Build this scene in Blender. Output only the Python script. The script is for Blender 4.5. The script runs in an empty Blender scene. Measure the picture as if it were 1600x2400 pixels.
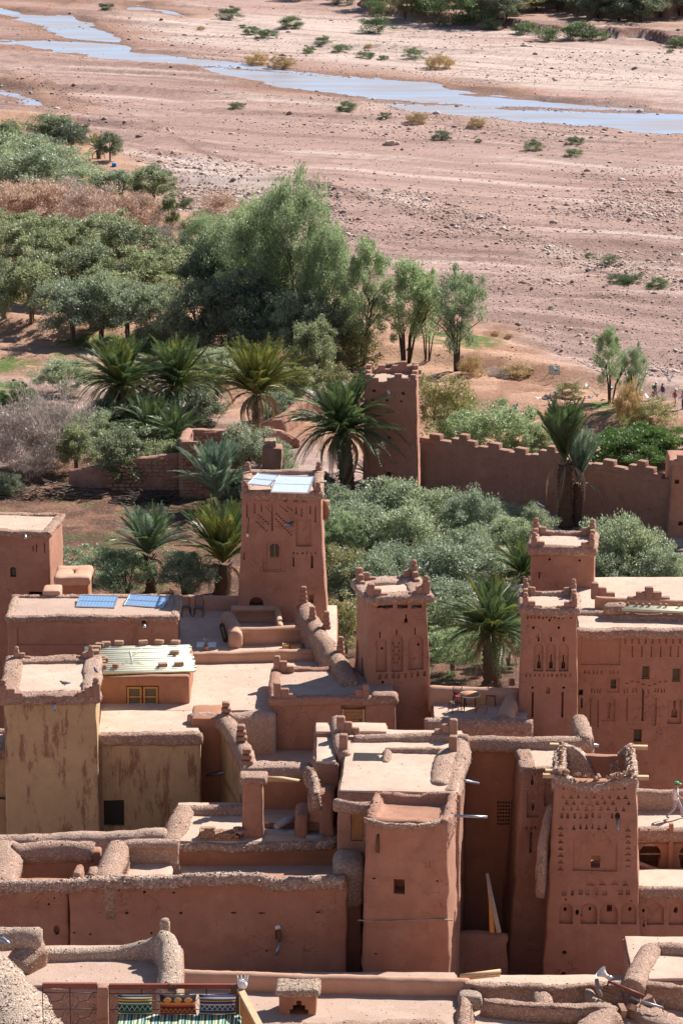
import bpy, bmesh, math, random
import numpy as np
from mathutils import Vector, Matrix, noise
R = math.radians
random.seed(7)
scene = bpy.context.scene
COL = scene.collection

# ---------------------------------------------------------------- camera, sky, sun, exposure
CAM_H = 72.0
PITCH = R(14.9)
FPX = 8000.0
cam_d = bpy.data.cameras.new('camera')
cam_d.sensor_fit = 'VERTICAL'
cam_d.sensor_height = 36.0
cam_d.sensor_width = 24.0
cam_d.lens = 120.0
cam_d.clip_start = 1.0
cam_d.clip_end = 9000.0
cam = bpy.data.objects.new('camera', cam_d)
COL.objects.link(cam)
cam.location = (0, 0, CAM_H)
cam.rotation_euler = (R(90) - PITCH, 0, 0)
scene.camera = cam

SUN_EL = R(42)
SUN_AZ = R(46)      # from +Y towards +X
world = bpy.data.worlds.new('World')
scene.world = world
world.use_nodes = True
wn = world.node_tree
bg = wn.nodes['Background']
sky = wn.nodes.new('ShaderNodeTexSky')
sky.sky_type = 'NISHITA'
sky.sun_disc = False
sky.sun_elevation = SUN_EL
sky.sun_rotation = SUN_AZ
sky.air_density = 1.0
sky.dust_density = 1.0
sky.altitude = 1300
wn.links.new(sky.outputs[0], bg.inputs[0])
bg.inputs[1].default_value = 0.066
sun_d = bpy.data.lights.new('sun', 'SUN')
sun_d.energy = 4.9
sun_d.angle = R(0.53)
sun_d.color = (1.0, 0.945, 0.87)
sun = bpy.data.objects.new('sun', sun_d)
COL.objects.link(sun)
sdir = Vector((math.cos(SUN_EL) * math.sin(SUN_AZ), math.cos(SUN_EL) * math.cos(SUN_AZ), math.sin(SUN_EL)))
sun.rotation_euler = sdir.to_track_quat('Z', 'Y').to_euler()
sun.location = (80, 80, 200)
scene.view_settings.view_transform = 'Standard'
scene.view_settings.look = 'None'
scene.view_settings.exposure = 0.85
scene.view_settings.gamma = 1.0
scene.view_settings.use_curve_mapping = False
scene.cycles.max_bounces = 6
scene.cycles.diffuse_bounces = 4
scene.cycles.transparent_max_bounces = 6

# ---------------------------------------------------------------- survey helpers: a sight line from the viewpoint to a world point
CP, SP = math.cos(PITCH), math.sin(PITCH)

def ray(px, py):
    u, v = (px - 800) / FPX, (py - 1200) / FPX
    return Vector((u, CP - v * SP, -SP - v * CP))

def P(px, py, Y):
    d = ray(px, py)
    t = Y / d.y
    return Vector((d.x * t, Y, CAM_H + d.z * t))

def PZ(px, py, z):
    d = ray(px, py)
    t = (z - CAM_H) / d.z
    return Vector((d.x * t, d.y * t, z))

HP = [(-400, 72), (-20, 71), (0, 70), (5, 67.5), (20, 59), (40, 50), (60, 41.5), (80, 34), (100, 26.5), (118, 17.5), (130, 15.5), (150, 13.5),
      (165, 11.5), (190, 6), (215, 1.5), (235, 0), (9000, 0)]

def hill(y):
    return np.interp(y, [a for a, b in HP], [b for a, b in HP])

def ground_at(px, py):
    d = ray(px, py)
    t = 50.0
    for i in range(4000):
        p = Vector((0, 0, CAM_H)) + d * t
        if p.z <= float(hill(p.y)):
            break
        t += 0.5
    return Vector((p.x, p.y, float(hill(p.y))))

# ---------------------------------------------------------------- object helpers
def link(o):
    COL.objects.link(o)
    return o

def tag(o, label=None, cat=None, group=None, kind=None):
    if label: o['label'] = label
    if cat: o['category'] = cat
    if group: o['group'] = group
    if kind: o['kind'] = kind
    return o

def empty(name, loc=(0, 0, 0), rz=0.0, label=None, cat=None, group=None):
    o = bpy.data.objects.new(name, None)
    o.empty_display_size = 0.3
    o.location = loc
    o.rotation_euler = (0, 0, rz)
    link(o)
    return tag(o, label, cat, group)

def place(name, me, parent=None, loc=(0, 0, 0), rot=(0, 0, 0), scale=(1, 1, 1)):
    o = bpy.data.objects.new(name, me)
    o.location = loc
    o.rotation_euler = rot
    if not hasattr(scale, '__len__'):
        scale = (scale,) * 3
    o.scale = scale
    if parent: o.parent = parent
    return link(o)

def copy_tree(o, parent=None):
    c = o.copy()
    link(c)
    c.parent = parent
    for ch in [x for x in KIDS.get(o.name, [])]:
        copy_tree(ch, c)
    return c
KIDS = {}
def index_kids():
    KIDS.clear()
    for o in bpy.data.objects:
        if o.parent:
            KIDS.setdefault(o.parent.name, []).append(o)

class MB:
    """collects shapes and links them as one mesh"""
    def __init__(s):
        s.v, s.f, s.mi = [], [], []
    def add(s, vs, fs, M=None, mi=0):
        n = len(s.v)
        if M is not None:
            vs = [M @ Vector(p) for p in vs]
        s.v += [tuple(p) for p in vs]
        s.f += [tuple(i + n for i in f) for f in fs]
        s.mi += [mi] * len(fs)
        return s
    def box(s, c, size, M=None, mi=0):
        x, y, z = [a / 2 for a in size]
        vs = [(c[0] + a * x, c[1] + b * y, c[2] + d * z) for d in (-1, 1) for b in (-1, 1) for a in (-1, 1)]
        return s.add(vs, [(0, 2, 3, 1), (4, 5, 7, 6), (0, 1, 5, 4), (2, 6, 7, 3), (0, 4, 6, 2), (1, 3, 7, 5)], M, mi)
    def tube(s, pts, r, n=7, M=None, mi=0, cap=True):
        pts = [Vector(p) for p in pts]
        rs = r if hasattr(r, '__len__') else [r] * len(pts)
        vs, fs = [], []
        for i, p in enumerate(pts):
            t = (pts[min(i + 1, len(pts) - 1)] - pts[max(i - 1, 0)])
            if t.length < 1e-6: t = Vector((0, 0, 1))
            t.normalize()
            a = t.orthogonal() if abs(t.z) > .95 else Vector((0, 0, 1)).cross(t)
            a.normalize()
            b = t.cross(a)
            for k in range(n):
                w = 2 * math.pi * k / n
                vs.append(p + (a * math.cos(w) + b * math.sin(w)) * rs[i])
        for i in range(len(pts) - 1):
            for k in range(n):
                k2 = (k + 1) % n
                fs.append((i * n + k, i * n + k2, (i + 1) * n + k2, (i + 1) * n + k))
        if cap:
            fs.append(tuple(range(n))[::-1])
            fs.append(tuple((len(pts) - 1) * n + k for k in range(n)))
        return s.add(vs, fs, M, mi)
    def build(s, name, m, parent=None, smooth=True, loc=(0, 0, 0)):
        me = bpy.data.meshes.new(name)
        me.from_pydata(s.v, [], s.f)
        mats = m if isinstance(m, (list, tuple)) else [m]
        for x in mats: me.materials.append(x)
        if len(mats) > 1: me.polygons.foreach_set('material_index', s.mi)
        if smooth: me.polygons.foreach_set('use_smooth', [True] * len(s.f))
        me.update()
        return place(name, me, parent, loc)

def wob(p, amp, seed=0.0):
    q = Vector((p[0] + seed * 7.3, p[1] - seed * 3.1, p[2] + seed))
    a = noise.noise_vector(q * .9) * amp + noise.noise_vector(q * 3.1) * (amp * .55)
    if amp > .055: a += noise.noise_vector(q * 7.7) * (amp * .38)
    return Vector(p) + a

def axis_lines(lo, hi, r, step):
    L = hi - lo
    r = min(r, L * .45)
    out = [lo, lo + r * .3, lo + r]
    inner = L - 2 * r
    n = max(1, int(round(inner / step)))
    for i in range(1, n):
        out.append(lo + r + inner * i / n)
    out += [hi - r, hi - r * .3, hi]
    return out

def rbox(mb, lo, hi, r=.1, step=.4, amp=.03, taper=0.0, M=None, seed=0.0, mi=0):
    """rounded hand-plastered block; taper = outward batter per metre of drop"""
    X, Y, Z = [axis_lines(lo[i], hi[i], r, step) for i in range(3)]
    nx, ny, nz = len(X), len(Y), len(Z)
    idx, vs, fs = {}, [], []
    xc, yc = (lo[0] + hi[0]) / 2, (lo[1] + hi[1]) / 2
    hx, hy = (hi[0] - lo[0]) / 2, (hi[1] - lo[1]) / 2
    rr = [min(r, (hi[i] - lo[i]) * .45) for i in range(3)]
    def vid(i, j, k):
        key = (i, j, k)
        if key in idx: return idx[key]
        p = [X[i], Y[j], Z[k]]
        q = [min(max(p[a], lo[a] + rr[a]), hi[a] - rr[a]) for a in range(3)]
        d = Vector([(p[a] - q[a]) / rr[a] for a in range(3)])
        if d.length > 1e-6:
            m = max(abs(d.x), abs(d.y), abs(d.z))
            d = d * (m / d.length)
            p = [q[a] + d[a] * rr[a] for a in range(3)]
        t = (hi[2] - p[2]) * taper
        p[0] += (p[0] - xc) / hx * t
        p[1] += (p[1] - yc) / hy * t
        if amp: p = wob(p, amp, seed)
        idx[key] = len(vs)
        vs.append(p)
        return idx[key]
    for i in range(nx - 1):
        for j in range(ny - 1):
            fs.append((vid(i, j, 0), vid(i, j + 1, 0), vid(i + 1, j + 1, 0), vid(i + 1, j, 0)))
            fs.append((vid(i, j, nz - 1), vid(i + 1, j, nz - 1), vid(i + 1, j + 1, nz - 1), vid(i, j + 1, nz - 1)))
    for i in range(nx - 1):
        for k in range(nz - 1):
            fs.append((vid(i, 0, k), vid(i + 1, 0, k), vid(i + 1, 0, k + 1), vid(i, 0, k + 1)))
            fs.append((vid(i, ny - 1, k), vid(i, ny - 1, k + 1), vid(i + 1, ny - 1, k + 1), vid(i + 1, ny - 1, k)))
    for j in range(ny - 1):
        for k in range(nz - 1):
            fs.append((vid(0, j, k), vid(0, j, k + 1), vid(0, j + 1, k + 1), vid(0, j + 1, k)))
            fs.append((vid(nx - 1, j, k), vid(nx - 1, j + 1, k), vid(nx - 1, j + 1, k + 1), vid(nx - 1, j, k + 1)))
    mb.add(vs, fs, M, mi)
    return mb

def sweep(mb, pts, w, h, step=.2, amp=.04, seed=0.0, rnd=1.0, batter=0.0, M=None, base=None):
    """mud wall along a path of top-centre points; h deep (or down to z=base), rounded top"""
    pts = [Vector(p) for p in pts]
    ws = w if hasattr(w, '__len__') else [w] * len(pts)
    path, wid = [], []
    for i in range(len(pts) - 1):
        a, b = pts[i], pts[i + 1]
        n = max(1, int((b - a).length / step))
        for k in range(n):
            path.append(a.lerp(b, k / n)); wid.append(ws[i] + (ws[i + 1] - ws[i]) * k / n)
    path.append(pts[-1]); wid.append(ws[-1])
    # soften corners
    for it in range(2):
        sm = [path[0]] + [(path[i - 1] + path[i] * 2 + path[i + 1]) / 4 for i in range(1, len(path) - 1)] + [path[-1]]
        path = sm
    vs, fs = [], []
    NP = None
    m = len(path)
    t0 = (path[1] - path[0]); t0.z = 0; t0.normalize()
    t1 = (path[-1] - path[-2]); t1.z = 0; t1.normalize()
    er = min(w if not hasattr(w, '__len__') else ws[0], .4) * .3
    full = [(path[0] - t0 * er, wid[0] * .55, .7)] + [(path[i], wid[i], 1.0) for i in range(m)] + [(path[-1] + t1 * er, wid[-1] * .55, .7)]
    for i, (p, wd, sc) in enumerate(full):
        a, b = full[max(i - 1, 0)][0], full[min(i + 1, len(full) - 1)][0]
        t = b - a; t.z = 0
        t.normalize()
        nrm = Vector((t.y, -t.x, 0))
        hh = (p.z - base) if base is not None else h
        hw = wd / 2
        rt = min(hw, hh * .6) * rnd
        prof = []
        nb = max(1, int((hh - rt) / max(step * 1.5, .3)))
        for k in range(nb):
            z = -hh + (hh - rt) * k / nb
            prof.append((-hw - batter * (-z), z))
        for k in range(7):
            an = math.pi * (1 - k / 6)
            prof.append((math.cos(an) * hw, -rt + math.sin(an) * rt * (1 if sc == 1 else .75)))
        for k in range(nb - 1, -1, -1):
            z = -hh + (hh - rt) * k / nb
            prof.append((hw + batter * (-z), z))
        if NP is None: NP = len(prof)
        if len(prof) != NP:
            # resample to NP points
            idxs = [min(len(prof) - 1, int(round(q * (len(prof) - 1) / (NP - 1)))) for q in range(NP)]
            prof = [prof[q] for q in idxs]
        for (x, z) in prof:
            q = p + nrm * x + Vector((0, 0, z))
            vs.append(wob(q, amp, seed))
    n = len(full)
    for i in range(n - 1):
        for k in range(NP):
            k2 = (k + 1) % NP
            fs.append((i * NP + k, (i + 1) * NP + k, (i + 1) * NP + k2, i * NP + k2))
    fs.append(tuple(range(NP)))
    fs.append(tuple((n - 1) * NP + k for k in range(NP))[::-1])
    mb.add(vs, fs, M)
    return mb

CRUMB = random.Random(77)
def crumb(mb, dens=26, size=.05):
    """gravel and straw lumps sticking out of a rough mud surface"""
    V, F = mb.v, list(mb.f)
    vs, fs = [], []
    for f in F:
        if len(f) != 4: continue
        a, b, c, d = V[f[0]], V[f[1]], V[f[2]], V[f[3]]
        e1 = [c[i] - a[i] for i in range(3)]; e2 = [d[i] - b[i] for i in range(3)]
        nx, ny, nz = e1[1] * e2[2] - e1[2] * e2[1], e1[2] * e2[0] - e1[0] * e2[2], e1[0] * e2[1] - e1[1] * e2[0]
        area = .5 * (nx * nx + ny * ny + nz * nz) ** .5
        n = area * dens
        n = int(n) + (CRUMB.random() < n - int(n))
        for k in range(min(n, 30)):
            u, v = CRUMB.random(), CRUMB.random()
            p = [(a[i] * (1 - u) + b[i] * u) * (1 - v) + (d[i] * (1 - u) + c[i] * u) * v for i in range(3)]
            r = size * CRUMB.uniform(.4, 1.3)
            sx, sy, sz = r * CRUMB.uniform(.6, 1.5), r * CRUMB.uniform(.6, 1.5), r * CRUMB.uniform(.5, .9)
            o = len(V) + len(vs)
            vs += [(p[0] + sx, p[1] + sy * .3, p[2]), (p[0] - sx * .2, p[1] + sy, p[2]), (p[0] - sx, p[1] - sy * .2, p[2]), (p[0] + sx * .1, p[1] - sy, p[2]), (p[0], p[1], p[2] + sz), (p[0], p[1], p[2] - sz)]
            fs += [(o, o + 1, o + 4), (o + 1, o + 2, o + 4), (o + 2, o + 3, o + 4), (o + 3, o, o + 4), (o + 1, o, o + 5), (o + 2, o + 1, o + 5), (o + 3, o + 2, o + 5), (o, o + 3, o + 5)]
    mb.v += vs; mb.f += fs; mb.mi += [0] * len(fs)
    return mb

def carve(o, cut):
    """cut real openings and niches out of a wall"""
    if not cut.v: return
    me = bpy.data.meshes.new('cutter')
    me.from_pydata(cut.v, [], cut.f)
    bm = bmesh.new(); bm.from_mesh(me); bmesh.ops.recalc_face_normals(bm, faces=bm.faces); bm.to_mesh(me); bm.free()
    c = bpy.data.objects.new('cutter', me)
    link(c)
    c.matrix_world = Matrix()
    md = o.modifiers.new('b', 'BOOLEAN')
    md.operation = 'DIFFERENCE'
    md.solver = 'EXACT'
    md.use_self = True
    md.object = c
    c.parent = o.parent
    dg = bpy.context.evaluated_depsgraph_get()
    dg.update()
    new = bpy.data.meshes.new_from_object(o.evaluated_get(dg))
    o.modifiers.clear()
    if len(new.polygons) > 10:
        # recessed faces crisp, plaster smooth
        o.data = new
        new.set_sharp_from_angle(angle=R(50))
    bpy.data.objects.remove(c)

# ---------------------------------------------------------------- materials
MATS = {}
def nt_new(name):
    m = bpy.data.materials.new(name)
    m.use_nodes = True
    nt = m.node_tree
    b = nt.nodes['Principled BSDF']
    MATS[name] = m
    return m, nt, b

def N(nt, t, **kw):
    n = nt.nodes.new(t)
    for k, v in kw.items():
        if isinstance(k, str) and hasattr(n, k): setattr(n, k, v)
        else: n.inputs[k.replace('_', ' ')].default_value = v
    return n

def noise_n(nt, vec, scale, detail=4, rough=.6):
    n = nt.nodes.new('ShaderNodeTexNoise')
    n.inputs['Scale'].default_value = scale
    n.inputs['Detail'].default_value = detail
    n.inputs['Roughness'].default_value = rough
    nt.links.new(vec, n.inputs['Vector'])
    return n.outputs[0]

def ramp(nt, fac, a, b, ca=(0, 0, 0, 1), cb=(1, 1, 1, 1)):
    n = nt.nodes.new('ShaderNodeValToRGB')
    n.color_ramp.elements[0].position = a
    n.color_ramp.elements[1].position = b
    n.color_ramp.elements[0].color = ca
    n.color_ramp.elements[1].color = cb
    nt.links.new(fac, n.inputs[0])
    return n.outputs[0]

def mix(nt, fac, a, b, mode='MIX'):
    n = nt.nodes.new('ShaderNodeMix')
    n.data_type = 'RGBA'
    n.blend_type = mode
    for s, v in ((0, fac), (6, a), (7, b)):
        if isinstance(v, (float, int)): n.inputs[s].default_value = v
        elif isinstance(v, tuple): n.inputs[s].default_value = (*v[:3], 1)
        else: nt.links.new(v, n.inputs[s])
    return n.outputs[2]

def geo_pos(nt, sc=(1, 1, 1), stretch=None):
    g = nt.nodes.new('ShaderNodeNewGeometry')
    if sc == (1, 1, 1): return g.outputs['Position']
    m = nt.nodes.new('ShaderNodeMapping')
    m.inputs['Scale'].default_value = sc
    nt.links.new(g.outputs['Position'], m.inputs[0])
    return m.outputs[0]

def mud(name, base, alt, light, bump=.5, pebble=.5, streak=.35, specks=.4, dist=.05, patch=.6, crack=0.0, grain=15, gravel=0.0):
    m, nt, b = nt_new(name)
    pos = geo_pos(nt)
    big = noise_n(nt, pos, .35, 4)
    c = mix(nt, ramp(nt, big, .35, .65), base, alt)
    med = noise_n(nt, pos, 1.7, 6, .65)
    dk = tuple(x * .72 for x in base)
    c = mix(nt, ramp(nt, med, .45, .75, (0, 0, 0, 1), (patch,) * 3 + (1,)), c, dk)
    pt = noise_n(nt, pos, .8, 5, .62)
    c = mix(nt, ramp(nt, pt, .55, .60, (0, 0, 0, 1), (.32, .32, .32, 1)), c, tuple(x * .55 + y * .45 for x, y in zip(base, light)))
    ln = noise_n(nt, geo_pos(nt, (.25, .25, 1.6)), 1.0, 4, .6)
    c = mix(nt, ramp(nt, ln, .60, .66, (0, 0, 0, 1), (.28, .28, .28, 1)), c, dk)
    fl = noise_n(nt, geo_pos(nt, (1, 1, .6)), 48, 2, .5)
    c = mix(nt, ramp(nt, fl, .62, .70, (0, 0, 0, 1), (specks * .8,) * 3 + (1,)), c, light)
    st = noise_n(nt, geo_pos(nt, (2.2, 2.2, .22)), 1.0, 5, .7)
    c = mix(nt, ramp(nt, st, .5, .72, (0, 0, 0, 1), (streak,) * 3 + (1,)), c, tuple(x * .62 for x in alt))
    sp = noise_n(nt, pos, 26, 3, .7)
    c = mix(nt, ramp(nt, sp, .56, .72, (0, 0, 0, 1), (specks,) * 3 + (1,)), c, light)
    sp2 = noise_n(nt, pos, 19.0, 3, .7)
    c = mix(nt, ramp(nt, sp2, .28, .42, (.5 * specks + .15,) * 3 + (1,), (0, 0, 0, 1)), c, tuple(x * .55 for x in base))
    if gravel:
        g = nt.nodes.new('ShaderNodeNewGeometry')
        isl = ramp(nt, g.outputs['Random Per Island'], .45, .9)
        vc = nt.nodes.new('ShaderNodeTexVoronoi'); vc.inputs['Scale'].default_value = grain * .8
        nt.links.new(pos, vc.inputs['Vector'])
        sep = nt.nodes.new('ShaderNodeSeparateColor'); nt.links.new(vc.outputs['Color'], sep.inputs[0])
        c = mix(nt, ramp(nt, sep.outputs[0], .72, .86, (0, 0, 0, 1), (gravel,) * 3 + (1,)), c, light)
        c = mix(nt, ramp(nt, sep.outputs[1], .70, .85, (0, 0, 0, 1), (gravel * .35,) * 3 + (1,)), c, tuple(x * .62 for x in base))
        c = mix(nt, mix(nt, 1.0, isl, (.45, .45, .45), 'MULTIPLY'), c, light)
    if crack:
        vo = nt.nodes.new('ShaderNodeTexVoronoi')
        vo.feature = 'DISTANCE_TO_EDGE'
        vo.inputs['Scale'].default_value = .9
        wv = nt.nodes.new('ShaderNodeVectorMath'); wv.operation = 'ADD'
        nn = nt.nodes.new('ShaderNodeTexNoise'); nn.inputs['Scale'].default_value = 2.5; nn.inputs['Detail'].default_value = 5
        nt.links.new(pos, nn.inputs['Vector'])
        nt.links.new(pos, wv.inputs[0]); nt.links.new(nn.outputs[1], wv.inputs[1])
        nt.links.new(wv.outputs[0], vo.inputs['Vector'])
        ck = ramp(nt, vo.outputs['Distance'], .0, .016, (crack,) * 3 + (1,), (0, 0, 0, 1))
        mk = ramp(nt, noise_n(nt, pos, .45, 2), .5, .58)
        c = mix(nt, mix(nt, 1.0, ck, mk, 'MULTIPLY'), c, tuple(x * .25 for x in base))
    nt.links.new(c, b.inputs['Base Color'])
    b.inputs['Roughness'].default_value = .95
    b.inputs['Specular IOR Level'].default_value = .15
    bp = nt.nodes.new('ShaderNodeBump')
    bp.inputs['Strength'].default_value = bump
    bp.inputs['Distance'].default_value = dist
    vor = nt.nodes.new('ShaderNodeTexVoronoi')
    vor.inputs['Scale'].default_value = grain
    nt.links.new(pos, vor.inputs['Vector'])
    h1 = noise_n(nt, pos, 8, 8, .8)
    ad = nt.nodes.new('ShaderNodeMath'); ad.operation = 'MULTIPLY_ADD'
    nt.links.new(vor.outputs['Distance'], ad.inputs[0]); ad.inputs[1].default_value = -pebble
    nt.links.new(h1, ad.inputs[2])
    nt.links.new(ad.outputs[0], bp.inputs['Height'])
    nt.links.new(bp.outputs[0], b.inputs['Normal'])
    return m

RED = (.375, .19, .130)
mud('mud_wall', RED, (.42, .225, .155), (.55, .38, .29), bump=.45, pebble=.25, specks=.25, crack=.7)
mud('mud_wall_orange', (.40, .19, .11), (.385, .19, .12), (.55, .33, .2), bump=.35, pebble=.2, specks=.2)
mud('mud_wall_rough', (.375, .20, .145), (.43, .25, .185), (.62, .45, .35), bump=.8, pebble=.5, specks=.45, dist=.08, crack=.6)
mud('mud_parapet', (.46, .285, .21), (.41, .245, .18), (.70, .52, .42), bump=1.0, pebble=.6, specks=.9, streak=.1, dist=.10, grain=18, gravel=.65)
mud('roof_dust', (.58, .43, .34), (.52, .37, .285), (.70, .56, .46), bump=.45, pebble=.25, specks=.45, streak=0, patch=.8)
mud('roof_dust_dull', (.49, .35, .28), (.43, .295, .23), (.62, .49, .41), bump=.5, pebble=.4, specks=.5, streak=0, patch=.4)
mud('plaster_smooth', (.55, .335, .235), (.50, .29, .20), (.62, .42, .31), bump=.2, pebble=.1, specks=.15, streak=.1)
mud('rubble', (.40, .24, .17), (.5, .33, .25), (.78, .63, .52), bump=1.0, pebble=.8, specks=.8, streak=.1, dist=.10, gravel=.9)
mud('adobe_brick', (.33, .19, .13), (.40, .25, .17), (.55, .4, .3), bump=.6, pebble=.5, specks=.5, streak=0)
mud('straw_mud', (.42, .29, .22), (.50, .36, .28), (.78, .64, .52), bump=1.0, pebble=.7, specks=1.0, streak=0, dist=.07, grain=26, gravel=.8)

def ochre():
    m = mud('ochre_plaster', (.54, .38, .22), (.48, .335, .19), (.5, .38, .24), bump=.35, pebble=.2, streak=.25, specks=.15)
    nt = m.node_tree
    b = nt.nodes['Principled BSDF']
    src = b.inputs['Base Color'].links[0].from_socket
    s1 = noise_n(nt, geo_pos(nt, (1.5, 1.5, .38)), 1.0, 9, .78)
    s2 = noise_n(nt, geo_pos(nt, (.8, .8, .10)), 1.0, 8, .72)
    a = ramp(nt, s1, .535, .60)
    a2 = ramp(nt, s2, .59, .64)
    f = mix(nt, 1.0, a, a2, 'LIGHTEN')
    c = mix(nt, mix(nt, 1.0, f, (.85, .85, .85), 'MULTIPLY'), src, (.25, .115, .075))
    nt.links.new(c, b.inputs['Base Color'])
ochre()

def flat(name, col, rough=.6, metal=0.0, var=.15, scale=8, spec=.4, bump=0):
    m, nt, b = nt_new(name)
    tc = nt.nodes.new('ShaderNodeTexCoord')
    n = noise_n(nt, tc.outputs['Object'], scale, 4)
    c = mix(nt, n, tuple(x * (1 - var) for x in col), tuple(min(1, x * (1 + var)) for x in col))
    nt.links.new(c, b.inputs['Base Color'])
    b.inputs['Roughness'].default_value = rough
    b.inputs['Metallic'].default_value = metal
    b.inputs['Specular IOR Level'].default_value = spec
    if bump:
        bp = nt.nodes.new('ShaderNodeBump'); bp.inputs['Strength'].default_value = bump; bp.inputs['Distance'].default_value = .02
        nt.links.new(noise_n(nt, tc.outputs['Object'], scale * 4, 4), bp.inputs['Height'])
        nt.links.new(bp.outputs[0], b.inputs['Normal'])
    return m
flat('hole_shade_black', (.02, .014, .012), .9)
flat('metal_pipe', (.33, .36, .40), .35, .7)
flat('metal_dark', (.03, .03, .03), .5, .5)
flat('metal_frame', (.62, .64, .66), .3, .8)
flat('wood_orange', (.50, .23, .06), .6, var=.3, scale=5)
flat('wood_door', (.38, .20, .085), .7, var=.35, scale=6, bump=.5)
flat('wood_dark', (.14, .07, .04), .7, var=.4, scale=6)
flat('wood_grey', (.33, .27, .22), .85, var=.35, scale=4, bump=.6)
flat('wood_rail', (.22, .055, .035), .45, var=.2)
flat('wood_pale', (.55, .38, .22), .7, var=.3, scale=5, bump=.4)
flat('cane', (.62, .58, .38), .6, var=.25, scale=3)
flat('cane_white', (.72, .72, .60), .5, var=.15, scale=3)
flat('white_paint', (.78, .78, .76), .5, var=.08)
flat('panel_line', (.75, .78, .8), .4)
flat('plastic_blue', (.02, .25, .62), .5)
flat('plastic_green', (.05, .38, .2), .5)
flat('bottle_teal', (.03, .2, .12), .15)
flat('tarp_grey', (.32, .34, .37), .7, var=.3, scale=6, bump=.6)
flat('skin', (.45, .24, .16), .6, var=.05)
flat('hair_dark', (.02, .015, .012), .8)
flat('bird_grey', (.11, .13, .17), .7, var=.4)
flat('bird_white', (.7, .7, .68), .7)
flat('red_cloth', (.38, .02, .05), .8)
flat('tile_orange', (.55, .25, .08), .5)

def glass_mat():
    m, nt, b = nt_new('window_glass')
    b.inputs['Base Color'].default_value = (.045, .055, .05, 1)
    b.inputs['Roughness'].default_value = .15
    m, nt, b = nt_new('mesh_screen')
    b.inputs['Base Color'].default_value = (.13, .115, .07, 1)
    b.inputs['Roughness'].default_value = .8
glass_mat()

def solar_mat(name, col, rough):
    m, nt, b = nt_new(name)
    tc = nt.nodes.new('ShaderNodeTexCoord')
    br = nt.nodes.new('ShaderNodeTexBrick')
    br.offset = 0
    br.inputs['Color1'].default_value = (*col, 1)
    br.inputs['Color2'].default_value = (*[x * 1.12 for x in col], 1)
    br.inputs['Mortar'].default_value = (.45, .5, .58, 1)
    br.inputs['Scale'].default_value = 1
    br.inputs['Mortar Size'].default_value = .008
    br.inputs['Brick Width'].default_value = .16
    br.inputs['Row Height'].default_value = .16
    nt.links.new(tc.outputs['Object'], br.inputs['Vector'])
    nt.links.new(br.outputs[0], b.inputs['Base Color'])
    b.inputs['Roughness'].default_value = rough
    b.inputs['Specular IOR Level'].default_value = .6
    return m
solar_mat('solar_cell', (.15, .29, .50), .25)  # blue lightened to carry the sky's reflection
solar_mat('solar_cell_pale', (.50, .57, .68), .3)

def stripes(name, bands, axis, period, zig=None, rough=.9):
    """woven stripes: bands = [(position, colour)...] along an object axis"""
    m, nt, b = nt_new(name)
    tc = nt.nodes.new('ShaderNodeTexCoord')
    sx = nt.nodes.new('ShaderNodeSeparateXYZ')
    nt.links.new(tc.outputs['Object'], sx.inputs[0])
    mt = nt.nodes.new('ShaderNodeMath'); mt.operation = 'MULTIPLY_ADD'
    nt.links.new(sx.outputs[axis], mt.inputs[0]); mt.inputs[1].default_value = 1 / period; mt.inputs[2].default_value = 10.5
    fr = nt.nodes.new('ShaderNodeMath'); fr.operation = 'FRACT'
    nt.links.new(mt.outputs[0], fr.inputs[0])
    rp = nt.nodes.new('ShaderNodeValToRGB')
    rp.color_ramp.interpolation = 'CONSTANT'
    els = rp.color_ramp.elements
    while len(els) < len(bands): els.new(.5)
    for e, (p, c) in zip(els, bands):
        e.position = p; e.color = (*c, 1)
    nt.links.new(fr.outputs[0], rp.inputs[0])
    out = rp.outputs[0]
    if zig:
        other, f, z0, z1, c1 = zig
        s2 = nt.nodes.new('ShaderNodeMath'); s2.operation = 'PINGPONG'
        nt.links.new(sx.outputs[other], s2.inputs[0]); s2.inputs[1].default_value = f
        d = nt.nodes.new('ShaderNodeMath'); d.operation = 'MULTIPLY_ADD'
        nt.links.new(s2.outputs[0], d.inputs[0]); d.inputs[1].default_value = (z1 - z0) / f; d.inputs[2].default_value = z0
        cp = nt.nodes.new('ShaderNodeMath'); cp.operation = 'COMPARE'
        nt.links.new(fr.outputs[0], cp.inputs[0]); nt.links.new(d.outputs[0], cp.inputs[1]); cp.inputs[2].default_value = .03
        out = mix(nt, cp.outputs[0], out, c1)
    w = noise_n(nt, tc.outputs['Object'], 60, 2)
    out = mix(nt, .25, out, mix(nt, w, (.2, .2, .2), (1, 1, 1)), 'MULTIPLY')
    nt.links.new(out, b.inputs['Base Color'])
    b.inputs['Roughness'].default_value = rough
    return m
BK, CR, YE, GR, OR, NV = (.015, .015, .02), (.55, .5, .4), (.65, .42, .05), (.03, .22, .11), (.55, .2, .05), (.02, .03, .1)
stripes('kilim_green', [(0, BK), (.07, CR), (.14, BK), (.2, GR), (.26, BK), (.5, GR), (.56, CR), (.62, BK), (.68, YE), (.76, BK), (.8, CR), (.86, BK), (.92, (.1, .14, .14))], 2, .42, zig=(0, .05, .28, .48, (.35, .5, .4)))
stripes('kilim_red', [(0, BK), (.06, (.25, .02, .02)), (.12, OR), (.16, (.2, .02, .02)), (.36, BK), (.42, (.45, .03, .02)), (.5, OR), (.56, YE), (.6, (.5, .05, .02)), (.66, BK)], 2, .42, zig=(0, .045, .18, .34, (.45, .2, .06)))
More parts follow.
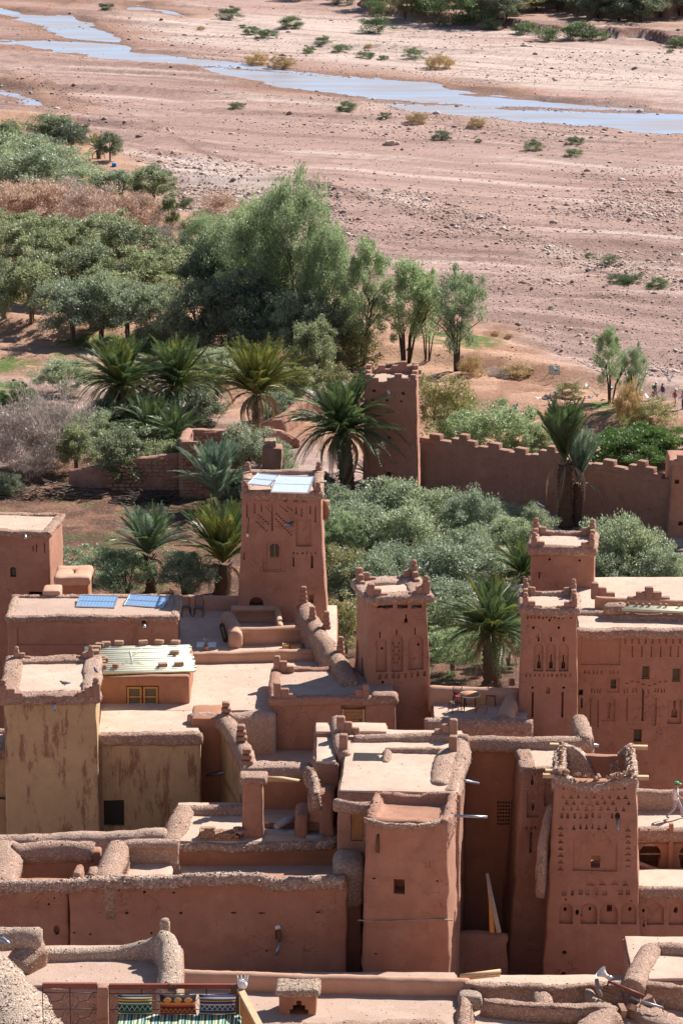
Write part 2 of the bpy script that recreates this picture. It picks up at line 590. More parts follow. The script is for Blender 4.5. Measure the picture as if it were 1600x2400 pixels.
stripes('kilim_blue', [(0, NV), (.07, CR), (.14, NV), (.24, (.25, .28, .35)), (.28, NV), (.5, CR), (.56, NV), (.66, (.5, .28, .1)), (.72, NV), (.78, CR), (.86, NV)], 2, .42, zig=(0, .05, .3, .48, (.5, .5, .5)))
stripes('blanket', [(0, GR), (.1, (.7, .7, .65)), (.17, BK), (.22, (.6, .6, .3)), (.34, (.7, .68, .5)), (.4, BK), (.46, GR), (.56, YE), (.6, (.7, .7, .68)), (.72, BK), (.78, (.05, .35, .25)), (.86, CR), (.92, BK)], 0, .26)
M_ = MATS
# ---------------------------------------------------------------- numpy noise for the terrain
def _hash(ix, iy, seed):
    h = (ix.astype(np.int64) * 374761393 + iy.astype(np.int64) * 668265263 + seed * 974634777) & 0x7fffffff
    h = (h ^ (h >> 13)) * 1274126177 & 0x7fffffff
    return ((h ^ (h >> 16)) & 0xffff) / 65535.0

def vnoise(x, y, seed=0):
    ix, iy = np.floor(x), np.floor(y)
    fx, fy = x - ix, y - iy
    fx = fx * fx * (3 - 2 * fx); fy = fy * fy * (3 - 2 * fy)
    a, b = _hash(ix, iy, seed), _hash(ix + 1, iy, seed)
    c, d = _hash(ix, iy + 1, seed), _hash(ix + 1, iy + 1, seed)
    return (a + (b - a) * fx) * (1 - fy) + (c + (d - c) * fx) * fy

def fbm(x, y, oct=4, seed=0):
    s, a, t = 0, .5, 0
    for i in range(oct):
        s = s + a * vnoise(x, y, seed + i * 17); t += a
        x, y, a = x * 2.03, y * 2.03, a * .5
    return s / t

def poly_sd(x, y, pts):
    """signed distance, positive inside a polygon of world points"""
    d = np.full(x.shape, 1e9)
    ins = np.zeros(x.shape, bool)
    n = len(pts)
    for i in range(n):
        ax, ay = pts[i]; bx, by = pts[(i + 1) % n]
        ex, ey = bx - ax, by - ay
        L = ex * ex + ey * ey + 1e-9
        t = np.clip(((x - ax) * ex + (y - ay) * ey) / L, 0, 1)
        d = np.minimum(d, np.hypot(x - ax - t * ex, y - ay - t * ey))
        c = ((ay > y) != (by > y)) & (x < (bx - ax) * (y - ay) / ((by - ay) if by != ay else 1e-9) + ax)
        ins ^= c
    return np.where(ins, d, -d)

def line_d(x, y, pts):
    d = np.full(x.shape, 1e9)
    for i in range(len(pts) - 1):
        ax, ay = pts[i]; bx, by = pts[i + 1]
        ex, ey = bx - ax, by - ay
        L = ex * ex + ey * ey + 1e-9
        t = np.clip(((x - ax) * ex + (y - ay) * ey) / L, 0, 1)
        d = np.minimum(d, np.hypot(x - ax - t * ex, y - ay - t * ey))
    return d

def g0(pts):
    return [tuple(PZ(px, py, 0)[:2]) for px, py in pts]

def sstep(a, b, x):
    t = np.clip((x - a) / (b - a), 0, 1)
    return t * t * (3 - 2 * t)

WATER_Z = -.22
RIVER = [
    [(-60, 84), (0, 86), (110, 92), (200, 95), (100, 66), (0, 34), (-60, 24), (-60, 8), (0, 14), (60, 26), (130, 32), (190, 36), (212, 50), (272, 76), (278, 98), (330, 116), (450, 134),
     (560, 142), (700, 163), (840, 172), (1000, 187), (1150, 211), (1300, 233), (1450, 249), (1600, 261), (1760, 275), (1760, 332), (1600, 311),
     (1500, 309), (1400, 297), (1250, 284), (1100, 271), (950, 259), (850, 240), (740, 214), (640, 200), (560, 186), (470, 166), (420, 150), (330, 143), (200, 128),
     (120, 120), (100, 112), (0, 107), (-60, 104)],
    [(-60, 188), (0, 196), (70, 211), (152, 258), (90, 259), (0, 224), (-60, 214)],
    [(302, 4), (338, 8), (344, 20), (304, 19)],
    [(378, 21), (455, 34), (440, 39), (380, 29)],
    [(150, 10), (185, -6), (200, -20), (140, -20), (110, -4)],
]
BANK1 = [(860, 33), (1000, 46), (1130, 62), (1200, 66), (1330, 84), (1480, 92), (1620, 106), (1900, 120), (1900, -30), (860, -30)]
BANK2 = [(1195, 34), (1230, 28), (1300, 34), (1350, 50), (1400, 60), (1480, 68), (1560, 62), (1620, 56), (1900, 50), (1900, -30), (1195, -30)]
LEDGE = [(-200, 130), (0, 168), (60, 182), (130, 215), (190, 238), (270, 262), (360, 305), (480, 355), (640, 400), (760, 450), (900, 475), (1000, 500), (1090, 535), (1160, 552), (1240, 572), (1330, 600), (1400, 628), (1500, 655), (1620, 692), (1800, 730), (1800, 1000), (-200, 1000)]
GRAVEL = [(350, 368), (520, 372), (620, 400), (740, 450), (760, 520), (700, 560), (560, 500), (430, 470), (380, 410)]
GRAVEL2 = [(830, 440), (960, 455), (1090, 500), (1200, 545), (1330, 590), (1420, 615), (1600, 660), (1600, 690), (1400, 640), (1300, 600), (1150, 560), (1040, 525), (900, 480)]
PALE = [(860, 45), (1130, 75), (1600, 115), (1800, 140), (1800, 262), (1600, 245), (1300, 215), (1100, 185), (900, 160), (600, 125), (350, 90), (260, 40), (500, 20)]
DUNE = [(930, 790), (1080, 760), (1190, 770), (1300, 830), (1400, 900), (1600, 950), (1700, 1200), (1000, 1200), (930, 1100), (560, 1000), (400, 900), (560, 860), (760, 880), (900, 850)]
FIELD = [(-80, 750), (250, 790), (480, 830), (700, 850), (560, 900), (300, 900), (-80, 900)]
STRIPS = [[(100, 805), (240, 790), (500, 810), (480, 842), (250, 835)], [(-40, 850), (60, 842), (110, 868), (20, 888), (-40, 890)], [(70, 835), (170, 842), (200, 856), (120, 850)],
          [(1355, 955), (1480, 960), (1560, 990), (1480, 1012), (1380, 985)], [(-60, 900), (60, 905), (60, 960), (-60, 960)], [(980, 960), (1100, 950), (1120, 990), (1000, 1030)],
          [(730, 880), (860, 880), (850, 930), (760, 925)], [(1090, 25), (1180, 28), (1150, 42), (1050, 36)], [(1000, 800), (1090, 790), (1190, 810), (1120, 840), (1010, 830)]]
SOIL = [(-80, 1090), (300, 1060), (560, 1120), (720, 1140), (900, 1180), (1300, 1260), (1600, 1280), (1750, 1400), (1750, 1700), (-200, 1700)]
GARDEN = [(-200, 290), (60, 262), (200, 300), (290, 372), (400, 440), (420, 500), (560, 560), (700, 600), (900, 700), (1100, 760), (1100, 850), (700, 900), (300, 900), (-200, 900)]

def build_ground():
    xs = np.concatenate([[-3000, -1500, -700, -300, -180, -120], np.arange(-85, 85.01, .55), [120, 180, 300, 700, 1500, 3000]])
    ys = np.concatenate([[-400, -150, -40], np.arange(0, 160, 5.0), np.arange(160, 240, 1.4), np.arange(240, 440, .62), np.arange(440, 700, .9), [730, 780, 860, 1000, 1300, 2000, 3500, 7000]])
    X, Y = np.meshgrid(xs, ys)
    H = np.interp(Y, [a for a, b in HP], [b for a, b in HP])
    plain = sstep(225, 240, Y)
    # wandering coordinates along the flow of the river (roughly east to west)
    wx = X + (fbm(X * .05, Y * .03, 3, 5) - .5) * 26
    wy = Y + (fbm(X * .03, Y * .03, 3, 9) - .5) * 16 + X * .42
    H = H + plain * ((fbm(wx * .012, wy * .06, 4, 1) - .5) * 1.1)
    st = fbm(wx * .022, wy * .13, 4, 31)
    terr = np.floor(st * 11) / 11 + sstep(.78, 1.0, (st * 11) % 1) / 11
    H = H + plain * (terr - .5) * 2.6 * sstep(262, 300, Y)
    H = H + plain * (fbm(X * .9, Y * .9, 3, 3) - .5) * .20
    lsd = poly_sd(X, Y, g0(LEDGE)) + (fbm(X * .12, Y * .08, 3, 12) - .5) * 5
    H = H + plain * sstep(-.9, .3, lsd) * .55
    sds = np.full(X.shape, -1e9)
    for pl in RIVER:
        sds = np.maximum(sds, poly_sd(X, Y, g0(pl)))
    sdn = sds + (fbm(X * .18, Y * .06, 4, 21) - .5) * 3.6 + (fbm(X * .7, Y * .3, 3, 8) - .5) * 1.8
    chan = sstep(-2.2, 3.2, sdn)
    shoal = (fbm(wx * .05, wy * .22, 4, 44) - .47) * 1.25 + (fbm(X * 1.3, Y * 1.3, 2, 6) - .5) * .14
    bed = WATER_Z - .14 + np.clip(shoal, -1, 1.0) * .55
    base = np.maximum(H, WATER_Z + .12 + (H - H.min()) * .02)
    H = np.where(Y > 250, base * (1 - chan) + bed * chan, H)
    b1 = poly_sd(X, Y, g0(BANK1)) + (fbm(X * .25, Y * .1, 3, 61) - .5) * 5
    b2 = poly_sd(X, Y, g0(BANK2)) + (fbm(X * .3, Y * .12, 3, 67) - .5) * 7
    H = H + sstep(-.3, .8, b1) * 1.5 + sstep(-.5, 1.4, b2) * 2.6
    H = np.where(Y > 660, np.maximum(H, 0) + (Y - 660) * .0, H)
    # field rows
    soil = sstep(-2, 3, poly_sd(X, Y, g0(SOIL)))
    field = sstep(-2, 2, poly_sd(X, Y, g0(FIELD)))
    furr = np.abs(((X * .35 + Y * .9) / 6.5) % 1 - .5)
    H = H + field * sstep(.42, .5, furr) * .3 * plain
    H = H + soil * plain * (fbm(X * 2.2, Y * 2.2, 2, 77) - .5) * .28
    # ground colours: gravel, silt, sand, soil, crops
    def c(*a): return np.array(a, float)
    col = np.zeros(X.shape + (3,))
    f1 = fbm(wx * .02, wy * .09, 5, 91)[..., None]
    f2 = fbm(wx * .09, wy * .35, 4, 92)[..., None]
    col += c(.335, .21, .178) * (1 - f1) + c(.50, .34, .288) * f1
    col = col * (.80 + .4 * f2)
    def paint(mask, rgb, k=1.0):
        nonlocal col
        m = (mask * k)[..., None]
        col = col * (1 - m) + rgb * m
    near = sstep(400, 320, Y)
    paint(near, c(.40, .275, .24), .6)
    paint(sstep(-4, 8, poly_sd(X, Y, g0(PALE)) + (fbm(wx * .04, wy * .1, 3, 15) - .5) * 26), c(.60, .475, .41), .8)
    paint(sstep(-1, 4, poly_sd(X, Y, g0(GRAVEL)) + (fbm(X * .15, Y * .15, 3, 16) - .5) * 8), c(.58, .47, .42), .8)
    paint(sstep(-1, 4, poly_sd(X, Y, g0(GRAVEL2)) + (fbm(X * .12, Y * .15, 3, 17) - .5) * 9), c(.60, .46, .38), .75)
    stripe = sstep(.60, .74, fbm(wx * .03, wy * .28, 4, 55))
    paint(stripe, c(.66, .52, .45), .65)
    wet = sstep(-9, -1, sdn)
    paint(wet * sstep(.35, .6, fbm(X * .08, Y * .05, 3, 33)), c(.33, .17, .105), .65)
    paint(sstep(-1.5, -.2, sdn) , c(.17, .105, .08), .55)
    paint(sstep(.58, .74, fbm(wx * .035, wy * .40, 4, 71)) * sstep(250, 280, Y), c(.24, .15, .12), .5)
    paint(sstep(.60, .70, fbm(wx * .06, wy * .8, 4, 72)) * sstep(280, 300, Y), c(.19, .12, .10), .5)
    paint(sstep(-1.6, -.3, lsd) * sstep(1.4, -.2, lsd), c(.16, .10, .08), .75)  # darker band following the ledge step
    paint(sstep(-2, 4, poly_sd(X, Y, g0(GARDEN)) + (fbm(X * .15, Y * .15, 3, 18) - .5) * 5), c(.47, .28, .19))
    paint(sstep(-2, 4, poly_sd(X, Y, g0(DUNE)) + (fbm(X * .15, Y * .15, 3, 19) - .5) * 6), c(.52, .31, .21))
    paint(sstep(.5, .62, fbm(X * .22, Y * .22, 4, 20)) * sstep(-2, 2, poly_sd(X, Y, g0(DUNE))), c(.30, .155, .10), .7)
    paint(field * sstep(.4, .6, fbm(X * .2, Y * .2, 3, 24)), c(.40, .24, .17), .7)
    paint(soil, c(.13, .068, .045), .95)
    paint(soil * sstep(.5, .7, fbm(X * .5, Y * .5, 4, 29)), c(.30, .155, .10), .8)
    paint(soil * sstep(.57, .68, fbm(X * .35, Y * .35, 4, 23)), c(.10, .12, .045), .7)
    for s in STRIPS:
        paint(sstep(-.6, 1.2, poly_sd(X, Y, g0(s)) + (fbm(X * .5, Y * .5, 3, 26) - .5) * 3.5) * sstep(.3, .5, fbm(X * 1.2, Y * 1.2, 3, 27)), c(.085, .16, .03), .9)
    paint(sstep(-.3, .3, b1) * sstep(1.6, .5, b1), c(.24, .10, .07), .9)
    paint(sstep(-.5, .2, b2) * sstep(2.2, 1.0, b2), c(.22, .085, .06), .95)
    paint(sstep(2, 5, b1), c(.42, .26, .18), .6)
    nx, ny = len(xs), len(ys)
    co = np.stack([X, Y, H], -1).reshape(-1, 3)
    me = bpy.data.meshes.new('ground')
    me.vertices.add(nx * ny)
    me.vertices.foreach_set('co', co.ravel())
    i = np.arange(nx * ny).reshape(ny, nx)
    q = np.stack([i[:-1, :-1], i[:-1, 1:], i[1:, 1:], i[1:, :-1]], -1).reshape(-1, 4)
    me.loops.add(q.size)
    me.loops.foreach_set('vertex_index', q.ravel())
    me.polygons.add(len(q))
    me.polygons.foreach_set('loop_start', np.arange(0, q.size, 4))
    me.polygons.foreach_set('use_smooth', np.ones(len(q), bool))
    at = me.color_attributes.new('soil', 'FLOAT_COLOR', 'POINT')
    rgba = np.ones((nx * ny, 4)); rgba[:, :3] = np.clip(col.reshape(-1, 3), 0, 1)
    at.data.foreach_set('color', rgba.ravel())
    me.update(); me.validate()
    m, nt, b = nt_new('river_ground')
    va = nt.nodes.new('ShaderNodeVertexColor'); va.layer_name = 'soil'
    pos = geo_pos(nt)
    cc = va.outputs[0]
    n1 = noise_n(nt, pos, 2.2, 5, .75)
    cc = mix(nt, ramp(nt, n1, .4, .62, (0, 0, 0, 1), (.55, .55, .55, 1)), cc, mix(nt, 1.0, cc, (.62, .60, .60), 'MULTIPLY'))
    n2 = noise_n(nt, pos, 4.6, 3, .8)
    cc = mix(nt, ramp(nt, n2, .56, .68, (0, 0, 0, 1), (.6, .6, .6, 1)), cc, mix(nt, .5, cc, (.8, .68, .6)))
    n3 = noise_n(nt, geo_pos(nt, (.12, .55, .5)), 1.0, 6, .7)
    cc = mix(nt, ramp(nt, n3, .52, .66, (0, 0, 0, 1), (.5, .5, .5, 1)), cc, mix(nt, 1.0, cc, (.66, .6, .58), 'MULTIPLY'))
    nt.links.new(cc, b.inputs['Base Color'])
    b.inputs['Roughness'].default_value = .95
    b.inputs['Specular IOR Level'].default_value = .1
    bp = nt.nodes.new('ShaderNodeBump'); bp.inputs['Strength'].default_value = .9; bp.inputs['Distance'].default_value = .22
    nt.links.new(noise_n(nt, pos, 2.6, 6, .75), bp.inputs['Height'])
    nt.links.new(bp.outputs[0], b.inputs['Normal'])
    me.materials.append(m)
    o = place('ground', me)
    tag(o, kind='structure')
    # interpolate heights for anything that stands on it
    def hz(x, y):
        i = min(max(np.searchsorted(ys, y) - 1, 0), ny - 2); j = min(max(np.searchsorted(xs, x) - 1, 0), nx - 2)
        fy = (y - ys[i]) / (ys[i + 1] - ys[i]); fx = (x - xs[j]) / (xs[j + 1] - xs[j])
        return float((H[i, j] * (1 - fx) + H[i, j + 1] * fx) * (1 - fy) + (H[i + 1, j] * (1 - fx) + H[i + 1, j + 1] * fx) * fy)
    return hz, (xs, ys, sdn)
hz, GRID = build_ground()

def gnd(px, py):
    p = ground_at(px, py)
    for i in range(8):
        if p.y < 236: break
        p = PZ(px, py, hz(p.x, p.y) * .5 + p.z * .5)
    return Vector((p.x, p.y, hz(p.x, p.y)))

def build_water():
    m, nt, b = nt_new('water')
    wst = noise_n(nt, geo_pos(nt, (.05, .35, 1)), 1.0, 5, .65)
    nt.links.new(mix(nt, ramp(nt, wst, .42, .6), (.33, .385, .50), (.34, .29, .28)), b.inputs['Base Color'])  # pale blue of the reflected sky mixed into the base colour, over muddy tone
    b.inputs['Roughness'].default_value = .28
    b.inputs['Specular IOR Level'].default_value = .9
    b.inputs['IOR'].default_value = 1.33
    pos = geo_pos(nt, (1, .35, 1))
    bp = nt.nodes.new('ShaderNodeBump'); bp.inputs['Strength'].default_value = .35; bp.inputs['Distance'].default_value = .05
    nt.links.new(noise_n(nt, pos, 1.6, 4, .6), bp.inputs['Height'])
    nt.links.new(bp.outputs[0], b.inputs['Normal'])
    mb = MB()
    n = 24
    vs = [(-320 + 640 * i / n, 262 + 420 * j / n, WATER_Z) for j in range(n + 1) for i in range(n + 1)]
    mb.add(vs, [(j * (n + 1) + i, j * (n + 1) + i + 1, (j + 1) * (n + 1) + i + 1, (j + 1) * (n + 1) + i) for j in range(n) for i in range(n)])
    o = mb.build('river_water', m)
    tag(o, kind='structure')
build_water()

def build_stones():
    """gravel and cobbles of the river bed: uncountable, one object"""
    t = (1 + 5 ** .5) / 2
    ico = np.array([(1, .2, 0), (.1, 1, .1), (-1, 0, .1), (0, -1, 0), (.2, 0, 1), (0, .1, -1.)])
    fc = np.array([(0, 1, 4), (1, 2, 4), (2, 3, 4), (3, 0, 4), (1, 0, 5), (2, 1, 5), (3, 2, 5), (0, 3, 5)])
    rng = np.random.default_rng(3)
    pts = []
    n = 0
    g1, g2, gd, ga = g0(GRAVEL), g0(GRAVEL2), g0(GARDEN), g0(DUNE)
    px = rng.uniform(-30, 1630, 210000); py = rng.uniform(0, 1, 210000) ** .8 * 900 + 10
    W = np.array([PZ(a, b, 0)[:2] for a, b in zip(px, py)])
    x, y = W[:, 0], W[:, 1]
    dens = .18 + .9 * sstep(.45, .6, fbm(x * .05, y * .05, 3, 13)) + 1.2 * (poly_sd(x, y, g1) > -3) + .7 * (poly_sd(x, y, g2) > -2)
    dens *= np.where((poly_sd(x, y, gd) > 0) | (poly_sd(x, y, ga) > 0), .03, 1)
    dens *= np.where(y > 430, .35, 1)
    keep = rng.uniform(0, 1, len(x)) < dens * .5
    x, y = x[keep], y[keep]
    n = len(x)
    s = .08 * (1 + rng.pareto(3.4, n)); s = np.minimum(s, .42) * np.where(y > 400, 1.3, 1)
    z = np.array([hz(a, b) for a, b in zip(x, y)])
    ok = z > WATER_Z - .1
    x, y, z, s = x[ok], y[ok], z[ok], s[ok]; n = len(x)
    sc = np.stack([s * rng.uniform(.8, 1.4, n), s * rng.uniform(.7, 1.3, n), s * rng.uniform(.4, .8, n)], -1)
    a = rng.uniform(0, 6.28, n)
    V = ico[None] * rng.uniform(.75, 1.25, (n, 6, 1)) * sc[:, None, :]
    ca, sa = np.cos(a)[:, None], np.sin(a)[:, None]
    V = np.stack([V[..., 0] * ca - V[..., 1] * sa, V[..., 0] * sa + V[..., 1] * ca, V[..., 2]], -1) + np.stack([x, y, z + s * .12], -1)[:, None, :]
    F = (fc[None] + (np.arange(n) * 6)[:, None, None]).reshape(-1, 3)
    me = bpy.data.meshes.new('river_stones')
    me.vertices.add(n * 6); me.vertices.foreach_set('co', V.ravel())
    me.loops.add(F.size); me.loops.foreach_set('vertex_index', F.ravel())
    me.polygons.add(len(F)); me.polygons.foreach_set('loop_start', np.arange(0, F.size, 3))
    me.update(); me.validate()
    m, nt, b = nt_new('stones')
    g = nt.nodes.new('ShaderNodeNewGeometry')
    rp = nt.nodes.new('ShaderNodeValToRGB')
    nt.links.new(g.outputs['Random Per Island'], rp.inputs[0])
    e = rp.color_ramp.elements
    e[0].color = (.22, .135, .115, 1); e[1].color = (.68, .57, .51, 1)
    e2 = e.new(.55); e2.color = (.40, .27, .22, 1)
    nt.links.new(rp.outputs[0], b.inputs['Base Color'])
    b.inputs['Roughness'].default_value = .9
    me.materials.append(m)
    o = place('river_stones', me)
    tag(o, 'loose gravel and cobbles strewn over the dry river bed', kind='stuff')
    print('stones', n)
build_stones()

# ---------------------------------------------------------------- buildings
class Bld:
    """a mud building whose upper front edge is surveyed with two sight lines; local x right, y back, z up from its base"""
    def __init__(s, name, label, cat, pxL, pxR, pyT, Y, depth, zbase, yaw=0.0, batter=0.0, group=None):
        mid = P((pxL + pxR) / 2, pyT, Y)
        s.yaw = R(yaw)
        a, b = P(pxL, pyT, Y), P(pxR, pyT, Y)
        s.w = (b.x - a.x) / math.cos(s.yaw)
        s.d = depth
        s.h = mid.z - zbase
        s.bat = batter
        s.e = empty(name, (mid.x, mid.y, zbase), s.yaw, label, cat, group)
        s.M = Matrix.Translation((mid.x, mid.y, zbase)) @ Matrix.Rotation(s.yaw, 4, 'Z')
        s.Mi = s.M.inverted()
        s.cut = MB()
        s.seed = random.random() * 20
    def F(s, px, py, off=0.0):
        """point of the (battered) front face on a sight line, local"""
        o = s.Mi @ Vector((0, 0, CAM_H))
        d = s.Mi.to_3x3() @ ray(px, py)
        n = Vector((0, 1, -s.bat))          # face: y = -(h - z) * bat
        # y + (h - z)*bat = off
        t = (off - (o.y + (s.h - o.z) * s.bat)) / (d.y - d.z * s.bat)
        return o + d * t
    def T(s, px, py, z=None):
        """point on a level plane (default the wall top), local"""
        z = s.h if z is None else z
        p = PZ(px, py, z + s.e.location.z)
        return s.Mi @ p
    def L(s, p):
        return s.Mi @ Vector(p)
    def wall(s, mat='mud_wall', r=.12, step=.4, amp=.05, name='wall', drop=0.0):
        mb = MB()
        rbox(mb, (-s.w / 2, 0, 0), (s.w / 2, s.d, s.h - drop), r, step, amp, s.bat, seed=s.seed)
        s.wo = mb.build(name, M_[mat], s.e)
        return s
    def done(s):
        carve(s.wo, s.cut)
        return s
    def ybk(s, z):
        return -(s.h - z) * s.bat
    def hole(s, px0, py0, px1, py1, deep=1.0, kind='rect'):
        a, b = s.F(px0, py0), s.F(px1, py1)
        x0, x1, z0, z1 = a.x, b.x, b.z, a.z
        zc = (z0 + z1) / 2
        yf, yb = s.ybk(z0) - .5, s.ybk(zc) + deep
        if kind == 'rect':
            pr = [(x0, z0), (x1, z0), (x1, z1), (x0, z1)]
        elif kind == 'round':
            pr = [((x0 + x1) / 2 + math.cos(k / 10 * 6.283) * (x1 - x0) / 2, zc + math.sin(k / 10 * 6.283) * (z1 - z0) / 2) for k in range(10)]
        elif kind == 'arch':
            w = (x1 - x0) / 2; xc = (x0 + x1) / 2
            hz_ = min(w, (z1 - z0) * .6)
            pr = [(x0, z0), (x1, z0)] + [(xc + math.cos(k / 8 * math.pi) * w, z1 - hz_ + math.sin(k / 8 * math.pi) * hz_) for k in range(9)]
        elif kind == 'horseshoe':
            w = (x1 - x0) / 2; xc = (x0 + x1) / 2; rr = w
            zc2 = z1 - rr * 1.05
            pr = [(xc - w * .78, z0), (xc + w * .78, z0)] + [(xc + math.cos(k / 12 * 4.2 - .53) * rr, zc2 + math.sin(k / 12 * 4.2 - .53) * rr * (1.05)) for k in range(13)]
        elif kind == 'tri':
            pr = [(x0, z0), (x1, z0), ((x0 + x1) / 2 + .01, z1), ((x0 + x1) / 2 - .01, z1)]
        elif kind == 'keyhole':
            w = (x1 - x0) / 2; xc = (x0 + x1) / 2; H_ = z1 - z0
            pr = [(xc - w, z0), (xc + w, z0), (xc + w, z0 + H_ * .4), (xc + w * .35, z0 + H_ * .55), (xc + w * .35, z1), (xc - w * .35, z1), (xc - w * .35, z0 + H_ * .55), (xc - w, z0 + H_ * .4)]
        n = len(pr)
        vs = [(x, yf, z) for x, z in pr] + [(x, yb, z) for x, z in pr]
        fs = [tuple(range(n)), tuple(range(2 * n - 1, n - 1, -1))] + [(i, i + n, (i + 1) % n + n, (i + 1) % n) for i in range(n)]
        s.cut.add(vs, fs)
        return (x0 + x1) / 2, zc, x1 - x0, z1 - z0
    def holes(s, lst, deep=.6, kind='round'):
        for q in lst: s.hole(*q, deep=deep, kind=kind)
        return s
    def void(s, px0, py0, px1, py1, at=.5):
        return s
    def row(s, px0, px1, py0, py1, n, fill=.5, deep=.08, kind='rect', py0b=None):
        w = (px1 - px0) / n
        rj = random.Random(int(px0 * 3 + py0))
        dy = 0 if py0b is None else py0b - py0
        for i in range(n):
            c = px0 + w * (i + .5)
            o = dy * (i + .5) / n
            if rj.random() < .07: continue
            c += rj.uniform(-.1, .1) * w; o += rj.uniform(-.12, .12) * (py1 - py0); ff = fill * rj.uniform(.75, 1.2)
            s.hole(c - w * ff / 2, py0 + o, c + w * ff / 2, py1 + o, deep=deep * rj.uniform(.7, 1.3), kind=kind)
        return s
    def window(s, px0, py0, px1, py1, mat='window_glass', frame='wood_dark', deep=.35, nx=2, ny=2, fw=.05, name='window', kind='rect', label=None):
        x, z, w, h = s.hole(px0, py0, px1, py1, deep=deep, kind=kind)
        y = s.ybk(z) + deep * .55
        root = MB()
        for sx in (-1, 1): root.box((x + sx * (w / 2 - fw / 2), y, z), (fw, .07, h + .02))
        for sz in (-1, 1): root.box((x, y + .002, z + sz * (h / 2 - fw / 2)), (w + .02, .066, fw))
        for i in range(1, nx): root.box((x - w / 2 + w * i / nx, y + .004, z), (fw * .8, .05, h))
        for j in range(1, ny): root.box((x, y + .006, z - h / 2 + h * j / ny), (w, .045, fw * .8))
        o = root.build(name, M_[frame], s.e, smooth=False)
        if label: o['label'] = label
        MB().box((x, y + .03, z), (w + .04, .012, h + .04)).build('pane', M_[mat], o, smooth=False)
        return o
    def roof(s, mat='roof_dust', inset=.1, sink=-.02, amp=.05, name='roof', x0=None, x1=None):
        mb = MB()
        a, b = (-s.w / 2 + inset) if x0 is None else x0, (s.w / 2 - inset) if x1 is None else x1
        rbox(mb, (a, inset, s.h - .2), (b, s.d - inset, s.h + .09), .03, .5, min(amp, .03), 0, seed=s.seed + 3)
        crumb(mb, 2.2, .035)
        mb.build(name, M_[mat], s.e)
        return s
    def parapet(s, w=.4, h=.45, over=.12, sides='FRBL', mat='mud_parapet', amp=.075, name='parapet', up=None, step=.17):
        """rounded mud coping around the roof edge"""
        up = h * .55 if up is None else up
        W, D, o = s.w / 2, s.d, over
        z0, z1 = s.h + up - h, s.h + up
        seg = {'F': ((-W - o, -o, z0), (W + o, w - o, z1)), 'B': ((-W - o, D - w + o, z0), (W + o, D + o, z1)),
               'L': ((-W - o + .01, -o + .02, z0 + .01), (-W + w - o, D + o - .02, z1 - .01)), 'R': ((W - w + o, -o + .02, z0 + .01), (W + o - .01, D + o - .02, z1 - .01))}
        mb = MB()
        for k in sides:
            lo, hi = seg[k]
            rbox(mb, lo, hi, min(w, h) * .42, step, amp, 0, seed=s.seed + ord(k))
        if mat in ('mud_parapet', 'straw_mud', 'rubble'): crumb(mb, 14, .042)
        mb.build(name, M_[mat], s.e)
        return s
    def merlon(s, x, y, dx, dy, steps=3, u=.28, hh=.3, th=.3, z=None, knob=True, mat='mud_wall_rough', both=True):
        """stepped corner finial: steps run inwards along x and y from a rounded corner post"""
        z = s.h if z is None else z
        mb = MB()
        def blk(x0, y0, x1, y1, za, zb, r=.06):
            rbox(mb, (min(x0, x1), min(y0, y1), za), (max(x0, x1), max(y0, y1), zb), r, .3, .02, 0, seed=s.seed + x)
        top = hh * steps
        blk(x - th / 2, y - th / 2, x + th / 2, y + th / 2, z - .1, z + top * 1.02, .08)
        if knob:
            rbox(mb, (x - th * .42, y - th * .42, z + top * .95), (x + th * .42, y + th * .42, z + top + hh * 1.15), th * .38, .15, .015, 0)
        for i in range(1, steps):
            hgt = top - hh * i
            if dx: blk(x + dx * (th / 2 - .02 + u * (i - 1)), y - th * .42, x + dx * (th / 2 + u * i), y + th * .42, z - .1, z + hgt)
            if dy and both: blk(x - th * .42, y + dy * (th / 2 - .02 + u * (i - 1)), x + th * .42, y + dy * (th / 2 + u * i), z - .1, z + hgt)
        return mb.build('merlon', M_[mat], s.e)
    def spout(s, p0, p1, r=.06, mat='metal_pipe', name='drain_spout'):
        o = MB().tube([p0, p1], r, 8).build(name, M_[mat], s.e)
        return o
    def finial(s, p, n=3, r=.17, hh=.2, mat='mud_wall_rough', name='finial'):
        mb = MB()
        x, y, z = p
        for i in range(n):
            q = r * (1.05 - .12 * i)
            rbox(mb, (x - q, y - q, z + hh * i - .05), (x + q, y + q, z + hh * (i + 1) - .01), q * .55, .2, .015, 0, seed=x + i)
        return mb.build(name, M_[mat], s.e)

def mudpath(name, pts, w, h=None, base=None, mat='mud_parapet', parent=None, M=None, amp=.06, **k):
    mb = MB()
    sweep(mb, pts, w, h or .5, amp=amp, seed=random.random() * 9, base=base, M=M, **k)
    if mat in ('mud_parapet', 'straw_mud', 'rubble'): crumb(mb, 13 if mat != 'rubble' else 26, .042 if mat != 'rubble' else .065)
    return mb.build(name, M_[mat], parent)
# ================================================================ the far wall and tower on the plain
def zb(y): return float(hill(y)) - 1.0

def crenel(mb, x, y, z, n, u, hh, th, seed, lead=1):
    """a stepped crenel: central block and steps to both sides"""
    for k in range(n):
        w = u * (n - k) * 2 - u
        rbox(mb, (x - w / 2, y, z + hh * k - .06), (x + w / 2, y + th, z + hh * (k + 1)), .05, .4, .025, 0, seed=seed + k)

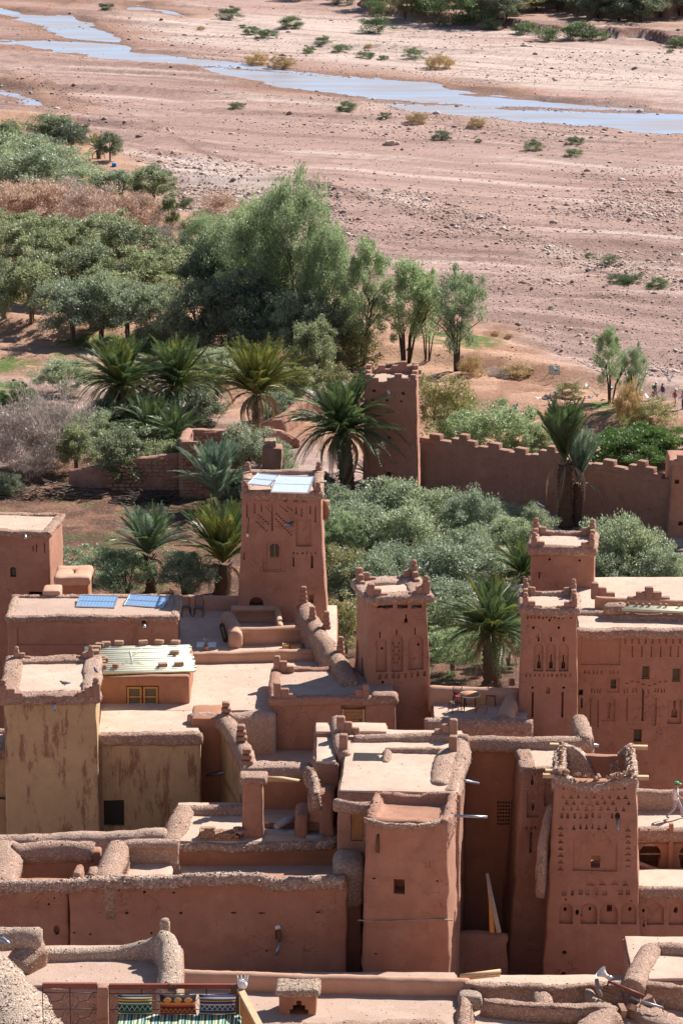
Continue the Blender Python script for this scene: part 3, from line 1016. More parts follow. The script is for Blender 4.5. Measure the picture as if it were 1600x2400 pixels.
# far watch tower
t = gnd(915, 1152)
b = Bld('watch_tower', 'tall square mud watch tower with stepped battlements on the plain beyond the palms', 'tower', 854, 976, 905, t.y - 1, 5.2, -1.2, yaw=-3, batter=.018)
b.wall('mud_wall', r=.1, amp=.06)
b.holes([(872, 912, 880, 920), (940, 918, 948, 926), (903, 935, 910, 942), (870, 935, 876, 941), (937, 938, 943, 943), (907, 1002, 914, 1010), (907, 1022, 915, 1030)], .5)
b.hole(905, 1106, 916, 1115, .6)
b.row(858, 930, 1045, 1050, 6, .5, .06); b.row(862, 930, 1062, 1068, 6, .5, .05); b.row(858, 934, 1080, 1086, 6, .5, .05)
b.done()
MB().tube([b.F(908, 915, .1), b.F(911, 922, -.35)], .12, 8).build('drain_spout', M_['white_paint'], b.e)
th = .42
for side in range(4):
    for i in range(2 if side in (0, 2) else 2):
        mb = MB()
        if side == 0: xs_, y_ = [-b.w * .30, b.w * .14], 0
        elif side == 2: xs_, y_ = [-b.w * .22, b.w * .2], b.d - th
        if side in (0, 2):
            crenel(mb, xs_[i], y_, b.h, 2 + (i + side) % 2, .62, .34, th, side * 3 + i)
        else:
            rb = MB(); crenel(rb, (-1 if side == 1 else 1) * 0 + b.d * (.28 + .42 * i) , 0, b.h, 3, .55, .34, th, side * 5 + i)
            X0 = -b.w / 2 if side == 1 else b.w / 2 - th
            mb.add([(X0 + v[1], v[0], v[2]) for v in rb.v], [f[::-1] for f in rb.f])
        mb.build('battlement', M_['mud_wall_rough'], b.e)
for sx in (-1, 1):
    for sy in (0, 1):
        mb = MB()
        x0 = -b.w / 2 if sx < 0 else b.w / 2 - .6
        y0 = 0 if sy == 0 else b.d - .6
        rbox(mb, (x0, y0, b.h - .06), (x0 + .6, y0 + .6, b.h + .6), .06, .4, .03, seed=sx)
        rbox(mb, (x0 + .08, y0 + .08, b.h + .55), (x0 + .52, y0 + .52, b.h + .95), .06, .4, .03, seed=sy)
        mb.build('battlement', M_['mud_wall_rough'], b.e)
rbt = MB(); rbox(rbt, (-b.w / 2 + .1, .1, b.h - .1), (b.w / 2 - .1, b.d - .1, b.h + .05), .05, .6, .03); rbt.build('roof', M_['roof_dust_dull'], b.e)

# long crenellated garden wall, coming nearer to the right
wa, wb = PZ(985, 1152, 0), PZ(1572, 1246, 0)
e = empty('garden_wall', (wa.x, wa.y, -1), math.atan2(wb.y - wa.y, wb.x - wa.x), 'long crenellated mud garden wall running from the watch tower behind the tall twin palm', 'wall')
L_ = math.hypot(wb.x - wa.x, wb.y - wa.y)
mb = MB(); Hw = 5.2
n = 40
rbox(mb, (0, 0, 0), (L_, .7, Hw), .1, .6, .10, .01, seed=3)
mb.build('wall', M_['mud_wall'], e)
k = 0
x = 1.3
while x < L_ - .4:
    mb = MB(); crenel(mb, x, .02, Hw - .1 * (k % 2), 2 + (k % 3 == 1), 1.0 - .25 * (k % 3 == 1), .44, .66, k * 1.7)
    mb.build('battlement', M_['mud_wall_rough'], e)
    x += 2.75 + .25 * math.sin(k * 2.3); k += 1
# tower stub at the right edge of the picture
b = Bld('gate_tower', 'plain mud gate tower at the right end of the crenellated garden wall', 'tower', 1574, 1700, 1090, wb.y - 1.2, 5, -1.2, batter=.05)
b.wall('mud_wall')
b.holes([(1580, 1124, 1590, 1134), (1588, 1222, 1599, 1232)], .6, 'rect')
b.done()
for i in range(3):
    mb = MB(); crenel(mb, -b.w / 2 + .7 + i * 1.9, 0, b.h, 2, .6, .4, .5, i); mb.build('battlement', M_['mud_wall_rough'], b.e)

# ================================================================ stone ruins among the palms
def stone_wall(parent, pts, w, base, bw=.42, bh=.24, mat='adobe_brick', maxn=290, mats=None):
    """core wall with separate facing stones set proud of it"""
    mb = MB(); sweep(mb, pts, w, .5, amp=.07, base=base, rnd=.25, seed=random.random() * 9)
    core = mb.build('wall', M_['mud_wall_rough'], parent)
    return core
stone_me = []
for i in range(5):
    mb = MB()
    rnd = random.Random(i)
    vs = [(sx * .5 * rnd.uniform(.8, 1.05), sy * .5 * rnd.uniform(.8, 1.05), sz * .5 * rnd.uniform(.75, 1.05)) for sz in (-1, 1) for sy in (-1, 1) for sx in (-1, 1)]
    mb.add(vs, [(0, 2, 3, 1), (4, 5, 7, 6), (0, 1, 5, 4), (2, 6, 7, 3), (0, 4, 6, 2), (1, 3, 7, 5)])
    me = bpy.data.meshes.new('stone'); me.from_pydata(mb.v, [], mb.f); me.materials.append(M_['adobe_brick']); me.update()
    stone_me.append(me)
def face_stones(parent, x0, x1, y, z0, z1, bw, bh, top=lambda x: 1e9, keep=.9, name='stone'):
    z = z0; r = 0
    while z < z1:
        x = x0 - (r % 2) * bw * .5
        while x < x1:
            ww = bw * random.uniform(.7, 1.2)
            if z < top(x) and random.random() < keep and x > x0 - .3:
                place(name, random.choice(stone_me), parent, (x + ww / 2, y + random.uniform(-.03, .03), z + bh / 2), (random.uniform(-.08, .08), random.uniform(-.06, .06), random.uniform(-.1, .1)), (ww * .92, .3, bh * .86))
            x += ww
        z += bh; r += 1
rz0 = 0.0
p = gnd(470, 1165)
e = empty('stone_ruin', (p.x, p.y, p.z - .3), 0, 'roofless ruin of reddish field stone with a tall left corner between the palms', 'ruin')
s_ = 29.0   # photo pixels per metre here
def rx(px): return (px - 470) / s_
for (pts, base) in [([(rx(428), 0, 5.2), (rx(452), 0, 5.2), (rx(470), 0, 3.9), (rx(500), 0, 3.2)], 0), ([(rx(430), .3, 5.2), (rx(432), 4.5, 4.9), (rx(436), 7.5, 4.4)], 0),
                    ([(rx(440), 7.5, 4.4), (rx(500), 7.6, 4.3), (rx(560), 7.7, 4.2), (rx(580), 7.6, 3.8)], 0)]:
    mb = MB(); sweep(mb, pts, .75, .5, amp=.09, base=base, rnd=.3, seed=random.random() * 9)
    mb.build('wall', M_['mud_wall_rough'], e)
face_stones(e, rx(426), rx(470), -.36, .1, 5.0, .5, .3, top=lambda x: 5.0 if x < rx(455) else 3.8)
face_stones(e, rx(442), rx(578), 7.2, 1.2, 4.1, .5, .3, keep=.8)
mb = MB(); sweep(mb, [(rx(500), 1.2, 2.4), (rx(560), 1.6, 2.3), (rx(620), 1.4, 2.6)], .7, .5, amp=.1, base=0, rnd=.3); mb.build('wall', M_['mud_wall_rough'], e)
p = gnd(330, 1150)
e = empty('tumbled_stone_wall', (p.x, p.y, p.z - .2), 0, 'low tumbled stone wall in shade behind the small olive, left of the ruin', 'wall')
mb = MB(); sweep(mb, [(-6, 1.5, 1.6), (-3, 1, 2.2), (0, .5, 3.0), (3.2, .4, 3.4)], .8, .5, amp=.12, base=0, rnd=.3); mb.build('wall', M_['mud_wall_rough'], e)
face_stones(e, -3, 3.2, .05, .2, 3.2, .55, .32, top=lambda x: 2.4 + x * .25, keep=.8)
p = gnd(600, 1060)
for (nm, lab, pts, w) in [('ruined_garden_wall', 'crumbling mud and stone wall behind the yellowish palm', [P(560, 992, p.y + 6), P(600, 995, p.y + 6), P(660, 975, p.y + 7), P(712, 930, p.y + 12), P(760, 905, p.y + 14)], .8),
                          ('broken_field_wall', 'short broken mud wall left of the big dark palm', [P(620, 1000, p.y + 1), P(665, 1010, p.y + 2), P(700, 1030, p.y + 2)], .8)]:
    o = mudpath(nm, pts, w, base=-.5, mat='mud_wall_rough', amp=.14, rnd=.35)
    tag(o, lab, 'wall')
b = Bld('gate_ruin', 'small ruined gatehouse with a pale upright post beside the big dark palm', 'ruin', 615, 660, 1050, gnd(640, 1150).y, 1.5, -.4)
b.wall('mud_wall_rough', r=.1, amp=.1); b.done()
rb_ = MB(); rbox(rb_, (-.7, .2, b.h - .1), (.3, 1.2, b.h + .55), .1, .3, .08); rb_.build('rubble_cap', M_['rubble'], b.e)

# ================================================================ upper left: plastered house and terraces
BL = Bld('plastered_house', 'smooth pink plastered house with small arched window at the left edge', 'house', -60, 117, 1252, 166, 3.6, zb(166), yaw=-6, batter=.0)
BL.wall('mud_wall', amp=.04)
BL.window(24, 1328, 39, 1353, mat='window_glass', frame='wood_dark', deep=.35, nx=1, ny=3, fw=.04, kind='arch', name='arched_window')
BL.hole(68, 1386, 102, 1404, 1.2)
BL.holes([(77, 1280, 80, 1291), (104, 1272, 107, 1296), (85, 1275, 88, 1294)], .12, 'rect')
BL.done()
BL.roof('roof_dust').parapet(.5, .35, .12)
MB().tube([BL.F(60, 1252, 0), BL.F(61, 1262, -.5)], .07).build('lamp', M_['metal_frame'], BL.e)

TZ = 23.1     # level of the big terrace
TERR = Bld('terrace_block', 'broad kasbah block with sunlit flat terrace behind the ochre walls', 'house', 225, 790, 1700, 148.2, 17, zb(150))
TERR.h = TZ - TERR.e.location.z
TERR.wall('mud_wall', amp=.03)
TERR.roof('roof_dust', inset=.05, amp=.02)
# low rounded terrace walls
mudpath('parapet', [TERR.L(PZ(205, 1392, 23.9)), TERR.L(PZ(380, 1393, 23.9)), TERR.L(PZ(565, 1397, 23.9))], .45, 1.0, mat='plaster_smooth', parent=TERR.e, amp=.03)
mudpath('parapet', [TERR.L(PZ(452, 1528, 23.7)), TERR.L(PZ(600, 1524, 23.7)), TERR.L(PZ(735, 1520, 23.7))], .62, .8, mat='plaster_smooth', parent=TERR.e, amp=.04)
# right-hand descending rounded parapet with finials
rp = [PZ(708, 1405, 24.7), PZ(718, 1430, 24.6), PZ(745, 1472, 24.5), PZ(768, 1500, 24.5), PZ(785, 1530, 24.45), PZ(806, 1562, 24.4), PZ(815, 1585, 24.3)]
rp = [q + Vector((.1, -.3, 0)) for q in rp]
mudpath('parapet', [TERR.L(q) for q in rp], [.95, 1.0, .9, .95, 1.0, 1.0, .9], 4.5, mat='mud_parapet', parent=TERR.e, amp=.07, batter=.02)
for (px, py, z) in [(711, 1400, 24.9), (732, 1447, 24.6), (765, 1459, 24.7), (798, 1519, 24.6)]:
    TERR.finial(TERR.L(PZ(px, py + 14, z - .3)), 4, .2, .22)
# planter box
pz0 = 24.05
for pts, w in [([(533, 1432), (552, 1462), (552, 1478)], .7), ([(548, 1418), (600, 1418), (648, 1419)], .5), ([(541, 1470), (640, 1468), (735, 1462)], .45), ([(648, 1419), (654, 1440), (656, 1462)], .3)]:
    mudpath('planter_wall', [TERR.L(PZ(px, py, pz0)) for px, py in pts], w, 1.05, mat='plaster_smooth', parent=TERR.e, amp=.03)

# small round-shouldered block between house and terrace
b = Bld('stair_block', 'small round-topped mud stair block against the plastered house', 'shed', 131, 208, 1364, 164, 2.2, zb(164))
b.wall('mud_wall_orange', amp=.04).done()
b.parapet(.9, .5, .1, mat='plaster_smooth', amp=.04)
b = Bld('lean_to', 'little ledge with planks below the plastered house', 'shed', 100, 142, 1384, 160.5, 1.2, zb(160))
b.wall('plaster_smooth', amp=.04).done()

# long store with two solar panels on its roof
SB = Bld('store_room', 'long low mud store with gravelly roof carrying two blue solar panels', 'house', 17, 415, 1452, 157, 3.6, zb(157) + 2)
SB.wall('mud_wall', amp=.04)
SB.hole(40, 1470, 322, 1512, .07)
SB.done()
SB.roof('roof_dust_dull').parapet(.42, .35, .12)
MB().tube([SB.F(337, 1455, 0), SB.F(339, 1470, -.3)], .1).build('wall_lamp', M_['metal_dark'], SB.e)
MB().tube([SB.F(338, 1465, -.25), SB.F(340, 1472, -.4)], .09).build('wall_lamp', M_['metal_frame'], SB.e)

def solar(name, label, corners, mat, z, group=None):
    """corners photo px: back-left, back-right, front-right, front-left; built as a tilted slab on legs"""
    bl, br, fr, fl = corners
    A = PZ(*fl, z + .12); B = PZ(*fr, z + .12)
    depth_y = None
    C = PZ(*bl, z + .34); D = PZ(*br, z + .34)
    c = (A + B + C + D) / 4
    ex = ((B - A) + (D - C)).normalized()
    ey = ((C - A) + (D - B)) / 2
    ly = ey.length; ey.normalize()
    ez = ex.cross(ey).normalized(); ey = ez.cross(ex)
    lx = ((B - A).length + (D - C).length) / 2
    e = empty(name, (c.x, c.y, z), 0, label, 'solar panel', group)
    rot = Matrix((ex, ey, ez)).transposed().to_euler()
    mb = MB().box((0, 0, 0), (lx - .06, ly - .06, .03)); o = mb.build('cell_sheet', M_[mat], e, smooth=False); o.location = (0, 0, c.z - z); o.rotation_euler = rot
    mb = MB()
    for s in (-1, 1):
        mb.box((s * (lx / 2 - .02), 0, .006), (.05, ly, .06)); mb.box((0, s * (ly / 2 - .02), .004), (lx, .05, .055))
    mb.box((0, 0, .012), (lx - .08, .035, .03))
    o = mb.build('frame', M_['metal_frame'], e, smooth=False); o.location = (0, 0, c.z - z); o.rotation_euler = rot
    for q in (A, B, C, D):
        q = c + (q - c) * .8
        MB().tube([(q.x - c.x, q.y - c.y, 0), (q.x - c.x, q.y - c.y, q.z - z - .02)], .025, 5).build('leg', M_['metal_dark'], e)
    return e
zr = SB.e.location.z + SB.h
solar('solar_panel', 'blue solar panel on the long store roof, left of the two', [(186, 1394), (275, 1398), (272, 1424), (180, 1423)], 'solar_cell', zr, 'solar panels on the store roof')
solar('solar_panel', 'blue solar panel on the long store roof, right of the two', [(296, 1392), (389, 1400), (389, 1424), (298, 1420)], 'solar_cell', zr, 'solar panels on the store roof')

# ================================================================ T1, the tall decorated tower with panels
T1 = Bld('kasbah_tower', 'tall tapering mud tower with arched window and solar panels on top', 'tower', 570, 751, 1163, 162.5, 4.3, zb(162), batter=.052)
T1.wall('mud_wall', r=.14, amp=.05)
T1.row(574, 744, 1168, 1172, 8, .45, .12, py0b=1174)
for (x, y0, y1) in [(579, 1181, 1214), (597, 1181, 1204), (613, 1183, 1200), (638, 1186, 1244), (694, 1188, 1206), (707, 1190, 1211), (727, 1187, 1206), (739, 1188, 1225), (572, 1295, 1312)]:
    T1.hole(x - 1.8, y0, x + 1.8, y1, .12)
for (x, y, n, dx, dy) in [(655, 1184, 4, 5, 4), (646, 1203, 6, 5.5, 5), (645, 1215, 8, 5, 5.2), (604, 1205, 5, 5.5, 5), (600, 1222, 6, 4.5, 4), (622, 1188, 4, 4, 4), (672, 1186, 3, 5, 4)]:
    for k in range(n): T1.hole(x + dx * k, y + dy * k, x + dx * k + dx * .75, y + dy * k + 3.2, .09)
T1.hole(693, 1218, 729, 1281, .12)
T1.hole(616, 1262, 668, 1340, .035)
T1.hole(624, 1269, 660, 1337, .10)
T1.window(631, 1274, 656, 1308, frame='wood_door', deep=.35, nx=2, ny=1, kind='horseshoe', fw=.05, name='arched_window')
T1.row(682, 745, 1294, 1299, 6, .35, .09)
T1.hole(686, 1306, 689.5, 1328, .3); T1.hole(728, 1302, 734, 1332, .3)
T1.hole(584, 1399, 617, 1425, .9, 'arch')
T1.hole(724, 1394, 735, 1414, .3)
T1.done()
T1.roof('roof_dust_dull').parapet(.5, .5, .14, mat='mud_parapet')
for sx, sy in ((-1, 0), (1, 0), (-1, 1), (1, 1)):
    T1.merlon(sx * (T1.w / 2 - .12), .12 if sy == 0 else T1.d - .12, -sx, 1 if sy == 0 else -1, 2, .42, .2, .3, z=T1.h + .08)
solar('solar_panel', 'small pale solar panel tilted on the tall tower top', [(596, 1109), (645, 1114), (640, 1140), (587, 1135)], 'solar_cell_pale', T1.e.location.z + T1.h + .55)
solar('solar_panel', 'large pale solar panel tilted on the tall tower top', [(647, 1115), (731, 1118), (727, 1156), (637, 1154)], 'solar_cell_pale', T1.e.location.z + T1.h + .5)
MB().box(T1.F(580, 1254, -.06), (.12, .12, .14)).build('wall_lamp', M_['white_paint'], T1.e, smooth=False)
MB().tube([T1.F(583, 1214, -.02), T1.F(580, 1252, -.03)], .015, 4).build('cable', M_['metal_dark'], T1.e)
MB().tube([T1.F(570, 1110, 2), T1.F(590, 1106, .3)], .05).build('roof_beam', M_['wood_grey'], T1.e)
for (px0, py0, px1, py1) in [(564, 1128, 592, 1131), (568, 1123, 600, 1124), (742, 1132, 764, 1128)]:
    a_, b_ = T1.L(PZ(px0, py0, T1.e.location.z + T1.h + .5)), T1.L(PZ(px1, py1, T1.e.location.z + T1.h + .5))
    MB().tube([a_, b_], .05).build('roof_beam', M_['wood_grey'], T1.e)
MB().box((T1.w / 2 + .25, 1.2, T1.h - 1.0), (.3, .5, .9)).build('bracket', M_['mud_wall_orange'], T1.e)

# ================================================================ H, ochre tower at left, I, ochre wall
H = Bld('ochre_tower', 'ochre plastered tower house with stained wall and pebbly rounded roof edge', 'house', 10, 226, 1640, 143, 5.6, zb(143) - 1, yaw=3, batter=.006)
H.wall('ochre_plaster', r=.1, amp=.06)
H.done()
H.roof('roof_dust').parapet(.85, .5, .2)
zt = H.h + .3
for sx in (-1, 1):
    H.merlon(sx * (H.w / 2 + .0), -.05, -sx, 0, 3, .34, .2, .34, z=zt - .12, both=False)
    H.merlon(sx * (H.w / 2 - .35), H.d - .2, -sx, 0, 3, .26, .15, .26, z=zt - .1, both=False)
H.spout(H.F(124, 1638, .1), H.F(129, 1664, -.55), .06)
b = Bld('ochre_house', 'ochre plastered house front at the left picture edge behind the ochre tower', 'house', -90, 16, 1770, 145.5, 3, zb(145) - 1)
b.wall('ochre_plaster', r=.1, amp=.06).done(); b.roof('roof_dust').parapet(.5, .5, .15)
b.spout(b.F(-5, 1870, 0), b.F(28, 1873, -.6), .05, 'metal_dark')
I = Bld('ochre_wall_house', 'ochre plastered house front with dark metal door and pebbly parapet', 'house', 225, 470, 1735, 144.3, 4.2, zb(144) - 1.6, yaw=2)
I.wall('ochre_plaster', r=.08, amp=.04)
I.hole(243, 1876, 292, 1936, .35)
I.done()
I.roof('roof_dust').parapet(.55, .62, .14, sides='F')
dx, dz = I.F(267, 1905, .22), None
o = MB().box((dx.x, dx.y, dx.z), (I.F(291, 1900).x - I.F(244, 1900).x, .06, I.F(260, 1877).z - I.F(260, 1935).z)).build('door', M_['metal_dark'], I.e, smooth=False)
MB().box((dx.x, dx.y - .05, dx.z), (.05, .05, .9)).build('door_rib', M_['metal_dark'], o, smooth=False)
mb = MB(); rbox(mb, (I.F(226, 1850, -.1).x, -.12, 0), (I.F(240, 1850, -.1).x, .2, I.h - .3), .05, .4, .04); mb.build('corner_pier', M_['mud_wall'], I.e)

# curved wall of the ochre house with finials, seen from outside
cw = [PZ(449, 1672, 23.6), PZ(490, 1668, 23.6), PZ(530, 1678, 23.6), PZ(552, 1708, 23.5), PZ(572, 1748, 23.4), PZ(586, 1788, 23.3), PZ(592, 1815, 23.2)]
e = empty('curved_ochre_wall', (cw[2].x, cw[2].y, 17.5), 0, 'curving ochre and red wall topped by stacked-block finials beside the courtyard', 'wall')
def rel(e, q): return Vector(q) - e.location
mb = MB(); sweep(mb, [rel(e, q - Vector((0, 0, .35))) for q in cw], .5, .5, base=0.0, amp=.05, rnd=.1); mb.build('wall', M_['ochre_plaster'], e)
mudpath('parapet', [rel(e, q) for q in cw], [.8, .9, .85, .8, .8, .8, .8], .6, mat='mud_parapet', parent=e)
mudpath('parapet', [rel(e, PZ(545, 1672, 23.55)), rel(e, PZ(622, 1662, 23.6)), rel(e, PZ(640, 1668, 23.5))], .7, 2.2, mat='mud_parapet', parent=e)
HB = type('o', (), {})()
for (px, py) in [(531, 1668), (566, 1722), (580, 1778)]:
    mb = MB(); q = rel(e, PZ(px, py + 6, 23.6))
    for i in range(3): rbox(mb, (q.x - .26 + .03 * i, q.y - .2, q.z - .15 + .26 * i), (q.x + .26 - .05 * i, q.y + .2, q.z + .08 + .26 * i), .09, .2, .02, seed=px)
    mb.build('finial', M_['mud_wall_rough'], e)
MB().tube([rel(e, PZ(539, 1808, 21.2)), rel(e, PZ(484, 1818, 20.9))], .06).build('drain_spout', M_['metal_pipe'], e)
e2 = Bld('red_house_front', 'narrow shaded red mud front between the ochre wall and the curved wall', 'house', 449, 520, 1684, 146.0, 2, zb(146) - 1)
e2.wall('mud_wall_orange', amp=.05).done()

# ================================================================ shed with the cane roof
G = Bld('cane_roof_shed', 'red mud shed with orange-framed double window under a ribbed cane roof', 'shed', 222, 444, 1585, 149.2, 4.2, TZ - .1)
G.wall('mud_wall_orange', amp=.03)
x, z, w, h = G.hole(296, 1607, 373, 1658, .18)
G.done()
for i, (a, c) in enumerate(((298, 333), (336, 371))):
    p0, p1 = G.F(a, 1609, .08), G.F(c, 1656, .08)
    mb = MB(); fw = .09; w = p1.x - p0.x; h = p0.z - p1.z; xc, zc = (p0.x + p1.x) / 2, (p0.z + p1.z) / 2
    for s in (-1, 1):
        mb.box((xc + s * (w / 2 - fw / 2), .06, zc), (fw, .08, h)); mb.box((xc, .062, zc + s * (h / 2 - fw / 2)), (w, .076, fw))
    mb.box((xc, .064, zc), (w, .07, fw * .8))
    wo = mb.build('window', M_['wood_orange'], G.e, smooth=False)
    MB().box((xc, .1, zc), (w - .02, .012, h - .02)).build('screen', M_['mesh_screen'], wo, smooth=False)
    MB().tube([(xc + (w / 2 - .05) * (1 if i == 0 else -1), 0.0, zc - .1), (xc + (w / 2 - .05) * (1 if i == 0 else -1), -.04, zc + .05)], .02, 5).build('handle', M_['metal_frame'], wo)
zf, zk = G.h + .08, G.h + .55
fl, fr, bl, br = [G.L(PZ(px, py, G.e.location.z + z)) for px, py, z in ((216, 1580, zf), (458, 1574, zf), (198, 1519, zk), (444, 1514, zk))]
ns = 26
for i in range(ns):
    t = (i + .5) / ns
    a, c = fl.lerp(bl, t), fr.lerp(br, t)
    mb = MB(); mb.tube([a + Vector((random.uniform(-.1, .1), 0, 0)), (a + c) / 2 + Vector((0, 0, random.uniform(-.02, .02))), c + Vector((random.uniform(-.12, .12), 0, 0))], .085 if i % 2 else .06, 6)
    mb.build('roof_cane', M_['cane_white' if i % 2 else 'cane'], G.e)
for t in (.03, .25):
    a, c = fl.lerp(fr, t), bl.lerp(br, t)
    MB().tube([a - Vector((0, 0, .13)), c - Vector((0, 0, .13))], .06, 6).build('roof_beam', M_['wood_grey'], G.e)
def roof_pt(px, py):
    """point on the sloping cane roof"""
    n = (fr - fl).cross(bl - fl).normalized()
    o = G.Mi @ Vector((0, 0, CAM_H)); d = ray(px, py)
    t = (fl - o).dot(n) / d.dot(n)
    return G.M @ (o + d * t)
mb = MB(); w_ = [roof_pt(*q) + Vector((0, 0, .12)) for q in [(286, 1561), (303, 1556), (322, 1557), (342, 1560)]]
brick_me = []
for i in range(3):
    mb2 = MB(); rbox(mb2, (-.5, -.5, -.5), (.5, .5, .5), .12, .6, .05, seed=i * 3)
    me = bpy.data.meshes.new('mud_brick'); me.from_pydata(mb2.v, [], mb2.f); me.materials.append(M_['adobe_brick']); me.update()
    me.polygons.foreach_set('use_smooth', [True] * len(me.polygons)); brick_me.append(me)
cl = [('first from the left along the back edge', 235, 1519), ('second along the back edge', 249, 1516), ('third along the back edge', 279, 1514), ('fourth along the back edge', 336, 1513), ('fifth along the back edge', 373, 1512),
      ('dark, at the back right corner', 412, 1513), ('big, behind the white hose at the left', 226, 1526), ('single, under the right end', 410, 1537), ('small, third from the front at the left edge', 226, 1535),
      ('long, in the left stack, back', 238, 1549), ('in the left stack, middle', 243, 1554), ('in the left stack, lower', 238, 1561), ('flat, in the left stack, front', 240, 1569), ('small, right of the left stack', 272, 1568), ('at the front edge, left of two', 382, 1566), ('at the front edge, right of two', 420, 1564)]
for lab, px, py in cl:
    q = roof_pt(px, py)
    o = place('mud_brick', random.choice(brick_me), None, (q.x, q.y, q.z + .17), (random.uniform(-.1, .1), 0, random.uniform(-.25, .25)), (.42 if 'small' not in lab else .26, .3, .17))
    tag(o, 'mud brick weighing down the cane roof, ' + lab, 'brick', 'mud bricks on the cane roof')
o = MB().tube(w_, .02, 5).tube([roof_pt(*q) + Vector((0, 0, .12)) for q in [(306, 1530), (309, 1545), (311, 1560)]], .02, 5).tube([roof_pt(*q) + Vector((0, 0, .12)) for q in [(309, 1545), (322, 1534), (333, 1527)]], .02, 5).build('hose', M_['cane_white'])
tag(o, 'pale loose cane strips lying tangled in the middle of the ribbed roof', 'cane')
# ================================================================ M, middle house with plank door
Mh = Bld('courtyard_house', 'single-storey mud house with plank door and stepped corner finials beside the courtyard', 'house', 637, 926, 1645, 147.5, 4.6, 21.4)
Mh.wall('mud_wall', amp=.04)
Mh.hole(799, 1646, 856, 1716, .25)
Mh.done()
Mh.roof('roof_dust_dull').parapet(.5, .45, .14, sides='FBL', mat='mud_wall_rough')
mb = MB(); rbox(mb, (Mh.F(868, 1645).x, -.15, Mh.h - .15), (Mh.w / 2 + .1, .7, Mh.h + .35), .2, .25, .05); mb.build('coping', M_['mud_parapet'], Mh.e)
Mh.merlon(-Mh.w / 2 + .25, .1, 1, 0, 3, .35, .26, .34, z=Mh.h + .1, knob=False, both=False)
Mh.merlon(-Mh.w / 2 + .15, Mh.d - .4, 1, 0, 3, .33, .24, .3, z=Mh.h + .15, knob=False, both=False)
Mh.merlon(Mh.F(857, 1645).x, .1, -1, 0, 3, .33, .24, .3, z=Mh.h + .1, knob=False, both=False)
p0, p1 = Mh.F(801, 1662, .12), Mh.F(854, 1716, .12)
dr = MB().box(((p0.x + p1.x) / 2, .15, (p0.z + p1.z) / 2), (p1.x - p0.x, .03, p0.z - p1.z)).build('door', M_['wood_dark'], Mh.e, smooth=False)
for i in range(7):
    hgt = (p0.z - p1.z) / 7
    MB().box(((p0.x + p1.x) / 2, .11, p1.z + hgt * (i + .5)), (p1.x - p0.x - .16, .05 + .01 * (i % 2), hgt * .92)).build('plank', M_['wood_door'], dr, smooth=False)
for s in (-1, 1):
    MB().box(((p0.x + p1.x) / 2 + s * ((p1.x - p0.x) / 2 - .04), .08, (p0.z + p1.z) / 2), (.09, .1, p0.z - p1.z + .06)).build('door_post', M_['wood_pale'], dr, smooth=False)
MB().box((p1.x - .2, .06, (p0.z + p1.z) / 2 + .05), (.06, .05, .08)).build('handle', M_['metal_dark'], dr, smooth=False)
# courtyard in front
b = Bld('courtyard_floor_block', 'low block carrying the shaded courtyard below the middle house', 'courtyard', 560, 860, 1800, 141.6, 5.9, zb(142))
b.h = 21.5 - b.e.location.z
b.wall('mud_wall', amp=.03).done().roof('roof_dust_dull')
q0, q1 = PZ(752, 1766, 21.6), PZ(741, 1708, 23.2)
q1 = P(741, 1706, 147.3)
o = MB().tube([q0, q1], .02, 4).build('board', M_['wood_grey'])
o.data = (lambda m: (m.box((0, 0, 0), (.24, .04, (q1 - q0).length)), m)[1])(MB()).build('tmpb', M_['wood_grey'], None, False).data
bpy.data.objects.remove(bpy.data.objects['tmpb'])
o.location = (q0 + q1) / 2; o.rotation_euler = (q1 - q0).to_track_quat('Z', 'Y').to_euler()
tag(o, 'weathered grey board leaning against the middle house wall', 'board')

# ================================================================ T2
T2 = Bld('kasbah_tower', 'cracked mud tower with three tall blind niches and overhanging roof edge in the centre', 'tower', 866, 1001, 1405, 150, 2.8, zb(150), yaw=11, batter=.035)
T2.wall('mud_wall', r=.1, amp=.05)
for (x0, x1) in [(883, 897), (897, 921), (931, 955), (964, 988)]:
    T2.hole(x0, 1418, x1, 1425, .3)
T2.hole(947, 1440, 955, 1459, .5, 'keyhole')
for (x0, x1, y0, y1) in [(880, 906, 1496, 1574), (916, 944, 1488, 1574), (956, 992, 1490, 1569)]:
    T2.hole(x0, y0, x1, y1, .13, 'arch')
for x, y0, y1 in [(890, 1481, 1496), (929, 1476, 1490), (972, 1472, 1488)]: T2.hole(x - 1.5, y0, x + 1.5, y1, .2)
for k in range(6):
    T2.hole(921 + (k % 2) * 3, 1506 + k * 9, 924 + (k % 2) * 3, 1512 + k * 9, .2); T2.hole(934 - (k % 2) * 3, 1506 + k * 9, 937 - (k % 2) * 3, 1512 + k * 9, .2)
T2.holes([(893, 1518, 899, 1525), (978, 1509, 984, 1516), (893, 1595, 900, 1603)], .4)
T2.row(882, 1001, 1581, 1592, 8, .42, .1, py0b=1574)
T2.done()
T2.roof('roof_dust').parapet(.95, .45, .3, mat='mud_parapet')
z2 = T2.h + .18
for sx, sy in ((-1, 0), (1, 0), (-1, 1), (1, 1)):
    T2.merlon(sx * (T2.w / 2 - .05), .0 if sy == 0 else T2.d - .1, -sx, 1 if sy == 0 else -1, 3, .32, .23, .32, z=z2 - .05, knob=sx > 0)
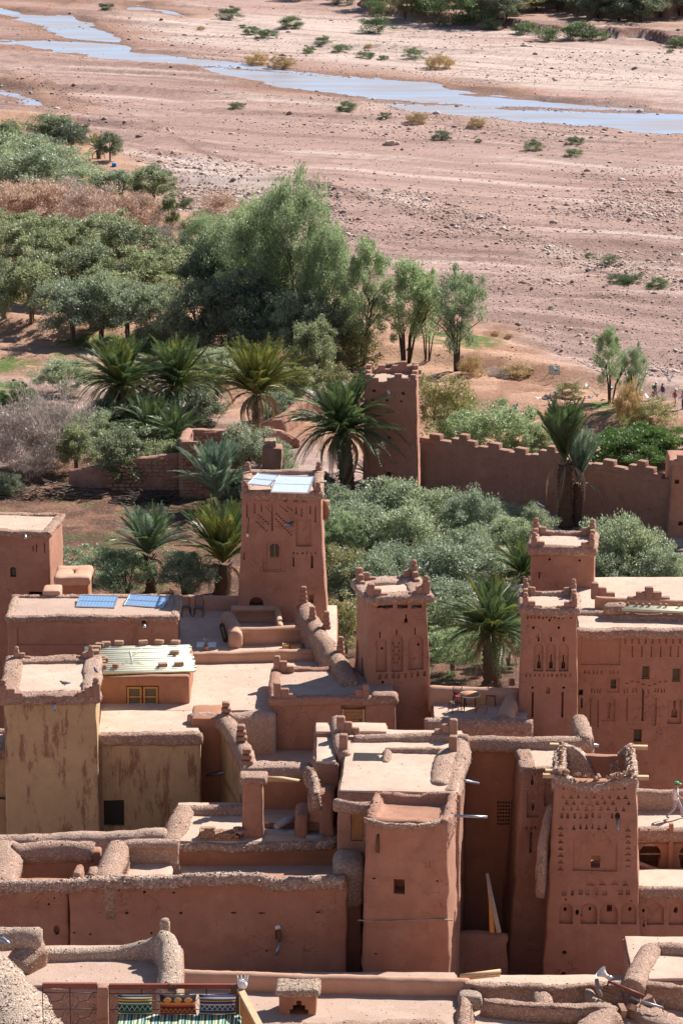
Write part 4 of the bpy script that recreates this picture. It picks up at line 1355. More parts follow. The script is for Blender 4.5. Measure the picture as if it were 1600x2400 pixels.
# arched recesses on the left face
cut = MB()
for (y0, y1, z0, z1) in [(.7, 1.35, T2.h - 5.6, T2.h - 3.0), (2.1, 2.7, T2.h - 5.6, T2.h - 2.6)]:
    pr = [(y0, z0), (y1, z0)] + [((y0 + y1) / 2 + math.cos(k / 8 * math.pi) * (y1 - y0) / 2, z1 - .5 + math.sin(k / 8 * math.pi) * .5) for k in range(9)]
    n = len(pr); X0 = -T2.w / 2
    vs = [(X0 - 1, y, z) for y, z in pr] + [(X0 + .12, y, z) for y, z in pr]
    cut.add(vs, [tuple(range(n)), tuple(range(2 * n - 1, n - 1, -1))] + [(i, i + n, (i + 1) % n + n, (i + 1) % n) for i in range(n)])
carve(T2.wo, cut)

# ================================================================ O, small terrace with the table
O = Bld('table_terrace', 'small sunlit roof terrace with round table, between the two middle towers', 'terrace', 1012, 1240, 1690, 147.2, 3.0, zb(147))
O.h = 23.05 - O.e.location.z
O.wall('mud_wall', amp=.04).done().roof('roof_dust')
mudpath('parapet', [O.L(PZ(1000, 1683, 23.6)), O.L(PZ(1242, 1684, 23.55))], .6, .9, mat='mud_parapet', parent=O.e)
mudpath('parapet', [O.L(PZ(1010, 1607, 23.9)), O.L(PZ(1210, 1613, 23.9))], .55, 1.2, mat='plaster_smooth', parent=O.e, amp=.03)
mudpath('parapet', [O.L(PZ(1205, 1617, 23.8)), O.L(PZ(1180, 1668, 23.6))], .8, 1.1, mat='plaster_smooth', parent=O.e, amp=.03)
O.finial(O.L(PZ(1198, 1604, 23.9)), 2, .14, .14)

# ================================================================ T3 and T4
T3 = Bld('kasbah_tower', 'mud tower with three narrow slit niches and round-knobbed stepped corners at the right', 'tower', 1224, 1350, 1434, 148.2, 2.5, zb(148), yaw=-3, batter=.028)
T3.wall('mud_wall', r=.08, amp=.04)
T3.row(1230, 1341, 1442, 1450, 12, .45, .1)
T3.holes([(1284, 1450, 1289, 1457), (1246, 1467, 1252, 1475), (1306, 1467, 1311, 1475)], .4)
for x0, x1 in [(1250, 1272), (1279, 1301), (1309, 1331)]:
    T3.hole(x0, 1508, x1, 1574, .12, 'arch')
    T3.hole((x0 + x1) / 2 - 1.8, 1493, (x0 + x1) / 2 + 1.8, 1504, .25)
for x in (1262, 1290, 1319): T3.hole(x - 4, 1536, x + 4, 1569, .5, 'keyhole')
T3.row(1226, 1340, 1579, 1586, 11, .4, .08)
T3.holes([(1244, 1609, 1250, 1615), (1316, 1609, 1324, 1615)], .4)
T3.hole(1279, 1610, 1288, 1626, .15, 'arch')
for x in (1247, 1317): T3.hole(x - 2, 1622, x + 2, 1682, .3)
T3.done()
T3.roof('roof_dust').parapet(.5, .45, .2)
for sx, sy in ((-1, 0), (1, 0), (-1, 1), (1, 1)):
    T3.merlon(sx * (T3.w / 2 - .12), .05 if sy == 0 else T3.d - .15, -sx, 1 if sy == 0 else -1, 3, .32, .2, .27, z=T3.h + .08)
a_, b_ = T3.L(PZ(1227, 1371, T3.e.location.z + T3.h + .4)), T3.L(PZ(1196, 1379, T3.e.location.z + T3.h + .2))
T3.spout(a_, b_, .06)
T4 = Bld('kasbah_tower', 'squat rear mud tower with stepped corners rising behind the narrower tower at the right', 'tower', 1245, 1390, 1293, 159.5, 2.9, zb(160), yaw=-5, batter=.02)
T4.wall('mud_wall', r=.08, amp=.05)
T4.row(1252, 1388, 1298, 1303, 10, .5, .07)
T4.holes([(1284, 1308, 1290, 1314), (1354, 1311, 1360, 1317)], .4); T4.hole(1261, 1341, 1264, 1356, .3)
T4.done()
T4.roof('roof_dust').parapet(.5, .5, .2)
for sx, sy in ((-1, 0), (1, 0), (-1, 1), (1, 1)):
    T4.merlon(sx * (T4.w / 2 - .12), .05 if sy == 0 else T4.d - .15, -sx, 1 if sy == 0 else -1, 3, .36, .21, .3, z=T4.h + .08)

# ================================================================ R, long building with windows
Rb = Bld('long_kasbah', 'long mud kasbah wall with shuttered windows and relief ornament at the right edge', 'house', 1353, 1720, 1487, 152, 9.5, zb(152), yaw=-1, batter=.006)
Rb.wall('mud_wall', amp=.04, step=.5)
Rb.window(1503, 1561, 1521, 1592, mat='mesh_screen', frame='wood_door', nx=1, ny=1)
Rb.window(1574, 1567, 1593, 1598, mat='mesh_screen', frame='wood_door', nx=1, ny=1)
Rb.window(1484, 1709, 1502, 1739, mat='window_glass', frame='wood_dark', nx=1, ny=1)
Rb.hole(1420, 1588, 1450, 1623, .06)
Rb.window(1430, 1593, 1443, 1615, mat='window_glass', frame='wood_dark', nx=1, ny=2)
Rb.hole(1360, 1492, 1452, 1559, .06)
Rb.hole(1564, 1640, 1595, 1697, .12)
Rb.hole(1573, 1644, 1586, 1684, .35, 'keyhole')
Rb.hole(1410, 1638, 1440, 1690, .05); Rb.hole(1419, 1644, 1431, 1662, .12, 'round'); Rb.hole(1422, 1660, 1428, 1685, .12)
for x, y0, y1 in [(1505, 1616, 1690), (1382, 1637, 1700), (1468, 1636, 1690), (1535, 1636, 1700), (1400, 1640, 1705)]: Rb.hole(x - 1.6, y0, x + 1.6, y1, .18 if x == 1505 else .06)
for x in (1481, 1503, 1525, 1547, 1570, 1588): Rb.hole(x - 1.4, 1514, x + 1.4, 1540, .07)
for k in range(9): Rb.hole(1462 + k * 16, 1496, 1466 + k * 16, 1508, .06)
for x0, x1 in [(1376, 1414), (1458, 1500), (1515, 1560)]: Rb.row(x0, x1, 1614, 1624, 6, .4, .07)
for k in range(8): Rb.hole(1464 + k * 13, 1600 - 5 * math.sin(k * 1.2), 1471 + k * 13, 1603 - 5 * math.sin(k * 1.2), .06)
Rb.holes([(1355, 1616, 1365, 1630)], .5, 'rect'); Rb.hole(1360, 1636, 1364, 1660, .3)
Rb.row(1365, 1452, 1572, 1580, 9, .4, .05)
Rb.done()
Rb.roof('roof_dust').parapet(.6, .5, .2, sides='F')
mudpath('parapet', [Rb.L(PZ(1355, 1432, 25.9)), Rb.L(PZ(1410, 1430, 25.95)), Rb.L(PZ(1425, 1437, 26)), Rb.L(PZ(1600, 1441, 26)), Rb.L(PZ(1700, 1443, 26))], .55, .5, parent=Rb.e)
mudpath('parapet', [Rb.L(PZ(1398, 1397, 26.5)), Rb.L(PZ(1500, 1402, 26.4)), Rb.L(PZ(1700, 1410, 26.4))], .35, 1.0, mat='plaster_smooth', parent=Rb.e, amp=.04)
for px, py in [(1392, 1392), (1520, 1402)]:
    q = Rb.L(PZ(px, py, 26.4))
    Rb.merlon(q.x, q.y, 1, 0, 3, .4, .24, .36, z=q.z - .15, knob=False, mat='mud_wall_rough', both=False)
    if px > 1500: Rb.merlon(q.x - .05, q.y, -1, 0, 3, .4, .24, .34, z=q.z - .15, knob=False, both=False)
q = Rb.L(PZ(1440, 1421, 26.3)); mb = MB(); rbox(mb, (q.x - .6, q.y - .4, q.z - .4), (q.x + .6, q.y + .4, q.z + .15), .3, .3, .05); mb.build('mud_mound', M_['mud_parapet'], Rb.e)
# cane awning on the rear roof
e = empty('cane_awning', tuple(PZ(1530, 1428, 26.1)), 0, 'white cane awning laid flat on the long kasbah roof at the right edge', 'awning')
for i in range(7):
    a, c = rel(e, PZ(1447, 1420 + i * 1.5, 26.32 - .01 * i)), rel(e, PZ(1700, 1428 + i * 1.7, 26.27 - .01 * i))
    MB().tube([a + Vector((random.uniform(-.2, .2), 0, 0)), c], .06, 6).build('roof_cane', M_['cane_white' if i % 2 else 'cane'], e)
for px in (1452, 1470, 1490, 1505, 1520, 1546, 1560, 1590):
    q = rel(e, PZ(px, 1419 + (px - 1450) * .03, 26.35)); rbox(mb := MB(), (q.x - .07, q.y - .07, q.z), (q.x + .07, q.y + .07, q.z + .16), .05, .2, .01); mb.build('weight_stone', M_['rubble'], e)

# ================================================================ S, bright roofs in the centre
SZ = 24.4
S1 = Bld('centre_house', 'sunlit mud house roofs with stepped levels in the middle of the village', 'house', 790, 1078, 1874, 133.5, 8.2, zb(134), yaw=-3)
S1.h = SZ - S1.e.location.z
S1.wall('mud_wall_rough', amp=.05)
S1.hole(822, 1899, 850, 1972, .2)
S1.done().roof('roof_dust', amp=.04)
p0, p1 = S1.F(823, 1899, .1), S1.F(849, 1970, .1)
dr = MB().box(((p0.x + p1.x) / 2, .12, (p0.z + p1.z) / 2), (p1.x - p0.x, .03, p0.z - p1.z)).build('door', M_['wood_dark'], S1.e, smooth=False)
for i in range(4):
    ww = (p1.x - p0.x) / 4
    MB().box((p0.x + ww * (i + .5), .09, (p0.z + p1.z) / 2), (ww * .9, .05, p0.z - p1.z - .1)).build('plank', M_['wood_door'], dr, smooth=False)
for pts, w, h in [([(790, 1872, .1), (850, 1880, .12), (870, 1878, .1)], .5, .5), ([(833, 1722, .35), (930, 1721, .35), (1025, 1718, .4), (1090, 1722, .4)], .55, .7),
                  ([(1078, 1722, .35), (1080, 1760, .25), (1066, 1800, .2), (1058, 1850, .15)], .8, .6),
                  ([(911, 1750, .3), (990, 1752, .3), (1050, 1752, .35)], .35, .35), ([(911, 1750, .28), (908, 1766, .2), (903, 1782, .15)], .4, .35),
                  ([(1050, 1752, .35), (1035, 1790, .3), (1030, 1830, .25)], .9, .45)]:
    mudpath('parapet', [S1.L(PZ(px, py, SZ + dz)) for px, py, dz in pts], w, h, parent=S1.e, amp=.07)
# flat dark slab standing in for the shade of a roof hole
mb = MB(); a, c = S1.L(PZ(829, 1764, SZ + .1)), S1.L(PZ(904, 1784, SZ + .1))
mb.box(((a.x + c.x) / 2, (a.y + c.y) / 2, S1.h + .05), (c.x - a.x, a.y - c.y, .1)); mb.build('roof_hole_shade', M_['hole_shade_black'], S1.e, smooth=False)
for (px, py, dz, sw) in [(798, 1706, .5, 1), (804, 1748, .4, 0), (1062, 1712, .5, -1), (1061, 1752, .4, 0)]:
    q = S1.L(PZ(px, py, SZ + dz))
    S1.merlon(q.x, q.y, sw, 0, 3, .32, .24, .36, z=q.z - .2, knob=False, both=False)
S2 = Bld('centre_left_house', 'small collapsing mud house with lit roof left of the centre house', 'house', 735, 792, 1832, 137.6, 5.0, zb(138))
S2.h = SZ - .1 - S2.e.location.z
S2.wall('mud_wall_rough', amp=.09).done().roof('roof_dust', amp=.05)
S2.w2 = S2.w
b = Bld('centre_back_house', 'flat mud roof with stepped finials behind the collapsed house', 'house', 735, 910, 1760, 140.9, 1.4, zb(141))
b.h = SZ + .12 - b.e.location.z
b.wall('mud_wall_rough', amp=.05).done().roof('roof_dust', amp=.04)
mudpath('parapet', [PZ(790, 1704, SZ) - b.e.location + Vector((0, 0, .5)), PZ(795, 1745, SZ) - b.e.location + Vector((0, 0, .4)), PZ(808, 1775, SZ) - b.e.location + Vector((0, 0, .3))], .6, 1.2, parent=b.e)
for pp, zz, rr in [((1048, 1780, 1081, 1784), 23.9, .05)]:
    pass
S1.spout(S1.L(PZ(1050, 1782, SZ + .1)), S1.L(PZ(1091, 1787, SZ - .1)), .07, 'wood_door')
S1.spout(S1.L(PZ(1068, 1825, SZ)), S1.L(PZ(1122, 1837, SZ - .3)), .065)

# T5, front centre tower
T5 = Bld('kasbah_tower', 'big plain mud tower with one dark window and eroded hollow top in the foreground centre', 'tower', 857, 1048, 1925, 130, 2.9, zb(130), yaw=-8, batter=.022)
T5.wall('mud_wall', r=.16, amp=.08, drop=.0)
T5.hole(922, 2060, 948, 2096, .8)
T5.holes([(872, 2056, 880, 2061), (1021, 2063, 1027, 2068), (876, 2233, 884, 2238)], .3)
T5.hole(884, 1953, 889, 2000, .12)
cm = T5.cut
rbox(cm, (-T5.w / 2 + .35, .3, T5.h - .16), (T5.w / 2 - .35, T5.d - .3, T5.h + 1), .2, .6, .06)
T5.done()
for pts, w, h, dz in [([(857, 1916), (880, 1924), (930, 1932), (990, 1930), (1030, 1920), (1050, 1910)], .24, .22, .05)]:
    mudpath('parapet', [T5.L(PZ(px, py, T5.e.location.z + T5.h + dz)) for px, py in pts], w, h, parent=T5.e, amp=.10, mat='rubble', rnd=.6)
mb = MB(); zt = T5.h
sweep(mb, [(-T5.w / 2 + .25, T5.d - .15, zt + .25), (-T5.w / 2 + 1, T5.d - .15, zt + .2), (0, T5.d - .15, zt + .1), (T5.w / 2 - 1.2, T5.d - .15, zt + .25), (T5.w / 2 - .25, T5.d - .2, zt + .42)], .32, 1.4, amp=.08, rnd=.6)
sweep(mb, [(T5.w / 2 - .1, T5.d - .2, zt + .42), (T5.w / 2 - .1, 1.6, zt + .2), (T5.w / 2 - .15, .2, zt + .08)], .4, 1.2, amp=.09, rnd=.6)
sweep(mb, [(-T5.w / 2 + .15, T5.d - .2, zt + .22), (-T5.w / 2 + .15, .2, zt + .1)], .32, 1.0, amp=.09, rnd=.6)
crumb(mb, 12, .06); mb.build('broken_wall_top', M_['mud_wall_rough'], T5.e)
mb = MB()
for k in range(6):
    a, c = T5.F(838 + k * 37, 2157 + math.sin(k) * 2, -.03), T5.F(838 + (k + 1) * 37, 2157 + math.sin(k + 1) * 2, -.03)
    MB().tube([a, c], .035, 5).build('reed_band', M_['wood_grey'], T5.e)
MB().tube([T5.F(885, 1957, .0), T5.F(883, 1998, -.12)], .07).build('gutter', M_['wood_dark'], T5.e)
T5.spout(T5.L(PZ(1064, 1912, T5.e.location.z + T5.h + .1)), T5.L(PZ(1141, 1915, T5.e.location.z + T5.h + .1)), .06)
# long lit flank behind the tower, down the alley
b = Bld('alley_flank', 'tall sunlit flank wall of the centre house along the dark alley', 'house', 1010, 1069, 1735, 133.0, 8.2, zb(134), yaw=-5, batter=.004)
b.h = 24.3 - b.e.location.z
b.wall('mud_wall_rough', amp=.07)
b.done()

# T, tall shaded wall with lattice window
Tw = Bld('lattice_house', 'tall red-orange shaded mud house with square lattice vent above the dark alley', 'house', 1088, 1374, 1738, 141.3, .9, zb(141) - 1)
Tw.h = 24.0 - Tw.e.location.z
Tw.wall('mud_wall_orange', amp=.04)
nx, ny = 7, 7
for i in range(nx):
    for j in range(ny):
        cx = 1163 + (i + .5) * 6.4; cy = 1877 + (j + .5) * 8.2
        Tw.hole(cx - 2.1, cy - 2.7, cx + 2.1, cy + 2.7, .35)
Tw.hole(1178, 2060, 1196, 2120, .15)
Tw.done()
mudpath('parapet', [Tw.L(PZ(1085, 1724, 24.3)), Tw.L(PZ(1200, 1727, 24.3)), Tw.L(PZ(1350, 1726, 24.3)), Tw.L(PZ(1378, 1722, 24.35))], .75, .6, parent=Tw.e, amp=.06)
mudpath('parapet', [Tw.L(PZ(1372, 1722, 24.4)), Tw.L(PZ(1366, 1700, 24.6)), Tw.L(PZ(1356, 1672, 24.7))], .8, 1.8, parent=Tw.e, amp=.06)
Tw.spout(Tw.F(1372, 1744, 0), Tw.F(1372, 1744, 0) + Vector((.55, -.1, -.05)), .08)
mb = MB(); rbox(mb, (-Tw.w / 2 + .2, .9, 0), (Tw.w / 2 - .3, 7, Tw.h - 2.4), .05, .8, .03); mb.build('rear_block', M_['mud_wall'], Tw.e)
# alley clutter
b = Bld('alley_wall', 'low mud wall closing the dark alley between the two front towers', 'wall', 1072, 1190, 2192, 135.4, .5, zb(130))
b.wall('mud_wall_rough', amp=.1).done()
for nm, lab, pts, r_, mt in [('plank', 'orange-brown split plank standing in the dark alley', [(1143, 2062), (1150, 2115), (1152, 2185)], .1, 'wood_orange'), ('pole', 'pale grey pole leaning beside the plank in the dark alley', [(1141, 2048), (1152, 2110), (1168, 2185)], .1, 'wood_grey')]:
    Ys = [133.5, 132.4, 131.4]
    o = MB().tube([P(px, py, y) for (px, py), y in zip(pts, Ys)], [r_ * .6, r_, r_ * 1.1], 7).build(nm, M_[mt]); tag(o, lab, nm)
for i, (a, c) in enumerate([((1078, 2288), (1172, 2276)), ((1082, 2293), (1170, 2284))]):
    o = MB().tube([P(*a, 125.6), P(*c, 126)], .09, 7).build('beam', M_['wood_pale']); tag(o, ['upper', 'lower'][i] + ' of two pale wooden beams lying across the foot of the dark alley', 'beam', 'beams across the alley')

# V2, left neighbour of the ruined tower
V2 = Bld('leaning_tower_house', 'shaded mud tower house with small keyhole slots left of the ornamented ruin tower', 'house', 1222, 1358, 1806, 138.3, 3.2, zb(138) - 1, yaw=2, batter=.055)
V2.wall('mud_wall_rough', r=.2, amp=.09)
V2.hole(1243, 1817, 1250, 1840, .4, 'keyhole'); V2.hole(1234, 1845, 1262, 1915, .12, 'arch'); V2.hole(1245, 1885, 1253, 1903, .4, 'round'); V2.hole(1240, 1950, 1246, 2000, .3)
V2.row(1228, 1260, 1936, 1944, 3, .4, .15)
V2.hole(1274, 1837, 1291, 1890, .12, 'arch')
V2.done().roof('roof_dust', amp=.06)
V2.parapet(.75, .4, .1, sides='BL', amp=.1)
V2.parapet(.35, .2, .05, sides='F', amp=.08)
o = mudpath('parapet_ridge', [P(1291, 1885, 136.2), P(1280, 1925, 135.6), P(1272, 1975, 135.0), P(1264, 2018, 134.6)], .42, 1.6, amp=.07)
tag(o, 'steep pebbly parapet ridge descending between the tower house and the ornamented ruin tower', 'wall')

# T6, ornamented ruin tower
T6 = Bld('ruined_kasbah_tower', 'ornamented mud tower with crumbling open top and lit square window at right', 'tower', 1301, 1489, 1832, 134.8, 3.7, zb(134) - .5, yaw=-4, batter=.045)
T6.wall('mud_wall', r=.1, amp=.07)
rbox(T6.cut, (-T6.w / 2 + .4, .45, T6.h - 4.5), (T6.w / 2 - .4, T6.d - .4, T6.h + 1), .1, .8, .05)
T6.hole(1384, 2006, 1405, 2036, 1.4)
T6.hole(1342, 1971, 1445, 2043, .06)
T6.row(1312, 1470, 1842, 1850, 11, .5, .09, 'tri')
T6.row(1310, 1475, 1862, 1872, 9, .55, .09, 'tri'); T6.row(1318, 1480, 1876, 1886, 9, .5, .09, 'tri'); T6.row(1310, 1470, 1890, 1900, 9, .5, .09, 'tri')
T6.row(1308, 1440, 1906, 1918, 9, .45, .1); T6.row(1322, 1440, 1932, 1944, 8, .5, .1, 'tri')
for k in range(7): T6.hole(1306, 1934 + k * 16, 1320, 1944 + k * 16, .09, 'tri'); T6.hole(1464, 1940 + k * 14, 1478, 1949 + k * 14, .08, 'tri')
T6.row(1372, 1480, 2064, 2076, 4, .6, .09, 'tri'); T6.row(1312, 1480, 2086, 2098, 9, .5, .09)
T6.hole(1440, 1903, 1452, 1922, .3, 'round')
for x0, x1 in [(1310, 1341), (1360, 1398), (1405, 1446), (1455, 1490)]:
    T6.hole(x0, 2116, x1, 2166 + (x0 - 1310) * .01, .16, 'arch')
T6.holes([(1319, 2128, 1327, 2140), (1347, 2131, 1356, 2145), (1378, 2128, 1384, 2138), (1471, 2128, 1479, 2139), (1322, 2105, 1327, 2111), (1474, 2110, 1481, 2113), (1359, 2146, 1363, 2150), (1316, 2227, 1327, 2237), (1314, 2277, 1325, 2287)], .5)
T6.hole(1421, 2124, 1433, 2140, .6)
wx, wz = T6.F(1394, 2020).x, T6.F(1394, 2020).z
T6.cut.box((wx + .2, T6.d, wz - 1.2), (1.6, 2.0, 3.6))
T6.done()
T6.spout(T6.F(1445, 1913, .1), T6.F(1446, 1945, -.5), .055)
# broken rim
zt = T6.h
for pts, w, h in [([(-T6.w / 2 + .1, .2, zt + .35), (-T6.w / 2 + .7, .15, zt + .4), (-.9, .15, zt + .1), (0, .15, zt + .08), (.9, .15, zt + .14), (T6.w / 2 - .6, .15, zt + .38), (T6.w / 2 - .1, .2, zt + .3)], .34, .42),
                  ([(-T6.w / 2 + .2, T6.d - .2, zt + .55), (-T6.w / 2 + .9, T6.d - .2, zt + .42), (-T6.w / 2 + 1.4, T6.d - .3, zt + .1), (-T6.w / 2 + 1.65, T6.d - .3, zt - .6)], .45, 2.0),
                  ([(T6.w / 2 - 1.05, T6.d - .2, zt - .2), (T6.w / 2 - .6, T6.d - .2, zt + .3), (T6.w / 2 - .2, T6.d - .25, zt + .65)], .45, 1.6),
                  ([(-T6.w / 2 + .15, .3, zt + .5), (-T6.w / 2 + .2, T6.d - .3, zt + .5)], .45, 1.0), ([(T6.w / 2 - .15, .3, zt + .35), (T6.w / 2 - .2, T6.d - .3, zt + .6)], .4, 1.0)]:
    mb = MB(); sweep(mb, [(x_, y_, z_ - .12) for x_, y_, z_ in pts], w, h, amp=.12, step=.16, rnd=.35, seed=random.random() * 9); crumb(mb, 14, .06); mb.build('broken_rim', M_['rubble'], T6.e)
rng = random.Random(5)
for k in range(60):
    t = rng.random(); side = rng.random()
    if side < .5: x, y, z = (t - .5) * T6.w, .15 + rng.uniform(-.15, .15), zt + .12 + .4 * abs(2 * t - 1) ** 2
    elif side < .75: x, y, z = -T6.w / 2 + .2, t * T6.d, zt + .35 + t * .15
    else: x, y, z = T6.w / 2 - .2, t * T6.d, zt + .3 + t * .25
    s_ = rng.uniform(.1, .24)
    place('rubble_stone', rng.choice(stone_me), T6.e, (x, y, z + .02), (rng.uniform(0, 3), rng.uniform(0, 3), rng.uniform(0, 3)), (s_, s_ * .8, s_ * .7))
for x, y, z in [(-T6.w / 2 - .15, .2, zt + .15), (-T6.w / 2 - .05, .45, zt + .25), (T6.w / 2 + .15, .3, zt + .12), (T6.w / 2 + .15, T6.d - .3, zt + .4), (-T6.w / 2 + .1, T6.d, zt + .3)]:
    MB().box((x, y, z), (.75, .22, .16)).build('timber_end', M_['wood_pale'], T6.e, smooth=False)
# base block running on to the right
T7 = Bld('arcaded_base_wall', 'wide mud wall with a row of arched blind niches joined to the ornamented ruin tower', 'house', 1450, 1720, 2086, 134.85, 2.6, zb(134) - .5, batter=.045)
T7.h -= .1
T7.wall('mud_wall', amp=.06)
for x0, x1 in [(1515, 1554), (1567, 1604)]:
    T7.hole(x0, 2116, x1, 2166 + (x0 - 1310) * .01, .16, 'arch')
T7.holes([(1503, 2130, 1510, 2139), (1578, 2128, 1588, 2144)], .5)
T7.hole(1505, 2158, 1510, 2172, .2, 'keyhole')
T7.done()
mb = MB(); rbox(mb, (T7.F(1490, 2086).x, .1, T7.h - .1), (T7.w / 2, T7.d - .1, T7.h + .06), .03, .5, .04); mb.build('roof', M_['roof_dust'], T7.e)
mudpath('parapet', [T7.F(1490, 2080, .2) + Vector((0, 0, .1)), T7.F(1550, 2083, .2) + Vector((0, 0, .1)), T7.F(1720, 2086, .2) + Vector((0, 0, .1))], .5, .45, parent=T7.e)

a0, a1 = PZ(1384, 2020, 20.2), PZ(1480, 2020, 20.2)
mb = MB(); q0, q1 = T7.L((a0.x, 138.75, 20.2)), T7.L((a1.x, 141.1, 20.2)); rbox(mb, (q0.x, q0.y, q0.z - 3), (q1.x, q1.y, q0.z), .05, .5, .03); mb.build('rear_roof', M_['roof_dust'], T7.e)
# walkway with the walking person, arcade below
W0 = Bld('walkway_house', 'arcaded mud house carrying the roof walkway where the capped person walks', 'house', 1480, 1720, 1945, 139.4, 4.2, zb(139) - .5)
W0.h = 20.05 - W0.e.location.z
W0.wall('mud_wall_orange', amp=.04)
W0.hole(1496, 1978, 1547, 2042, 1.2, 'horseshoe'); W0.hole(1590, 1978, 1641, 2042, 1.2, 'horseshoe')
W0.done()
mb = MB(); a = W0.F(1570, 1990)
mb.box((a.x, a.y - .05, a.z - .4), (.18, .2, 3.2)); mb.build('pilaster', M_['mud_wall_orange'], W0.e, smooth=False)
for c_ in (1521, 1615):
    a = W0.F(c_, 2001, .25); MB().box((a.x, a.y, a.z), (1.05, .05, .05)).build('tie_beam', M_['wood_pale'], W0.e, smooth=False)
W0.roof('roof_dust', amp=.02)
mudpath('parapet', [W0.F(1478, 1936, .15), W0.F(1560, 1938, .15), W0.F(1720, 1940, .15)], .6, .6, parent=W0.e)
mudpath('parapet', [W0.L(PZ(1470, 1848, 21.1)), W0.L(PZ(1600, 1851, 21.05)), W0.L(PZ(1700, 1853, 21.0))], .5, 1.5, parent=W0.e, mat='mud_parapet')
b = Bld('sloping_roof_yard', 'sunlit dipping mud roof below the arcade at the right edge', 'house', 1386, 1720, 2060, 137.2, 1.3, zb(137))
b.wall('plaster_smooth', amp=.03).done()
mudpath('parapet', [b.L(P(1480, 2012, 138.6)), b.L(P(1540, 2034, 138.6)), b.L(P(1570, 2048, 138.6)), b.L(P(1620, 2052, 138.6))], .3, 1.3, mat='mud_wall_rough', parent=b.e, amp=.04)

# ================================================================ left middle: roofs behind the big wall
# block carrying these roofs
LB = Bld('long_front_house', 'long mud house with cracked street wall and broken roof parapets, foreground left', 'house', 163, 812, 2062, 131, .75, zb(131) - .3, yaw=1, batter=.004)
LB.wall('mud_wall', amp=.06, step=.45)
LB.holes([(217, 2087, 224, 2093), (335, 2088, 343, 2094), (404, 2090, 411, 2095), (231, 2137, 239, 2141), (293, 2137, 302, 2143), (420, 2138, 428, 2144), (540, 2137, 555, 2141), (604, 2138, 622, 2142), (739, 2136, 752, 2140),
          (171, 2184, 178, 2188), (209, 2187, 215, 2192), (352, 2184, 358, 2190), (622, 2226, 628, 2231), (825, 2232, 835, 2242), (276, 2084, 281, 2090)], .25)
LB.hole(645, 2166, 658, 2200, .15, 'arch')
LB.done()
lf = 20.45 - LB.e.location.z
mb = MB(); rbox(mb, (-LB.w / 2 + 1.1, .6, 0), (LB.w / 2 - .1, 8, lf), .05, .6, .05); mb.build('roof', M_['roof_dust'], LB.e)
LB.spout(LB.F(652, 2176, .05), LB.F(656, 2205, -.25), .09, 'wood_dark'); LB.spout(LB.F(655, 2207, -.25), LB.F(647, 2240, -.5), .07)
MB().tube([LB.F(650, 2171, .0), LB.F(652, 2177, -.1)], .12).build('spout_mouth', M_['white_paint'], LB.e)
lz = LB.e.location.z + LB.h
def lp(px, py, dz): return LB.L(PZ(px, py, lz + dz))
mudpath('parapet', [lp(165, 2058, .2), lp(240, 2053, .25), lp(330, 2052, .2), lp(405, 2052, .25), lp(440, 2046, .35), lp(560, 2044, .35), lp(618, 2044, .35), lp(640, 2056, .15), lp(720, 2056, .12), lp(800, 2053, .15)], .55, .5, mat='rubble', parent=LB.e, amp=.09)
LL = Bld('corner_front_house', 'mud house front at the left edge, cracked apart from the long front house', 'house', -80, 160, 2070, 131.2, .7, zb(131) - .3, yaw=1)
LL.wall('mud_wall', amp=.06)
LL.holes([(112, 2117, 118, 2122), (126, 2103, 130, 2108)], .25); LL.hole(126, 2168, 141, 2192, .3, 'round')
LL.done()
mb = MB(); rbox(mb, (-LL.w / 2, 2.7, 0), (LL.w / 2 + 1.2, 3.4, lz - LL.e.location.z + .1), .1, .5, .06); mb.build('rear_wall', M_['mud_wall'], LL.e)
mudpath('parapet', [LL.L(PZ(-60, 2063, lz + .2)), LL.L(PZ(60, 2062, lz + .2)), LL.L(PZ(158, 2060, lz + .2))], .45, .5, mat='rubble', parent=LL.e, amp=.08)
mudpath('parapet', [LL.L(PZ(36, 1976, lz + .45)), LL.L(PZ(120, 1972, lz + .45)), LL.L(PZ(215, 1972, lz + .45))], .85, .8, parent=LL.e, amp=.07)
mudpath('parapet', [LL.L(PZ(12, 1966, lz + .4)), LL.L(PZ(8, 2010, lz + .3)), LL.L(PZ(-4, 2055, lz + .2))], 1.5, .8, parent=LL.e, amp=.07)
for px0, px1, py0, mt in [(173, 203, 1984, 'mud_wall_rough'), (207, 236, 1990, 'mud_parapet')]:
    a, c = LL.L(PZ(px0, 2050, lz + .1)), LL.L(PZ(px1, py0, lz + .3)); mb = MB(); rbox(mb, (a.x, a.y - .4, a.z - 2), (c.x, a.y + .7, c.z), .15, .25, .11, seed=px0); mb.build('broken_pier', M_[mt], LL.e)
mudpath('parapet', [lp(278, 1968, .45), lp(262, 2005, .35), lp(244, 2050, .2)], 1.15, 1.9, parent=LB.e, amp=.07)
mb = MB(); a, c = lp(292, 2040, -.5), lp(408, 2000, -.5); rbox(mb, (a.x, .7, lf - .5), (c.x, a.y + 2.9, lf + .55), .2, .4, .07); mb.build('raised_floor', M_['roof_dust'], LB.e)
mudpath('parapet', [lp(290, 1968, .4), lp(350, 1967, .4), lp(412, 1968, .4)], .6, 1.4, parent=LB.e, amp=.06)
o = mudpath('street_parapet', [PZ(-60, 1956, 21.6), PZ(60, 1955, 21.6), PZ(200, 1950, 21.7), PZ(385, 1942, 21.8)], .95, 3.5, amp=.07)
tag(o, 'long rounded pebbly parapet below the ochre house fronts', 'wall')
